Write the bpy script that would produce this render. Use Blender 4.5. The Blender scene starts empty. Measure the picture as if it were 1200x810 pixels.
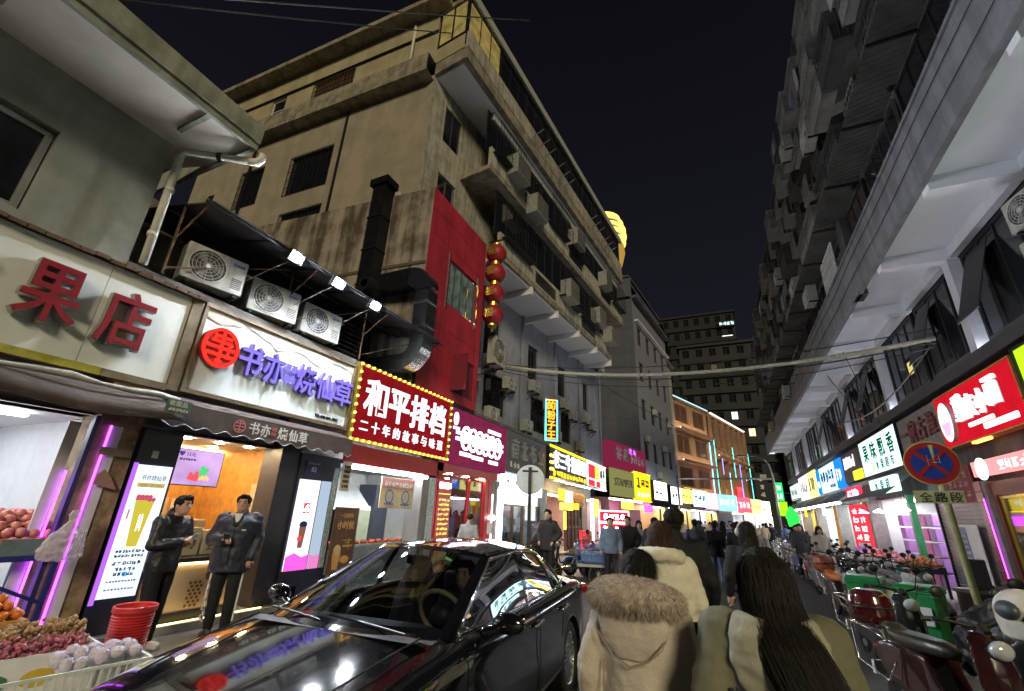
import bpy, bmesh, math, random
from mathutils import Vector, Matrix
random.seed(7)
S = bpy.context.scene
COL = S.collection
rad = math.radians

# ---------------------------------------------------------------- camera
cd = bpy.data.cameras.new('camera'); cam = bpy.data.objects.new('camera', cd); COL.objects.link(cam)
cd.sensor_width = 36.0; cd.sensor_fit = 'HORIZONTAL'; cd.lens = 15.6; cd.clip_start = 0.05; cd.clip_end = 2000
cam.matrix_world = Matrix(((0.90918, 0.11372, 0.40058, 0.0), (0.41461, -0.33656, -0.84547, 0.0),
                           (0.03867, 0.93477, -0.35315, 1.72), (0, 0, 0, 1)))
S.camera = cam
# ---------------------------------------------------------------- night sky
W = bpy.data.worlds.new('World'); S.world = W; W.use_nodes = True
wn = W.node_tree; wn.nodes.clear()
wo = wn.nodes.new('ShaderNodeOutputWorld'); wb = wn.nodes.new('ShaderNodeBackground')
wt = wn.nodes.new('ShaderNodeTexCoord'); wx = wn.nodes.new('ShaderNodeSeparateXYZ'); wr = wn.nodes.new('ShaderNodeValToRGB')
wr.color_ramp.elements[0].position = 0.0; wr.color_ramp.elements[0].color = (0.0065, 0.0065, 0.0100, 1)
wr.color_ramp.elements[1].position = 0.85; wr.color_ramp.elements[1].color = (0.0019, 0.0019, 0.0030, 1)
wn.links.new(wt.outputs['Generated'], wx.inputs[0]); wn.links.new(wx.outputs['Z'], wr.inputs[0])
wn.links.new(wr.outputs[0], wb.inputs[0]); wn.links.new(wb.outputs[0], wo.inputs[0]); wb.inputs[1].default_value = 1.0
# ---------------------------------------------------------------- faint warm light from behind the camera (town glow), far below daylight
sd = bpy.data.lights.new('sun', 'SUN'); sd.energy = 0.85; sd.angle = rad(14); sd.color = (1.0, 0.86, 0.58)
sun = bpy.data.objects.new('sun', sd); COL.objects.link(sun)
sun.rotation_euler = Vector((-0.50, 0.78, -0.38)).to_track_quat('-Z', 'Y').to_euler()
# ---------------------------------------------------------------- exposure and sampling
S.view_settings.view_transform = 'Standard'; S.view_settings.look = 'None'
S.view_settings.exposure = 1.1; S.view_settings.gamma = 1.0; S.view_settings.use_curve_mapping = False
S.render.engine = 'CYCLES'
S.cycles.use_denoising = True
S.cycles.max_bounces = 7; S.cycles.diffuse_bounces = 3; S.cycles.glossy_bounces = 4; S.cycles.transmission_bounces = 5
S.cycles.transparent_max_bounces = 12; S.cycles.sample_clamp_indirect = 4.0; S.cycles.sample_clamp_direct = 0
S.cycles.caustics_reflective = False; S.cycles.caustics_refractive = False

# ---------------------------------------------------------------- materials
MATS = {}
def mat(name, col, rough=0.6, metal=0.0, var=0.12, scale=6.0, bump=0.0, bscale=40.0, spec=0.5, coat=0.0, streak=0.0, col2=None):
    if name in MATS: return MATS[name]
    m = bpy.data.materials.new(name); m.use_nodes = True; t = m.node_tree; N = t.nodes; L = t.links
    p = N['Principled BSDF']; p.inputs['Roughness'].default_value = rough; p.inputs['Metallic'].default_value = metal
    p.inputs['Specular IOR Level'].default_value = spec
    if coat: p.inputs['Coat Weight'].default_value = coat; p.inputs['Coat Roughness'].default_value = 0.03
    tc = N.new('ShaderNodeTexCoord'); nz = N.new('ShaderNodeTexNoise'); nz.inputs['Scale'].default_value = scale
    nz.inputs['Detail'].default_value = 6; nz.inputs['Roughness'].default_value = 0.65
    L.new(tc.outputs['Object'], nz.inputs['Vector'])
    fac = nz.outputs['Fac']
    if streak:
        mp = N.new('ShaderNodeMapping'); mp.inputs['Scale'].default_value = (1, 1, 0.07); L.new(tc.outputs['Object'], mp.inputs['Vector'])
        n2 = N.new('ShaderNodeTexNoise'); n2.inputs['Scale'].default_value = scale * 2.5; n2.inputs['Detail'].default_value = 5
        L.new(mp.outputs[0], n2.inputs['Vector'])
        mx = N.new('ShaderNodeMath'); mx.operation = 'MULTIPLY_ADD'; mx.inputs[1].default_value = streak
        mu = N.new('ShaderNodeMath'); mu.operation = 'MULTIPLY'; mu.inputs[1].default_value = 1 - streak
        L.new(nz.outputs['Fac'], mu.inputs[0]); L.new(n2.outputs['Fac'], mx.inputs[0]); L.new(mu.outputs[0], mx.inputs[2]); fac = mx.outputs[0]
    r = N.new('ShaderNodeValToRGB')
    c2 = col2 or tuple(min(1, c * (1 + var)) for c in col); c1 = tuple(c * (1 - var) for c in col) if col2 is None else col
    lo_ = 0.42 if streak else 0.34
    r.color_ramp.elements[0].position = lo_; r.color_ramp.elements[1].position = 1 - lo_
    r.color_ramp.elements[0].color = (*c1, 1); r.color_ramp.elements[1].color = (*c2, 1)
    L.new(fac, r.inputs[0]); L.new(r.outputs[0], p.inputs['Base Color'])
    if bump:
        nb = N.new('ShaderNodeTexNoise'); nb.inputs['Scale'].default_value = bscale; nb.inputs['Detail'].default_value = 5
        L.new(tc.outputs['Object'], nb.inputs['Vector'])
        bp = N.new('ShaderNodeBump'); bp.inputs['Strength'].default_value = bump; bp.inputs['Distance'].default_value = 0.02
        L.new(nb.outputs['Fac'], bp.inputs['Height']); L.new(bp.outputs[0], p.inputs['Normal'])
    MATS[name] = m; return m
def emit(name, col, s, sample=True, var=0.0, scale=3.0):
    if name in MATS: return MATS[name]
    m = bpy.data.materials.new(name); m.use_nodes = True; t = m.node_tree; t.nodes.clear(); N = t.nodes
    o = N.new('ShaderNodeOutputMaterial'); e = N.new('ShaderNodeEmission'); e.inputs[0].default_value = (*col, 1); e.inputs[1].default_value = s
    if var:
        tc = N.new('ShaderNodeTexCoord'); nz = N.new('ShaderNodeTexNoise'); nz.inputs['Scale'].default_value = scale
        mr = N.new('ShaderNodeMapRange'); mr.inputs[1].default_value = .3; mr.inputs[2].default_value = .7
        mr.inputs[3].default_value = s * (1 - var); mr.inputs[4].default_value = s * (1 + var)
        t.links.new(tc.outputs['Object'], nz.inputs['Vector']); t.links.new(nz.outputs['Fac'], mr.inputs[0]); t.links.new(mr.outputs[0], e.inputs[1])
    t.links.new(e.outputs[0], o.inputs[0])
    if not sample: m.cycles.emission_sampling = 'NONE'
    MATS[name] = m; return m
def glassm(name, tint=(0.8, 0.85, 0.85), f0=0.08, rough=0.02):
    if name in MATS: return MATS[name]
    m = bpy.data.materials.new(name); m.use_nodes = True; t = m.node_tree; t.nodes.clear(); N = t.nodes
    o = N.new('ShaderNodeOutputMaterial'); a = N.new('ShaderNodeBsdfTransparent'); a.inputs[0].default_value = (*tint, 1)
    g = N.new('ShaderNodeBsdfGlossy'); g.inputs['Roughness'].default_value = rough; g.inputs['Color'].default_value = (.95, .95, 1, 1)
    lw = N.new('ShaderNodeLayerWeight'); lw.inputs[0].default_value = 0.35
    mr = N.new('ShaderNodeMapRange'); mr.inputs[3].default_value = f0; mr.inputs[4].default_value = 0.85
    mx = N.new('ShaderNodeMixShader'); t.links.new(lw.outputs['Fresnel'], mr.inputs[0]); t.links.new(mr.outputs[0], mx.inputs[0])
    t.links.new(a.outputs[0], mx.inputs[1]); t.links.new(g.outputs[0], mx.inputs[2]); t.links.new(mx.outputs[0], o.inputs[0])
    MATS[name] = m; return m

def filmm(name, col, alpha=0.5, rough=0.3):
    m = mat(name, col, rough, var=.08, bump=.5, bscale=22); m = m.copy(); t = m.node_tree; N = t.nodes
    o = N['Material Output']; a = N.new('ShaderNodeBsdfTransparent'); mx = N.new('ShaderNodeMixShader'); mx.inputs[0].default_value = alpha
    t.links.new(a.outputs[0], mx.inputs[1]); t.links.new(N['Principled BSDF'].outputs[0], mx.inputs[2]); t.links.new(mx.outputs[0], o.inputs[0]); return m

# ---------------------------------------------------------------- mesh builder
class MB:
    def __init__(s): s.v = []; s.f = []
    def add(s, vs, fs):
        b = len(s.v); s.v += [tuple(p) for p in vs]; s.f += [tuple(i + b for i in q) for q in fs]; return s
    def box(s, x0, x1, y0, y1, z0, z1):
        return s.add([(x, y, z) for z in (z0, z1) for y in (y0, y1) for x in (x0, x1)],
                     [(0, 2, 3, 1), (4, 5, 7, 6), (0, 1, 5, 4), (2, 6, 7, 3), (0, 4, 6, 2), (1, 3, 7, 5)])
    def obox(s, c, size, M=None):
        M = M or Matrix.Identity(3); c = Vector(c); h = [q / 2 for q in size]
        return s.add([c + M @ Vector((x * h[0], y * h[1], z * h[2])) for z in (-1, 1) for y in (-1, 1) for x in (-1, 1)],
                     [(0, 2, 3, 1), (4, 5, 7, 6), (0, 1, 5, 4), (2, 6, 7, 3), (0, 4, 6, 2), (1, 3, 7, 5)])
    def quad(s, a, b, c, d): return s.add([a, b, c, d], [(0, 1, 2, 3)])
    def prism(s, poly, y0, y1):          # polygon in x,z extruded along y
        n = len(poly)
        return s.add([(x, y0, z) for x, z in poly] + [(x, y1, z) for x, z in poly],
                     [tuple(range(n)), tuple(range(2 * n - 1, n - 1, -1))] + [(i, n + i, n + (i + 1) % n, (i + 1) % n) for i in range(n)])
    def slab(s, poly, z0, z1):           # polygon in x,y extruded along z
        n = len(poly)
        return s.add([(x, y, z0) for x, y in poly] + [(x, y, z1) for x, y in poly],
                     [tuple(range(n - 1, -1, -1)), tuple(range(n, 2 * n))] + [(i, (i + 1) % n, n + (i + 1) % n, n + i) for i in range(n)])
    def tube(s, pts, r, n=8, cap=True, sx=1.0):
        pts = [Vector(p) for p in pts]; k = len(pts); rr = r if isinstance(r, (list, tuple)) else [r] * k
        rings = []; up = None
        for i, p in enumerate(pts):
            d = (pts[min(i + 1, k - 1)] - pts[max(i - 1, 0)])
            d = d.normalized() if d.length > 1e-9 else Vector((0, 0, 1))
            if up is None: up = Vector((0, 0, 1)) if abs(d.z) < 0.9 else Vector((0, 1, 0))
            a = d.cross(up); a = a.normalized() if a.length > 1e-6 else Vector((1, 0, 0)); b = a.cross(d).normalized(); up = b
            rings.append([p + (a * math.cos(2 * math.pi * j / n) * sx + b * math.sin(2 * math.pi * j / n)) * rr[i] for j in range(n)])
        vs = [q for g in rings for q in g]
        fs = [(i * n + j, i * n + (j + 1) % n, (i + 1) * n + (j + 1) % n, (i + 1) * n + j) for i in range(k - 1) for j in range(n)]
        if cap: fs += [tuple(range(n - 1, -1, -1)), tuple((k - 1) * n + j for j in range(n))]
        return s.add(vs, fs)
    def loft(s, rings, cap=True):        # list of equal-length point lists
        n = len(rings[0]); k = len(rings)
        fs = [(i * n + j, i * n + (j + 1) % n, (i + 1) * n + (j + 1) % n, (i + 1) * n + j) for i in range(k - 1) for j in range(n)]
        if cap: fs += [tuple(range(n - 1, -1, -1)), tuple((k - 1) * n + j for j in range(n))]
        return s.add([q for g in rings for q in g], fs)
    def ell(s, sects, n=14):             # stacked ellipses (cx,cy,cz,rx,ry)
        return s.loft([[(cx + rx * math.cos(2 * math.pi * j / n), cy + ry * math.sin(2 * math.pi * j / n), cz) for j in range(n)] for cx, cy, cz, rx, ry in sects])
    def lathe(s, prof, c=(0, 0, 0), n=16, axis='z'):
        rings = []
        for r, h in prof:
            g = []
            for j in range(n):
                a = 2 * math.pi * j / n; u, v = r * math.cos(a), r * math.sin(a)
                p = {'z': (u, v, h), 'y': (v, h, u), 'x': (h, u, v)}[axis]
                g.append((p[0] + c[0], p[1] + c[1], p[2] + c[2]))
            rings.append(g)
        return s.loft(rings)
    def ball(s, c, r, n=10, m=7, M=None):
        rx, ry, rz = r if isinstance(r, (list, tuple)) else (r, r, r)
        vs = []; fs = []
        for i in range(1, m):
            t = math.pi * i / m
            for j in range(n):
                a = 2 * math.pi * j / n; vs.append(Vector((rx * math.sin(t) * math.cos(a), ry * math.sin(t) * math.sin(a), rz * math.cos(t))))
        vs += [Vector((0, 0, rz)), Vector((0, 0, -rz))]
        T_, B_ = len(vs) - 2, len(vs) - 1
        for i in range(m - 2):
            for j in range(n): fs.append((i * n + j, (i + 1) * n + j, (i + 1) * n + (j + 1) % n, i * n + (j + 1) % n))
        for j in range(n): fs.append((T_, j, (j + 1) % n)); fs.append((B_, (m - 2) * n + (j + 1) % n, (m - 2) * n + j))
        c = Vector(c)
        return s.add([c + (M @ p if M else p) for p in vs], fs)
    def limb(s, pts, rs, n=10):
        for i in range(len(pts) - 1): s.tube([pts[i], pts[i + 1]], [rs[i], rs[i + 1]], n)
        for p, r in zip(pts, rs): s.ball(p, r * 1.0, n, 6)
        return s
    def disc(s, c, r, y=0, n=24, r2=None):   # disc in x,z
        return s.add([(c[0] + r * math.cos(2 * math.pi * j / n), y, c[1] + (r2 or r) * math.sin(2 * math.pi * j / n)) for j in range(n)], [tuple(range(n))])
    def holed(s, x0, x1, z0, z1, holes, y=0.0, depth=0.2):   # wall sheet in x,z facing -y with reveals
        xs = sorted({x0, x1} | {min(max(h[i], x0), x1) for h in holes for i in (0, 1)})
        zs = sorted({z0, z1} | {min(max(h[i], z0), z1) for h in holes for i in (2, 3)})
        for i in range(len(xs) - 1):
            for j in range(len(zs) - 1):
                cx, cz = (xs[i] + xs[i + 1]) / 2, (zs[j] + zs[j + 1]) / 2
                if not any(h[0] < cx < h[1] and h[2] < cz < h[3] for h in holes):
                    s.quad((xs[i], y, zs[j]), (xs[i + 1], y, zs[j]), (xs[i + 1], y, zs[j + 1]), (xs[i], y, zs[j + 1]))
        for a, b, c, d in holes:
            e = y + depth
            s.quad((a, y, c), (a, e, c), (b, e, c), (b, y, c)); s.quad((a, y, d), (b, y, d), (b, e, d), (a, e, d))
            s.quad((a, y, c), (a, y, d), (a, e, d), (a, e, c)); s.quad((b, y, c), (b, e, c), (b, e, d), (b, y, d))
        return s
    def mesh(s, name='mesh', smooth=False):
        me = bpy.data.meshes.new(name); me.from_pydata([tuple(p) for p in s.v], [], s.f)
        if smooth: me.polygons.foreach_set('use_smooth', [True] * len(me.polygons))
        me.update(); return me
    def build(s, name, m, parent=None, smooth=False, loc=None, rz=0, bevel=0.0, fix=False):
        me = s.mesh(name, smooth)
        if fix or bevel:
            b = bmesh.new(); b.from_mesh(me); bmesh.ops.recalc_face_normals(b, faces=b.faces)
            if bevel:
                es = [e for e in b.edges if len(e.link_faces) == 2 and e.calc_face_angle(0) > 0.6]
                bmesh.ops.bevel(b, geom=es, offset=bevel, segments=2, affect='EDGES', profile=0.5, clamp_overlap=True)
            b.to_mesh(me); b.free()
        return obj(name, me, m, parent, loc, rz)
def obj(name, me, m=None, parent=None, loc=None, rz=0):
    o = bpy.data.objects.new(name, me); COL.objects.link(o)
    if m is not None:
        if len(me.materials) == 0: me.materials.append(m)
        elif me.materials[0] is not m: o.material_slots[0].link = 'OBJECT'; o.material_slots[0].material = m
    if parent is not None: o.parent = parent
    if loc is not None: o.location = loc
    if rz: o.rotation_euler = (0, 0, rz)
    return o
def tag(o, label=None, cat=None, group=None, kind=None):
    if label: o['label'] = label
    if cat: o['category'] = cat
    if group: o['group'] = group
    if kind: o['kind'] = kind
    return o
def thing(name, label, cat, loc=(0, 0, 0), rz=0.0, group=None):
    o = bpy.data.objects.new(name, None); COL.objects.link(o); o.empty_display_size = 0.2
    o.location = loc; o.rotation_euler = (0, 0, rz); return tag(o, label, cat, group)
def structure(o): o['kind'] = 'structure'; return o
def dup(root, loc=None, rz=None, label=None, scale=None, mats=None):
    def cp(o, par):
        c = o.copy(); COL.objects.link(c)
        if par is not None: c.parent = par
        if mats and o.type == 'MESH' and o.name.split('.')[0] in mats:
            c.material_slots[0].link = 'OBJECT'; c.material_slots[0].material = mats[o.name.split('.')[0]]
        for ch in kids.get(o, ()): cp(ch, c)
        return c
    kids = {}
    def walk(o):
        kids[o] = list(o.children)
        for ch in kids[o]: walk(ch)
    walk(root); r = cp(root, None)
    if loc is not None: r.location = loc
    if rz is not None: r.rotation_euler = (0, 0, rz)
    if scale is not None: r.scale = (scale,) * 3 if not isinstance(scale, tuple) else scale
    if label: r['label'] = label
    return r
# ---------------------------------------------------------------- lettering (built-in font)
_tc = {}
TS = bpy.data.scenes.new('workbench'); TV = TS.view_layers[0]     # small side scene so that evaluating one mesh stays quick; removed at the end
def evaluated(o):
    TS.collection.objects.link(o); TV.update(); dg = TV.depsgraph; dg.update()
    me = bpy.data.meshes.new_from_object(o.evaluated_get(dg)); TS.collection.objects.unlink(o); return me
def text_mesh(body, depth, bold):
    k = (body, round(depth, 4), bold)
    if k in _tc: return _tc[k]
    c = bpy.data.curves.new('lettering', 'FONT'); c.body = body; c.size = 1.0; c.extrude = depth; c.offset = bold; c.resolution_u = 2
    o = bpy.data.objects.new('lettering', c); me = evaluated(o)
    bpy.data.objects.remove(o); bpy.data.curves.remove(c)
    for v in me.vertices: v.co = (v.co.x, -v.co.z, v.co.y + 0.1)
    me.materials.clear()
    xs = [v.co.x for v in me.vertices] or [0, 1]
    _tc[k] = (me, min(xs), max(xs)); return _tc[k]
def text(parent, body, x, z, h, m, y=0.0, depth=0.01, bold=0.012, name='lettering', w=None, each=False, step=None, sx=1.0, rot=0.0, vertical=False):
    """x,z lower-left corner in the parent's front plane (front looks to -y); h = height of one character cell"""
    out = []
    if each:
        for i, ch in enumerate(body):
            st = (step if step is not None else h * sx)
            out += text(parent, ch, x if vertical else x + i * st, z - i * st if vertical else z, h, m, y, depth, bold, name, None, False, None, sx, rot)
        return out
    me, a, b = text_mesh(body, depth / h, bold * (.5 if ord(body[0]) > 255 else 1))
    s = (w / (b - a)) / h if w else sx
    if me.materials and me.materials[0] is not m: me = me.copy(); me.materials.clear()
    o = obj(name, me, m, parent, (x - (a * s * h if w else 0), y, z)); o.scale = (h * s, h, h)
    if rot: o.rotation_euler = (0, rot, 0)
    return [o]
def remesh(mb, voxel, name='body', smooth=4, disp=0.0, dscale=0.12):
    o = bpy.data.objects.new('tmp', mb.mesh('tmp'))
    m = o.modifiers.new('r', 'REMESH'); m.mode = 'VOXEL'; m.voxel_size = voxel; m.use_smooth_shade = True
    if smooth: q = o.modifiers.new('s', 'SMOOTH'); q.factor = 0.5; q.iterations = smooth
    if disp:
        tx = bpy.data.textures.new('folds', 'CLOUDS'); tx.noise_scale = dscale; tx.noise_depth = 2
        d = o.modifiers.new('d', 'DISPLACE'); d.texture = tx; d.strength = disp; d.mid_level = 0.5; d.texture_coords = 'LOCAL'
    me = evaluated(o); me.name = name
    bpy.data.objects.remove(o); me.polygons.foreach_set('use_smooth', [True] * len(me.polygons)); return me
ORD = ['first', 'second', 'third', 'fourth', 'fifth', 'sixth', 'seventh', 'eighth', 'ninth', 'tenth', 'eleventh', 'twelfth']

# shared materials
ASPH = mat('asphalt', (0.075, 0.075, 0.078), 0.5, var=0.35, scale=3, bump=0.5, bscale=120)
PAVE = mat('paving', (0.30, 0.29, 0.28), 0.6, var=0.25, scale=4, bump=0.3)
STEEL = mat('steel', (0.55, 0.56, 0.58), 0.28, 1.0, var=0.15)
DKMET = mat('dark_metal', (0.03, 0.03, 0.034), 0.45, 0.6)
BLACK = mat('black_plastic', (0.015, 0.015, 0.017), 0.45)
WHITEP = mat('white_paint', (0.72, 0.72, 0.70), 0.55, var=0.06)
CREAM = mat('cream_plastic', (0.62, 0.60, 0.54), 0.5, var=0.1, streak=.4)
DARKIN = mat('dark_interior', (0.012, 0.012, 0.014), 0.9)
GLASS = glassm('window_glass'); DGLASS = glassm('dark_glass', (0.25, 0.27, 0.3), 0.10)
PANE = mat('night_pane', (0.010, 0.011, 0.014), 0.06, spec=0.8, var=0.3, scale=1.5)
RUST = mat('rusty_steel', (0.13, 0.07, 0.04), 0.7, 0.3, var=0.4)
CABLE = mat('cable_rubber', (0.02, 0.02, 0.02), 0.6)
LAMPW = emit('lamp_white', (1.0, 0.95, 0.86), 20)
LAMPC = emit('lamp_cool', (0.86, 0.93, 1.0), 14)
LAMPY = emit('lamp_warm', (1.0, 0.72, 0.36), 14)
def window(parent, x, z, w, h, nx=2, nz=1, fm=None, pm=None, y=0.0, d=0.06, t=0.05, name='window'):
    """framed window with each pane its own sub-part; front plane at y, panes recessed"""
    b = MB(); fm = fm or STEEL
    b.box(x, x + t, y, y + d, z, z + h); b.box(x + w - t, x + w, y, y + d, z, z + h)
    b.box(x + t, x + w - t, y, y + d, z, z + t); b.box(x + t, x + w - t, y, y + d, z + h - t, z + h)
    iw, ih = (w - 2 * t) / nx, (h - 2 * t) / nz
    for i in range(1, nx): b.box(x + t + i * iw - t / 3, x + t + i * iw + t / 3, y + .008, y + d - .004, z + t, z + h - t)
    for j in range(1, nz): b.box(x + t, x + w - t, y + .012, y + d - .008, z + t + j * ih - t / 3, z + t + j * ih + t / 3)
    f = b.build(name, fm, parent)
    for i in range(nx):
        for j in range(nz):
            q = MB().box(x + t + i * iw + .002, x + t + (i + 1) * iw - .002, y + d * .55, y + d * .55 + .006, z + t + j * ih + .002, z + t + (j + 1) * ih - .002)
            q.build('pane', pm or PANE, f)
    return f
def grille(parent, x, z, w, h, y=-0.1, n=10, m=None, rows=4, name='security_grille', r=.008):
    b = MB()
    for i in range(n + 1): xx = x + w * i / n; b.box(xx - r, xx + r, y - r, y + r, z, z + h)
    for j in range(rows + 1): zz = z + h * j / rows; b.box(x - r, x + w + r, y - r - .002, y + r + .002, zz - r, zz + r)
    return b.build(name, m or DKMET, parent)
# ================================================================ setting
structure(MB().quad((-300, -200, 0), (300, -200, 0), (300, 400, 0), (-300, 400, 0)).build('ground', ASPH))
LFS = rad(90); RFS = rad(-90)     # a thing turned so that its front looks onto the street from the left / right side
pl = MB(); pl.box(-14, -7.12, -4, 31, 0, .10); structure(pl.build('pavement_left', PAVE))
pr = MB(); pr.box(4.15, 9, -4, 46, 0, .12); structure(pr.build('pavement_right', PAVE))
kb = MB()
for i in range(40): kb.box(4.02, 4.15, -3 + i * 1.2, -3 + i * 1.2 + 1.19, 0, .13)
structure(kb.build('kerb', mat('kerb_stone', (.24, .23, .22), .7, var=.25)))
LINE = mat('road_paint', (.42, .42, .40), .6, var=.35, scale=9)
structure(MB().quad((-1.62, 4.4, .004), (-1.50, 4.4, .004), (-1.50, 9.4, .004), (-1.62, 9.4, .004)).build('road_marking', LINE))
def manhole(x, y, label):
    o = MB().lathe([(0, 0.004), (.34, .004), (.34, .008), (.30, .010), (.30, .006), (0, .006)], (x, y, 0), 20).build('manhole_cover', mat('cast_iron', (.05, .05, .05), .5, .7)); tag(o, label, 'manhole')
manhole(-.35, 9.2, 'round iron manhole cover in the middle of the street')
lt = MB().obox((-.72, 12.6, .012), (.22, .13, .006), Matrix.Rotation(.4, 3, 'Z')).build('litter', WHITEP); tag(lt, 'flat white scrap of paper lying on the asphalt', 'litter')

def strokes(parent, x, z, w, h, m, seed, y=-.012, n=9, t=.10, d=.012, name='lettering'):
    """blurred unreadable sign writing: a cluster of bars filling one character cell"""
    r = random.Random(seed); b = MB(); tt = t * h
    for i in range(n):
        if r.random() < .55:
            zz = z + r.uniform(.05, .9) * h; a = r.uniform(0, .35) * w; e = r.uniform(.6, 1) * w
            b.box(x + a, x + e, y - d - i * .0006, y, zz - tt / 2, zz + tt / 2)
        else:
            xx = x + r.uniform(.08, .92) * w; a = r.uniform(0, .3) * h; e = r.uniform(.65, 1) * h
            b.box(xx - tt / 2, xx + tt / 2, y - d - i * .0006, y, z + a, z + e)
    return b.build(name, m, parent)
def strow(parent, x, z, w, h, m, n, seed, y=-.012, gap=.12, t=.11, k=8):
    c = w / n
    b = MB()
    for i in range(n):
        s_ = strokes(parent, x + i * c + c * gap / 2, z, c * (1 - gap), h, m, seed + i, y, k, t)
def ring(parent, x, z, r, w, m, y=-.02, d=.03, n=28, name='ring', r2=None):
    b = MB(); vs = []
    for rr in (r - w, r):
        for yy in (y - d, y):
            for j in range(n):
                a = 2 * math.pi * j / n; vs.append((x + rr * math.cos(a), yy, z + (rr + ((r2 or r) - r)) * math.sin(a)))
    fs = []
    for j in range(n):
        k = (j + 1) % n
        fs += [(j, k, 2 * n + k, 2 * n + j), (j, n + j, n + k, k), (2 * n + j, 2 * n + k, 3 * n + k, 3 * n + j)]
    b.add(vs, fs); return b.build(name, m, parent)
def disc3(parent, x, z, r, m, y=-.02, d=.03, n=28, name='disc', r2=None):
    return MB().prism([(x + r * math.cos(2 * math.pi * j / n), z + (r2 or r) * math.sin(2 * math.pi * j / n)) for j in range(n)], y - d, y).build(name, m, parent)
def plate(parent, name, m, x0, x1, z0, z1, y0=0.0, y1=.03, bevel=0): return MB().box(x0, x1, y0, y1, z0, z1).build(name, m, parent, bevel=bevel)
def framed(parent, x0, x1, z0, z1, fm, t=.05, y0=-.03, y1=.06, name='frame'):
    b = MB(); b.box(x0, x0 + t, y0, y1, z0, z1); b.box(x1 - t, x1, y0, y1, z0, z1)
    b.box(x0 + t, x1 - t, y0, y1, z0, z0 + t); b.box(x0 + t, x1 - t, y0, y1, z1 - t, z1); return b.build(name, fm, parent)
def bulbs(parent, x0, x1, z0, z1, m, step=.2, r=.035, y=-.05, sides='tblr'):
    me = MB().ball((0, 0, 0), r, 8, 5).mesh('bulb', True); pts = []
    nx = max(1, round((x1 - x0) / step)); nz = max(1, round((z1 - z0) / step))
    for i in range(nx + 1):
        if 't' in sides: pts.append((x0 + (x1 - x0) * i / nx, z1))
        if 'b' in sides: pts.append((x0 + (x1 - x0) * i / nx, z0))
    for j in range(1, nz):
        if 'l' in sides: pts.append((x0, z0 + (z1 - z0) * j / nz))
        if 'r' in sides: pts.append((x1, z0 + (z1 - z0) * j / nz))
    for p in pts: obj('bulb', me, m, parent, (p[0], y, p[1]))
def room(parent, x0, x1, d, h, wall, floor, ceil, y0=.3, back=None):
    z0 = .105
    MB().quad((x0, y0, z0), (x0, d, z0), (x0, d, h), (x0, y0, h)).build('wall', wall, parent)
    MB().quad((x1, y0, z0), (x1, y0, h), (x1, d, h), (x1, d, z0)).build('wall', wall, parent)
    MB().quad((x0, d, z0), (x1, d, z0), (x1, d, h), (x0, d, h)).build('wall', back or wall, parent)
    MB().quad((x0, y0, z0), (x1, y0, z0), (x1, d, z0), (x0, d, z0)).build('floor', floor, parent)
    MB().quad((x0, y0, h), (x0, d, h), (x1, d, h), (x1, y0, h)).build('ceiling', ceil, parent)
def lamp_panel(parent, x0, x1, y0, y1, z, m): return MB().box(x0, x1, y0, y1, z - .04, z - .005).build('ceiling_lamp', m, parent)
def downlights(parent, pts, z, m, r=.06):
    me = MB().lathe([(0, -.012), (r, -.012), (r * 1.2, 0), (0, 0)], (0, 0, 0), 12).mesh('downlight')
    for x, y in pts: obj('downlight', me, m, parent, (x, y, z))
# ================================================================ left side: the corner building with the deep eave
GW = mat('grey_green_render', (.24, .25, .22), .8, var=.16, scale=1.2, bump=.15, streak=.3)
SOFW = mat('soffit_paint', (.74, .68, .58), .7, var=.1, scale=2)
EAVE = mat('eave_concrete', (.26, .27, .22), .8, var=.25, scale=3, streak=.4)
g = thing('grey_building', 'grey green rendered building with deep eave at the top left corner', 'building', (-7.45, 2.7, 0), LFS)
MB().holed(-8, 0, 4.6, 7.04, [(-2.4, -1.16, 4.95, 6.2)], 0, .16).build('wall', GW, g)
MB().quad((0, 0, 4.6), (0, 2.2, 4.6), (0, 2.2, 7.04), (0, 0, 7.04)).build('wall', GW, g)
MB().holed(-8, -.0, 4.2, 4.6, [], .0, .1).build('wall', GW, g)
window(g, -2.38, 4.97, 1.2, 1.2, 2, 1, mat('aluminium_frame', (.5, .5, .5), .4, .7, streak=.5), PANE, .10, .07, .07)
e = MB(); e.slab([(-8, 0.05), (-8, -1.2), (.5, -1.2), (.5, 0.0), (.0, 1.6), (0, .05)], 7.045, 7.10); e.build('soffit', SOFW, g)
MB().box(-8, .56, -1.26, -1.2, 6.98, 7.10).build('eave_beam', EAVE, g)
MB().prism([(-8, 7.10), (.56, 7.10), (.56, 7.36), (.5, 7.42), (-8, 7.62)], -1.30, -1.18).build('fascia', EAVE, g)
MB().box(.5, .56, -1.2, 1.6, 6.98, 7.36).build('eave_beam', EAVE, g)
for x in (-2.2, -.2): MB().box(x, x + .07, -1.2, -.45, 7.0, 7.042).build('eave_bracket', EAVE, g)
dp = thing('drain_pipe', 'cream plastic drain pipe bent from the eave down the building corner', 'pipe', (-7.45, 2.7, 0), LFS)
b = MB(); b.tube([(.08, -.25, 4.85), (.05, -.22, 6.75), (.07, -.30, 6.86), (.55, -1.0, 6.86), (.62, -1.10, 6.86)], .055, 12); b.build('pipe', CREAM, dp, True)
for z in (5.3, 6.1): MB().tube([(.066, -.236, z), (.066, -.236, z + .07)], .065, 12).build('pipe_collar', CREAM, dp, True)
MB().tube([(.60, -1.07, 6.86), (.67, -1.17, 6.86), (.69, -1.2, 6.92), (.69, -1.2, 7.02)], .066, 12).build('elbow', CREAM, dp, True)
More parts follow.
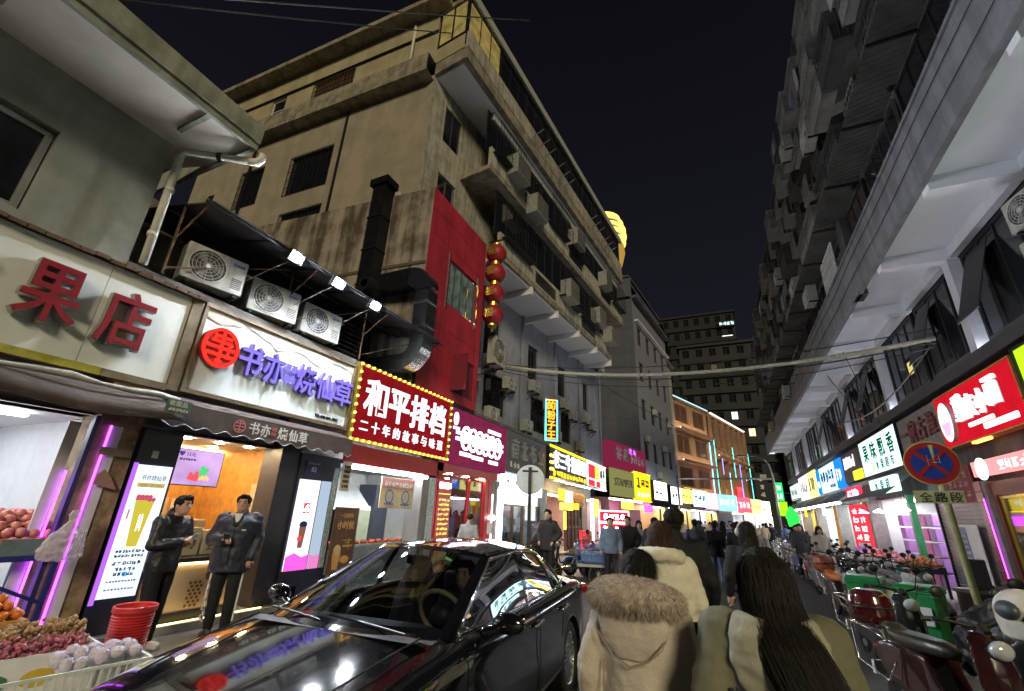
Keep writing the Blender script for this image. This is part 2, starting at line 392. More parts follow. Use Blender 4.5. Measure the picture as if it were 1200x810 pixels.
MB().tube([(.33, -.68, 6.86), (.37, -.735, 6.86)], .068, 12).build('pipe_collar', DKMET, dp)

# ---------------------------------------------------------------- fruit shop sign
PANW = mat('white_sign_panel', (.74, .76, .72), .35, var=.05, scale=1.0, streak=.3)
BRNF = mat('bronze_frame', (.17, .13, .08), .5, .4, var=.25)
GOLD = mat('gold_trim', (.62, .47, .10), .3, .8, var=.2)
REDL = mat('red_acrylic', (.24, .012, .022), .35, var=.08)
CHROME = mat('letter_side', (.45, .42, .40), .3, .8)
LITP = PANW
s1 = thing('shop_sign', 'white fruit shop signboard with big dark red characters and brown post', 'sign', (-7.3, -2.6, 3.3), LFS, 'shop signs on the left side')
for a, bb in ((0, 2.5), (2.505, 5.13), (5.135, 6.2)): plate(s1, 'panel', LITP, a, bb - .004, .0, 1.40, .01, .05)
plate(s1, 'panel_backing', BRNF, 0, 6.33, -.06, 1.5, .052, .12)
plate(s1, 'post', BRNF, 6.2, 6.36, -.08, 1.45, -.03, .05)
plate(s1, 'gold_trim', GOLD, 0, 5.4, -.10, 0.0, -.03, .05); plate(s1, 'trim', BRNF, 5.405, 6.2, -.10, -.002, -.028, .05)
for ch, x, z in (('水', 3.43, .34), ('果', 4.34, .32), ('店', 5.13, .28)):
    text(s1, ch, x, z, .86, CHROME, -.07, .05, .030, 'character_side', w=.60); text(s1, ch, x + .012, z + .012, .835, REDL, -.135, .012, .022, 'character', w=.575)
tl = MB()
me = MB().prism([(0, 0), (.16, 0), (.15, .05), (.01, .05)], -.10, .22).mesh('roof_tile'); TILE = mat('sign_roof_tile', (.12, .075, .045), .6, var=.5, scale=5)
rt = thing('sign_roof', 'strip of small brown tiles along the top of the fruit shop sign', 'roof trim', (-7.3, -2.6, 4.72), LFS)
for i in range(38): o = obj('roof_tile', me, TILE, rt, (i * .168, 0, random.uniform(-.008, .012))); o.rotation_euler = (random.uniform(.25, .4), random.uniform(-.03, .03), 0)

# ---------------------------------------------------------------- tea shop sign
PUR = mat('lilac_acrylic', (.16, .12, .55), .35, var=.06); PURE = emit('lilac_letter_glow', (.28, .22, .95), .55, False)
REDE = emit('red_letter_glow', (1.0, .03, .02), .8)
s2 = thing('shop_sign', 'white tea shop signboard with round red emblem and lilac raised characters', 'sign', (-7.3, 3.78, 3.24), LFS, 'shop signs on the left side')
plate(s2, 'panel', mat('tea_sign_panel', (.72, .80, .80), .3, var=.04, scale=.8), .05, 3.38, .08, 1.40, .01, .05)
framed(s2, 0, 3.42, 0, 1.48, BRNF, .06, -.05, .10)
disc3(s2, .36, .80, .30, mat('emblem_side', (.30, .02, .02), .4), -.02, .10, name='emblem_back', r2=.33)
ring(s2, .36, .80, .30, .05, REDE, -.125, .02, name='emblem_ring', r2=.33)
eb = MB()
for z, w in ((.98, .30), (.80, .46), (.68, .46), (.90, .34)): eb.box(.36 - w / 2, .36 + w / 2, -.1405, -.125, z - .026, z + .026)
eb.box(.335, .385, -.143, -.125, .5, 1.1); eb.box(.21, .25, -.139, -.125, .88, 1.02); eb.box(.47, .51, -.139, -.125, .64, .93); eb.box(.30, .42, -.139, -.125, .55, .60); eb.build('emblem_mark', REDE, s2)
for ch, x, z, h, w in (('书', .72, .50, .60, .44), ('亦', 1.20, .50, .58, .42), ('烧', 1.90, .48, .60, .46), ('仙', 2.40, .48, .58, .44), ('草', 2.89, .46, .60, .46)):
    text(s2, ch, x, z, h, PUR, -.045, .04, .026, 'character_side', w=w); text(s2, ch, x, z, h, PURE, -.088, .003, .026, 'character', w=w)
for ch, x, z in (('草', 1.65, .80), ('草', 1.78, .80), ('本', 1.65, .60), ('本', 1.78, .60)): text(s2, ch, x, z, .17, PURE, -.05, .02, .02, 'small_character', w=.12)
text(s2, 'TEL:400-001-7897', 2.55, .13, .085, BLACK, .0, .006, .02, w=.62)
wv = MB(); top = []
xs = [.06 + 3.3 * i / 40 for i in range(41)]
rw = random.Random(3); zz = [1.40 - .10 - .06 * math.sin(i * .5) - rw.uniform(0, .05) - (.08 if 15 < i < 33 else 0) for i in range(41)]
for i in range(40): wv.quad((xs[i], -.004, zz[i]), (xs[i + 1], -.004, zz[i + 1]), (xs[i + 1], -.02, 1.42), (xs[i], -.02, 1.42))
wv.build('torn_film', mat('plastic_film', (.52, .50, .42), .4, var=.1), s2)

# ---------------------------------------------------------------- red seafood-stall style sign with bulbs
DRED = mat('dark_red_panel', (.20, .010, .016), .4, var=.10)
BULB = emit('amber_bulb', (1.0, .62, .12), 1.6, False); WLET = emit('white_letter_glow', (.95, .95, 1.0), 0.7); GLOWY = emit('amber_strip', (1, .55, .08), 2.2)
s3 = thing('shop_sign', 'dark red signboard with white glowing characters framed by amber bulbs', 'sign', (-7.25, 7.26, 3.06), LFS, 'shop signs on the left side')
plate(s3, 'panel', emit('lit_red_panel', (.62, .02, .03), 0.2, var=.15), 0.05, 3.88, .06, 1.70, 0, .10)
framed(s3, 0, 3.93, 0, 1.76, GOLD, .07, -.03, .14)
bulbs(s3, .035, 3.895, .035, 1.725, BULB, .19, .034, -.055)
for i, ch in enumerate('和平排档'): text(s3, ch, .28 + i * .86, .62, .92, WLET, -.03, .02, .035, 'character', w=.78); 
text(s3, '二十年的故事与味道', .25, .24, .28, WLET, -.03, .012, .03, each=True, step=.385)
# ---------------------------------------------------------------- magenta sign with ringed white characters
MAG = mat('maroon_panel', (.20, .018, .06), .4, var=.12)
s4 = thing('shop_sign', 'maroon signboard with a row of six ringed white neon characters', 'sign', (-7.2, 11.22, 3.04), LFS, 'shop signs on the left side')
MB().box(0, 3.85, 0, .35, 0, 1.62).build('panel', emit('lit_maroon_panel', (.50, .05, .16), 0.2, var=.15), s4)
WN = emit('white_neon', (.95, .95, 1.0), 0.8); WN2 = emit('white_neon_fine', (.95, .95, 1.0), 0.7, False)
for i in range(6):
    ring(s4, .85 + i * .44, .80 - i * .005, .30, .07, emit('white_neon_ring', (1, .95, .98), 2.0), -.02, .04, 22, r2=.37); strokes(s4, .68 + i * .44, .60, .34, .42, WN2, 50 + i, -.02, 11, .12, .03)
for x0, x1, z in ((.55, 1.25, .25), (1.3, 2.05, .22), (2.45, 3.15, .2), (2.3, 3.3, 1.22)): MB().box(x0, x1, -.05, 0, z, z + .13).build('light_bar', WN, s4, bevel=.03)
disc3(s4, .22, 1.30, .12, WN, 0, .04, name='emblem', r2=.2); MB().box(.1, .42, -.05, 0, .98, 1.06).build('light_bar', WN, s4)
for z in (.68, .86): MB().box(.28, .52, -.05, 0, z, z + .1).build('light_bar', WN, s4); MB().box(3.35, 3.5, -.05, 0, z, z + .1).build('light_bar', WN, s4)

# ---------------------------------------------------------------- deck over the shops, air conditioners, metal canopy
DECK = mat('deck_concrete', (.13, .125, .12), .85, var=.3, scale=2, bump=.3)
ROWW = mat('row_wall', (.22, .215, .22), .8, var=.15, scale=1.5, streak=.3)
row = thing('shop_row_building', 'low grey row of shops with a flat deck behind the signs', 'building', (-7.3, 2.7, 0), LFS)
MB().box(0, 13, .13, 2.2, 4.78, 4.9).build('roof_deck', DECK, row); MB().box(13.002, 25.5, .13, 1.0, 4.78, 4.9).build('roof_deck', DECK, row)
MB().holed(0, 6.7, 4.9, 7.2, [(1.6, 2.7, 5.55, 6.75), (4.3, 5.9, 4.95, 6.3)], 2.2, .15).build('wall', mat('brown_dim_wall', (.15, .125, .11), .85, var=.2, streak=.4), row)
window(row, 1.62, 5.57, 1.06, 1.16, 2, 1, DKMET, PANE, 2.28); window(row, 4.32, 4.97, 1.56, 1.3, 2, 1, STEEL, PANE, 2.28)
PIL = mat('worn_pillar_stone', (.30, .21, .12), .75, var=.5, scale=5, bump=.5, bscale=18)
piers = [(.30, .78, PIL), (3.10, 3.52, mat('dark_cladding', (.04, .04, .055), .4)), (7.55, 7.85, ROWW), (11.5, 11.85, ROWW)]
for x0, x1, m in piers: MB().box(x0, x1, .02, .5, .10, 3.3).build('pier', m, row)
MB().box(-6, 25.5, .30, .6, 2.72, 4.77).build('lintel', ROWW, row)
def make_ac(label, loc, rz, W_=.84, H_=.60, D_=.30, group='air conditioners on the left side'):
    t = thing('air_conditioner', label, 'air conditioner', loc, rz, group)
    MB().box(0, W_, 0, D_, .04, H_).build('casing', mat('ac_casing', (.36, .36, .33), .6, var=.15, streak=.5), t, bevel=.015)
    cx, cz, r = W_ * .36, H_ * .53, H_ * .40
    disc3(t, cx, cz, r, mat('ac_dark', (.05, .05, .055), .6), -.0005, .002, 24, 'fan_recess')
    fb = MB()
    for k in range(3):
        a = k * 2.094
        fb.add([(cx + .04 * math.cos(a), -.004, cz + .04 * math.sin(a)), (cx + r * .85 * math.cos(a - .3), -.004, cz + r * .85 * math.sin(a - .3)),
                (cx + r * .9 * math.cos(a + .35), -.006, cz + r * .9 * math.sin(a + .35)), (cx + .05 * math.cos(a + .8), -.006, cz + .05 * math.sin(a + .8))], [(0, 1, 2, 3)])
    fb.build('fan_blades', mat('ac_fan', (.22, .22, .22), .5), t)
    gr = ring(t, cx, cz, r * 1.04, .014, mat('ac_grille', (.55, .55, .52), .5), -.006, .014, 24, 'fan_guard')
    for q in (.25, .45, .65, .85): ring(gr, cx, cz, r * q, .006, MATS['ac_grille'], -.010, .008, 20, 'guard_ring')
    sp = MB()
    for k in range(12): a = k * math.pi / 6; sp.tube([(cx + r * .12 * math.cos(a), -.017, cz + r * .12 * math.sin(a)), (cx + r * math.cos(a), -.017, cz + r * math.sin(a))], .003, 4)
    sp.build('guard_spokes', MATS['ac_grille'], gr); disc3(gr, cx, cz, r * .16, MATS['ac_grille'], -.014, .008, 14, 'guard_hub')
    lv = MB()
    for k in range(6): lv.box(W_ * .78, W_ * .95, -.006, 0, H_ * (.2 + k * .05), H_ * (.2 + k * .05) + .012)
    lv.build('side_louvre', MATS['ac_dark'], t)
    MB().box(W_ * .74, W_ * .95, -.004, 0, H_ * .80, H_ * .87).build('badge', mat('ac_badge', (.10, .14, .45), .4), t)
    MB().box(.06, .12, .02, D_ - .02, 0, .04).build('foot', DKMET, t); MB().box(W_ - .12, W_ - .06, .02, D_ - .02, 0, .04).build('foot', DKMET, t)
    return t
ac0 = make_ac('cream air conditioner on the deck nearest the drain pipe', (-7.42, 3.35, 4.98), rad(78), .92, .68)
dup(ac0, (-7.42, 4.50, 4.93), rad(78), 'cream air conditioner in the middle of the deck behind the tea sign')
dup(ac0, (-7.35, 5.62, 4.93), rad(84), 'cream air conditioner with dark fan on the deck beside the slatted vent')
vs = thing('slatted_vent', 'dark stack of angled metal slats beside the third deck air conditioner', 'vent', (-7.5, 6.75, 4.93), LFS)
for k in range(7): o = MB().box(0, .6, 0, .5, 0, .02).build('slat', DKMET, vs, loc=(k * .03, 0, .08 + k * .11)); o.rotation_euler = (-.3, 0, 0)
cn = thing('metal_canopy', 'dark sheet metal canopy on rusty steel frames above the air conditioners', 'canopy', (-7.3, 2.9, 0), LFS)
SHEET = mat('dark_sheet_metal', (.10, .10, .11), .6, .2, var=.4, scale=3)
for i in range(6):
    x0 = .2 + i * 1.05
    MB().add([(x0, -.72, 5.98), (x0 + 1.04, -.72, 5.98), (x0 + 1.04, 2.15, 6.62), (x0, 2.15, 6.62), (x0, -.72, 6.0), (x0 + 1.04, -.72, 6.0), (x0 + 1.04, 2.15, 6.64), (x0, 2.15, 6.64)],
             [(3, 2, 1, 0), (4, 5, 6, 7), (0, 1, 5, 4), (1, 2, 6, 5), (2, 3, 7, 6), (3, 0, 4, 7)]).build('roof_sheet', SHEET, cn)
for i in range(7):
    x0 = .2 + i * 1.05
    MB().tube([(x0, -.7, 5.95), (x0, 2.15, 6.58)], .022, 6).build('rafter', DKMET, cn)
    if i % 2 == 0: MB().tube([(x0, .05, 4.9), (x0, .05, 6.1)], .02, 6).build('post', RUST, cn); MB().tube([(x0, .05, 5.5), (x0, -.6, 5.95)], .015, 6).build('brace', RUST, cn)
for y, z in ((-.70, 5.94), (.6, 6.23)): MB().tube([(.1, y, z), (6.6, y, z)], .024, 6).build('purlin', DKMET, cn)
for i in range(3): MB().tube([(.2 + i * 2.1, .05, 5.0), (2.2 + i * 2.1, .05, 6.05)], .014, 6).build('brace', RUST, cn)
FLOOD = emit('flood_lens', (.86, .93, 1.0), 1300)
f0 = None
for k, (y, lb) in enumerate(((4.6, 'bright floodlight nearest the drain pipe on the metal canopy edge'), (5.62, 'middle of the three bright floodlights on the metal canopy edge'), (6.7, 'bright floodlight on the canopy edge nearest the steel duct'))):
    if k == 0:
        f0 = thing('floodlight', lb, 'floodlight', (-6.58, y, 5.88), LFS, 'floodlights on the canopy')
        o = MB().box(-.15, .15, -.075, .03, -.10, .11).build('housing', DKMET, f0, bevel=.01); MB().ball((0, -.08, .005), (.105, .06, .065), 12, 8).build('lens', FLOOD, f0, True)
        o = MB().tube([(0, .02, .0), (0, .14, .09)], .012, 6).build('arm', DKMET, f0)
    else: f1 = dup(f0, (-6.58, y, 5.88), LFS, lb)
for o in [q for q in COL.objects if q.name.startswith('floodlight')]: o.rotation_euler = (0, 0, LFS)
for o in [q for q in COL.objects if q.name.split('.')[0] in ('lens', 'housing')]: o.rotation_euler = (rad(25), 0, 0)
for y, x in ((4.05, -6.9), (5.1, -6.9), (6.2, -6.9)):
    pass
GREYW = mat('grey_wire', (.3, .3, .3), .6)
wire = MB()
for y in (4.62, 5.64, 6.72): wire.tube([(-6.6, y, 5.85), (-6.85, y - .25, 5.55), (-7.2, y - .4, 5.3)], .0035, 5)
tag(wire.build('lamp_wires', GREYW), 'thin pale wires hanging from the canopy floodlights', 'wire')

# ---------------------------------------------------------------- fruit shop
FRW = mat('shop_white_wall', (.70, .70, .72), .6, var=.06)
fs = thing('fruit_shop', 'open fruit shop with white walls and violet lit door frame', 'shop', (-7.3, -2.6, 0), LFS)
room(fs, 0.05, 5.75, 3.6, 2.72, FRW, PAVE, FRW, .2)
lamp_panel(fs, 1.0, 5.2, .9, 1.05, 2.7, emit('shop_tube_white', (.9, .95, 1), 13)); lamp_panel(fs, 1.0, 5.2, 2.4, 2.55, 2.7, MATS['shop_tube_white'])
MB().box(5.55, 5.72, .02, .12, .1, 2.7).build('door_jamb', mat('navy_jamb', (.03, .03, .12), .4), fs)
MB().box(5.745, 5.87, .0, .016, .1, 2.6).build('violet_catch_strip', WHITEP, fs); MB().box(5.725, 5.735, -.02, .02, .1, 2.6).build('violet_light', emit('violet_tube', (.5, .06, .9), 3.0), fs)  # pale strips added beside the jamb to catch the violet light
MB().box(5.36, 5.48, .16, .18, .1, 2.6).build('violet_catch_strip', WHITEP, fs); MB().box(5.49, 5.50, .12, .16, .1, 2.0).build('violet_light', MATS['violet_tube'], fs)
for x, z, w, h, m in ((4.3, 2.05, .35, .4, WHITEP), (4.75, 1.55, .3, .35, mat('peach_paper', (.7, .4, .33), .8)), (3.4, 1.9, .4, .5, mat('teal_paper', (.3, .5, .55), .8))):
    n = plate(fs, 'notice', m, x, x + w, z, z + h, 3.57, 3.59)
    if m is WHITEP: text(n, '招租', x + .05, z + .2, .13, BLACK, 3.56, .003, .02); strow(n, x + .04, z + .05, .26, .08, BLACK, 4, 3, 3.57)
MB().tube([(2.6, 3.5, 2.6), (3.6, 3.5, 2.2), (4.6, 3.5, 2.65)], .01, 5).build('wire', BLACK, fs); MB().tube([(5.0, 3.5, 2.7), (5.05, 3.5, 2.0), (5.25, 3.5, 2.4)], .01, 5).build('wire', BLACK, fs)
# sagging awning of the fruit shop
AWN = mat('awning_canvas', (.085, .062, .055), .8, var=.25, scale=4, bump=.2)
aw = thing('awning', 'sagging dark brown canvas awning over the fruit shop', 'awning', (-7.3, -2.6, 0), LFS)
def cloth(m, x0, x1, prof, sag, n, parent, name):
    b = MB(); k = len(prof)
    vs = [(x0 + (x1 - x0) * i / n, y, z - sag * (1 - math.cos(2 * math.pi * i / n * 3)) * (.3 + j * .35)) for i in range(n + 1) for j, (y, z) in enumerate(prof)]
    fs_ = [(i * k + j, (i + 1) * k + j, (i + 1) * k + j + 1, i * k + j + 1) for i in range(n) for j in range(k - 1)]
    b.add(vs, fs_); o = b.build(name, m, parent, True); md = o.modifiers.new('thickness', 'SOLIDIFY'); md.thickness = .012; return o
cloth(AWN, 0, 6.2, [(-.02, 3.12), (-.35, 3.0), (-.62, 2.88), (-.66, 2.72)], .03, 36, aw, 'canvas')
MB().tube([(i * .31, -.48 + .03 * math.sin(i), 3.02 + .02 * math.sin(i * 1.7)) for i in range(21)], [.035 + .012 * math.sin(i * 2.1) for i in range(21)], 8).build('rolled_sheet', mat('rolled_plastic', (.42, .42, .38), .5, var=.2), aw, True)
pl_ = plate(aw, 'notice_plate', mat('green_plate', (.08, .16, .12), .5), 5.93, 6.25, 2.80, 2.98, -.70, -.69); text(pl_, '收废品', 5.96, 2.89, .08, WHITEP, -.703, .002, .01); strow(pl_, 5.96, 2.82, .26, .05, WHITEP, 6, 9, -.702)
# tea awning with a scalloped valance
aw2 = thing('awning', 'dark brown awning with scalloped valance and round emblem over the tea counter', 'awning', (-7.3, 3.45, 0), LFS)
cloth(AWN, 0, 3.55, [(-.02, 3.14), (-.25, 3.06), (-.46, 2.98)], .0, 20, aw2, 'canvas')
b = MB(); n = 70
for i in range(n):
    def sc(i): x = 3.55 * i / n; return x, 2.68 + .03 * math.cos(2 * math.pi * x / .30)
    (xa, za), (xb, zb) = sc(i), sc(i + 1); b.quad((xa, -.47, za), (xb, -.47, zb), (xb, -.462, 2.98), (xa, -.462, 2.98))
b.build('valance', AWN, aw2)
MB().tube([(3.55 * i / n, -.475, 2.68 + .03 * math.cos(2 * math.pi * (3.55 * i / n) / .30)) for i in range(n + 1)], .007, 4).build('valance_piping', mat('lilac_piping', (.45, .42, .5), .6), aw2)
PINKP = mat('pink_print', (.62, .22, .22), .7); 
ring(aw2, 1.10, 2.83, .10, .014, PINKP, -.468, .006, 20, 'emblem_ring'); eb = MB()
for z in (.05, 0, -.05): eb.box(1.03, 1.17, -.474, -.468, 2.83 + z - .008, 2.83 + z + .008)
eb.box(1.092, 1.108, -.475, -.468, 2.74, 2.92); eb.build('emblem_mark', PINKP, aw2)
for ch, x, w in (('书', 1.26, .19), ('亦', 1.47, .18), ('烧', 1.80, .19), ('仙', 2.02, .18), ('草', 2.23, .19)): text(aw2, ch, x, 2.74, .21, WHITEP, -.47, .004, .03, 'character', w=w)
for x in (1.69, 1.74):
    for z in (2.77, 2.85): text(aw2, '草', x - .02, z, .07, PINKP, -.47, .004, .01, 'small_character', w=.05)
# ---------------------------------------------------------------- tea shop
WOOD = mat('warm_plywood', (.50, .24, .06), .5, var=.22, scale=7, bump=.05)
CNT = mat('cream_counter', (.62, .46, .30), .4, var=.05)
ts = thing('tea_shop', 'warm plywood tea kiosk with serving counter and hanging menu screens', 'shop', (-7.3, 4.02, 0), LFS)
room(ts, 0.02, 1.95, 2.3, 2.66, WOOD, PAVE, WHITEP, .25)
downlights(ts, [(.35, .5), (.9, .5), (1.45, .5), (.6, 1.3), (1.3, 1.3)], 2.655, emit('warm_downlight', (1, .76, .42), 120), .06)
lamp_panel(ts, .1, 1.9, 1.85, 1.95, 2.64, emit('warm_cove', (1, .70, .32), 8.4))
c = MB(); c.box(0.02, 1.3, .02, .55, .22, .86); co = c.build('counter', CNT, ts)
MB().box(0.02, 1.36, -.03, .6, .862, .92).build('counter_top', mat('dark_counter_top', (.05, .04, .035), .3), co); MB().box(.03, 1.34, -.012, .02, .835, .855).build('counter_glow', emit('counter_strip', (1, .72, .35), 4), co)
MB().box(0.0, 1.3, .0, .5, .10, .22).build('plinth', DKMET, co)
b = MB(); [b.box(.70 + (i % 3) * .07 + (j % 2) * .035, .735 + (i % 3) * .07 + (j % 2) * .035, .014, .0195, .26 + j * .05, .295 + j * .05) for i in range(3) for j in range(7)]; b.build('printed_cup', mat('brown_print', (.20, .09, .04), .6), co)
disc3(co, 1.0, .66, .08, MATS['brown_print'], .0195, .004, 18, 'printed_emblem')
MB().box(1.32, 1.37, .0, .05, .1, .2).build('floor_strip', LAMPY, ts)
MB().box(-.1, 1.9, -.12, -.10, .105, .115).build('floor_strip', emit('floor_led', (1, .75, .25), 5), ts)
scr = MB().box(.12, 1.08, .55, .60, 1.93, 2.50).build('menu_screen', BLACK, ts); scr.rotation_euler = (rad(0), 0, 0)
MB().box(.135, 1.065, .545, .549, 1.945, 2.485).build('display', emit('pink_lilac_display', (.80, .50, .95), 0.42, var=.25, scale=2.5), scr)
def blob(p, name, m, pts, y, d=.004): return MB().prism(pts, y - d, y).build(name, m, p)
blob(scr, 'printed_basket', emit('screen_red', (.75, .08, .10), .7, False), [(.55, 2.03), (.72, 2.0), (.74, 2.12), (.68, 2.17), (.64, 2.10), (.60, 2.15), (.57, 2.12)], .544)
for k in range(9): disc3(scr, .78 + .07 * math.cos(k * 2.4) * (k / 9), 2.17 + .08 * math.sin(k * 2.4) * (k / 9), .035, emit('screen_green', (.08, .50, .16), .7, False), .543 - k * .0003, .002, 8, 'printed_leaf')
for k in range(5): disc3(scr, .76 + k * .03, 2.05 + (k % 2) * .03, .025, emit('screen_fruit', (.9, .55, .15), .7, False), .5395 - k * .0003, .002, 8, 'printed_fruit')
DKB = emit('screen_navy', (.06, .05, .22), .6, False)
text(scr, '5元 ♥ 15元', .20, 2.38, .075, DKB, .542, .001, .02); b = plate(scr, 'printed_bar', MATS['screen_green'], .20, .34, 2.32, 2.345, .541, .544); strow(scr, .36, 2.31, .26, .04, DKB, 6, 22, .543)
sc2 = MB().box(-.18, .05, .5, .55, 1.95, 2.52).build('menu_screen', BLACK, ts); MB().box(-.17, .045, .494, .499, 1.97, 2.5).build('display', emit('grey_lilac_display', (.55, .55, .68), .6), sc2); strokes(sc2, -.13, 2.1, .14, .3, DKB, 4, .493, 8, .05, .003)
ledw = plate(ts, 'shelf', mat('white_shelf', (.7, .66, .55), .5), .05, .45, 1.78, 1.86, 1.9, 2.25)
for x, z, w, h, m in ((.25, 1.45, .42, .36, mat('poster_cream', (.6, .5, .36), .7)), (.78, 1.25, .26, .50, mat('poster_tan', (.55, .42, .28), .7)), (1.10, 1.25, .24, .50, MATS['poster_tan']), (1.40, 1.28, .28, .46, MATS['poster_cream']), (.15, 1.05, .5, .22, mat('green_sign', (.10, .26, .18), .6))):
    p = plate(ts, 'poster', m, x, x + w, z, z + h, 2.25, 2.28)
    if h > .3: strokes(p, x + .05, z + .08, w - .1, h - .16, mat('poster_print', (.35, .10, .07), .7), int(x * 100), 2.248, 8, .05, .003)
p = plate(ts, 'poster_frame', mat('picture', (.45, .30, .12), .6), .27, .66, 1.46, 1.80, 2.238, 2.246)
for k in range(14): disc3(p, .33 + random.random() * .27, 1.5 + random.random() * .26, random.uniform(.015, .035), mat('art_red', (.45, .04, .04), .6) if k % 2 else mat('art_green', (.05, .22, .08), .6), 2.236 - k * .0006, .003, 7, 'printed_fruit')
for z, h, m in ((1.5, .55, MATS['poster_tan']), (1.36, .11, mat('red_notice', (.42, .03, .02), .6)), (.98, .34, MATS['poster_tan'])):
    o = MB().box(1.935, 1.948, .45, .85, z, z + h).build('notice', m, ts)
MB().box(.55, .85, .25, .5, .925, 1.32).build('menu_stand', mat('menu_board', (.42, .36, .28), .5), ts, bevel=.01); MB().box(.90, 1.16, .25, .5, .925, 1.28).build('menu_stand', MATS['menu_board'], ts, bevel=.01)
strokes(ts, .60, .98, .2, .28, MATS['brown_print'], 33, .249, 8, .05, .003); strokes(ts, .95, .98, .16, .24, MATS['brown_print'], 34, .249, 8, .05, .003)
# bear-shaped machine on the back shelf: body, head
mc = MB().lathe([(0, .92), (.13, .92), (.13, 1.3), (.10, 1.36), (0, 1.36)], (.80, 1.0, 0), 14).build('dispenser', mat('cream_machine', (.72, .60, .40), .4), ts, True); MB().ball((.80, 1.0, 1.45), (.15, .13, .12), 12, 8).build('dispenser_top', MATS['cream_machine'], mc, True)
MB().box(.98, 1.22, .8, 1.1, .92, 1.42).build('dispenser', MATS['cream_machine'], ts, bevel=.02); MB().lathe([(0, .925), (.05, .925), (.06, 1.05), (0, 1.05)], (.42, .4, 0), 12).build('tip_jar', WHITEP, ts)
# light-box menu beside the pier
mb_ = thing('menu_light_box', 'tall glowing menu light box showing a yellow drink cup', 'sign', (-7.28, 3.55, .45), LFS)
MB().box(-.02, .50, .012, .16, -.35, 2.2).build('housing', mat('navy_housing', (.02, .022, .05), .4), mb_)
MB().box(0.02, .46, -.01, .01, .06, 1.70).build('panel', emit('menu_glow', (.82, .95, 1.0), 0.6, var=.15, scale=1.2), mb_)
MB().box(-.03, .018, -.012, .012, .0, 1.72).build('violet_edge', emit('violet_edge', (.55, .16, 1.0), 0.5), mb_)
INK = emit('menu_ink', (.05, .08, .25), .25, False)
text(mb_, '书亦烧仙草', .10, 1.50, .075, INK, -.012, .001, .01, w=.32); plate(mb_, 'printed_band', emit('menu_gold', (.75, .55, .12), 0.4, False), .08, .42, 1.41, 1.465, -.013, -.011); text(mb_, '全国门店7000+', .11, 1.412, .045, WHITEP, -.0145, .001, .02, w=.28)
blob(mb_, 'printed_cup', emit('menu_cup', (.72, .60, .06), 0.45, False), [(.17, .66), (.29, .66), (.35, 1.24), (.12, 1.24)], -.012)
for k in range(9): disc3(mb_, .14 + (k % 5) * .048, 1.25 + (k // 5) * .035, .028, emit('menu_berry', (.75, .10, .20), 0.4, False), -.012, .003 + k * .0004, 9, 'printed_berry')
for k in range(3): disc3(mb_, .13 + k * .11, 1.32, .03, emit('menu_leaf', (.75, .75, .35), .8, False), -.0121, .002, 3, 'printed_leaf')
strokes(mb_, .21, .85, .06, .22, emit('menu_white', (1, 1, .9), 1.0, False), 5, -.017, 7, .05, .002); plate(mb_, 'printed_tag', MATS['menu_berry'], .07, .085, 1.0, 1.12, -.013, -.011)
for z, h, n_ in ((.585, .04, 9), (.53, .04, 9), (.44, .05, 6), (.37, .045, 5), (.31, .05, 5), (.24, .022, 10), (.15, .02, 9)): strow(mb_, .07 + (.05 if n_ == 5 else 0), z, .34 - (.1 if n_ == 5 else 0), h, INK, n_, int(z * 1000), -.0115, .2, .12, 6)
disc3(mb_, .26, .33, .03, emit('menu_blue', (.05, .35, .8), .8, False), -.013, .003, 12, 'printed_dot')
MB().box(.15, .23, .004, .012, 1.80, 1.90).build('meter_box', WHITEP, mb_)
text(mb_, '烧', .36, .10 - .27, .12, LAMPW, .01, .004, .03)
# pier details
gp = thing('torn_notice', 'torn pink paper and pale tape on the worn stone pier', 'notice', (-7.28, 3.08, 0), LFS)
MB().prism([(.05, 1.86), (.32, 1.80), (.22, 1.95), (.12, 2.05), (.06, 1.98)], -.03, -.02).build('torn_paper', mat('dusty_pink_paper', (.40, .22, .22), .8), gp); MB().box(.0, .36, -.018, -.006, 2.22, 2.32).build('tape', mat('tape', (.32, .26, .18), .6), gp)
bg = thing('plastic_bag', 'thin white plastic bag of paper hanging on the fruit shop door frame', 'bag', (-7.0, 2.95, 1.02), LFS)
BAGM = filmm('thin_plastic', (.75, .68, .78), .5)
me = remesh(MB().ell([(0, 0, 0, .20, .06), (0, 0, .1, .22, .07), (.0, 0, .25, .17, .06), (0, 0, .36, .06, .04), (.02, 0, .42, .035, .03), (.0, 0, .48, .06, .03), (.02, 0, .55, .02, .015)], 14), .012, 'bag', 2, .05, .06)
obj('bag_skin', me, BAGM, bg); 
for k in range(4): MB().tube([(.04 + k * .03, -.075, .02), (.07 + k * .03, -.08, .18), (.10 + k * .015, -.06, .3)], .004, 4).build('bag_stripe', mat('grey_stripe', (.2, .2, .25), .5), bg)
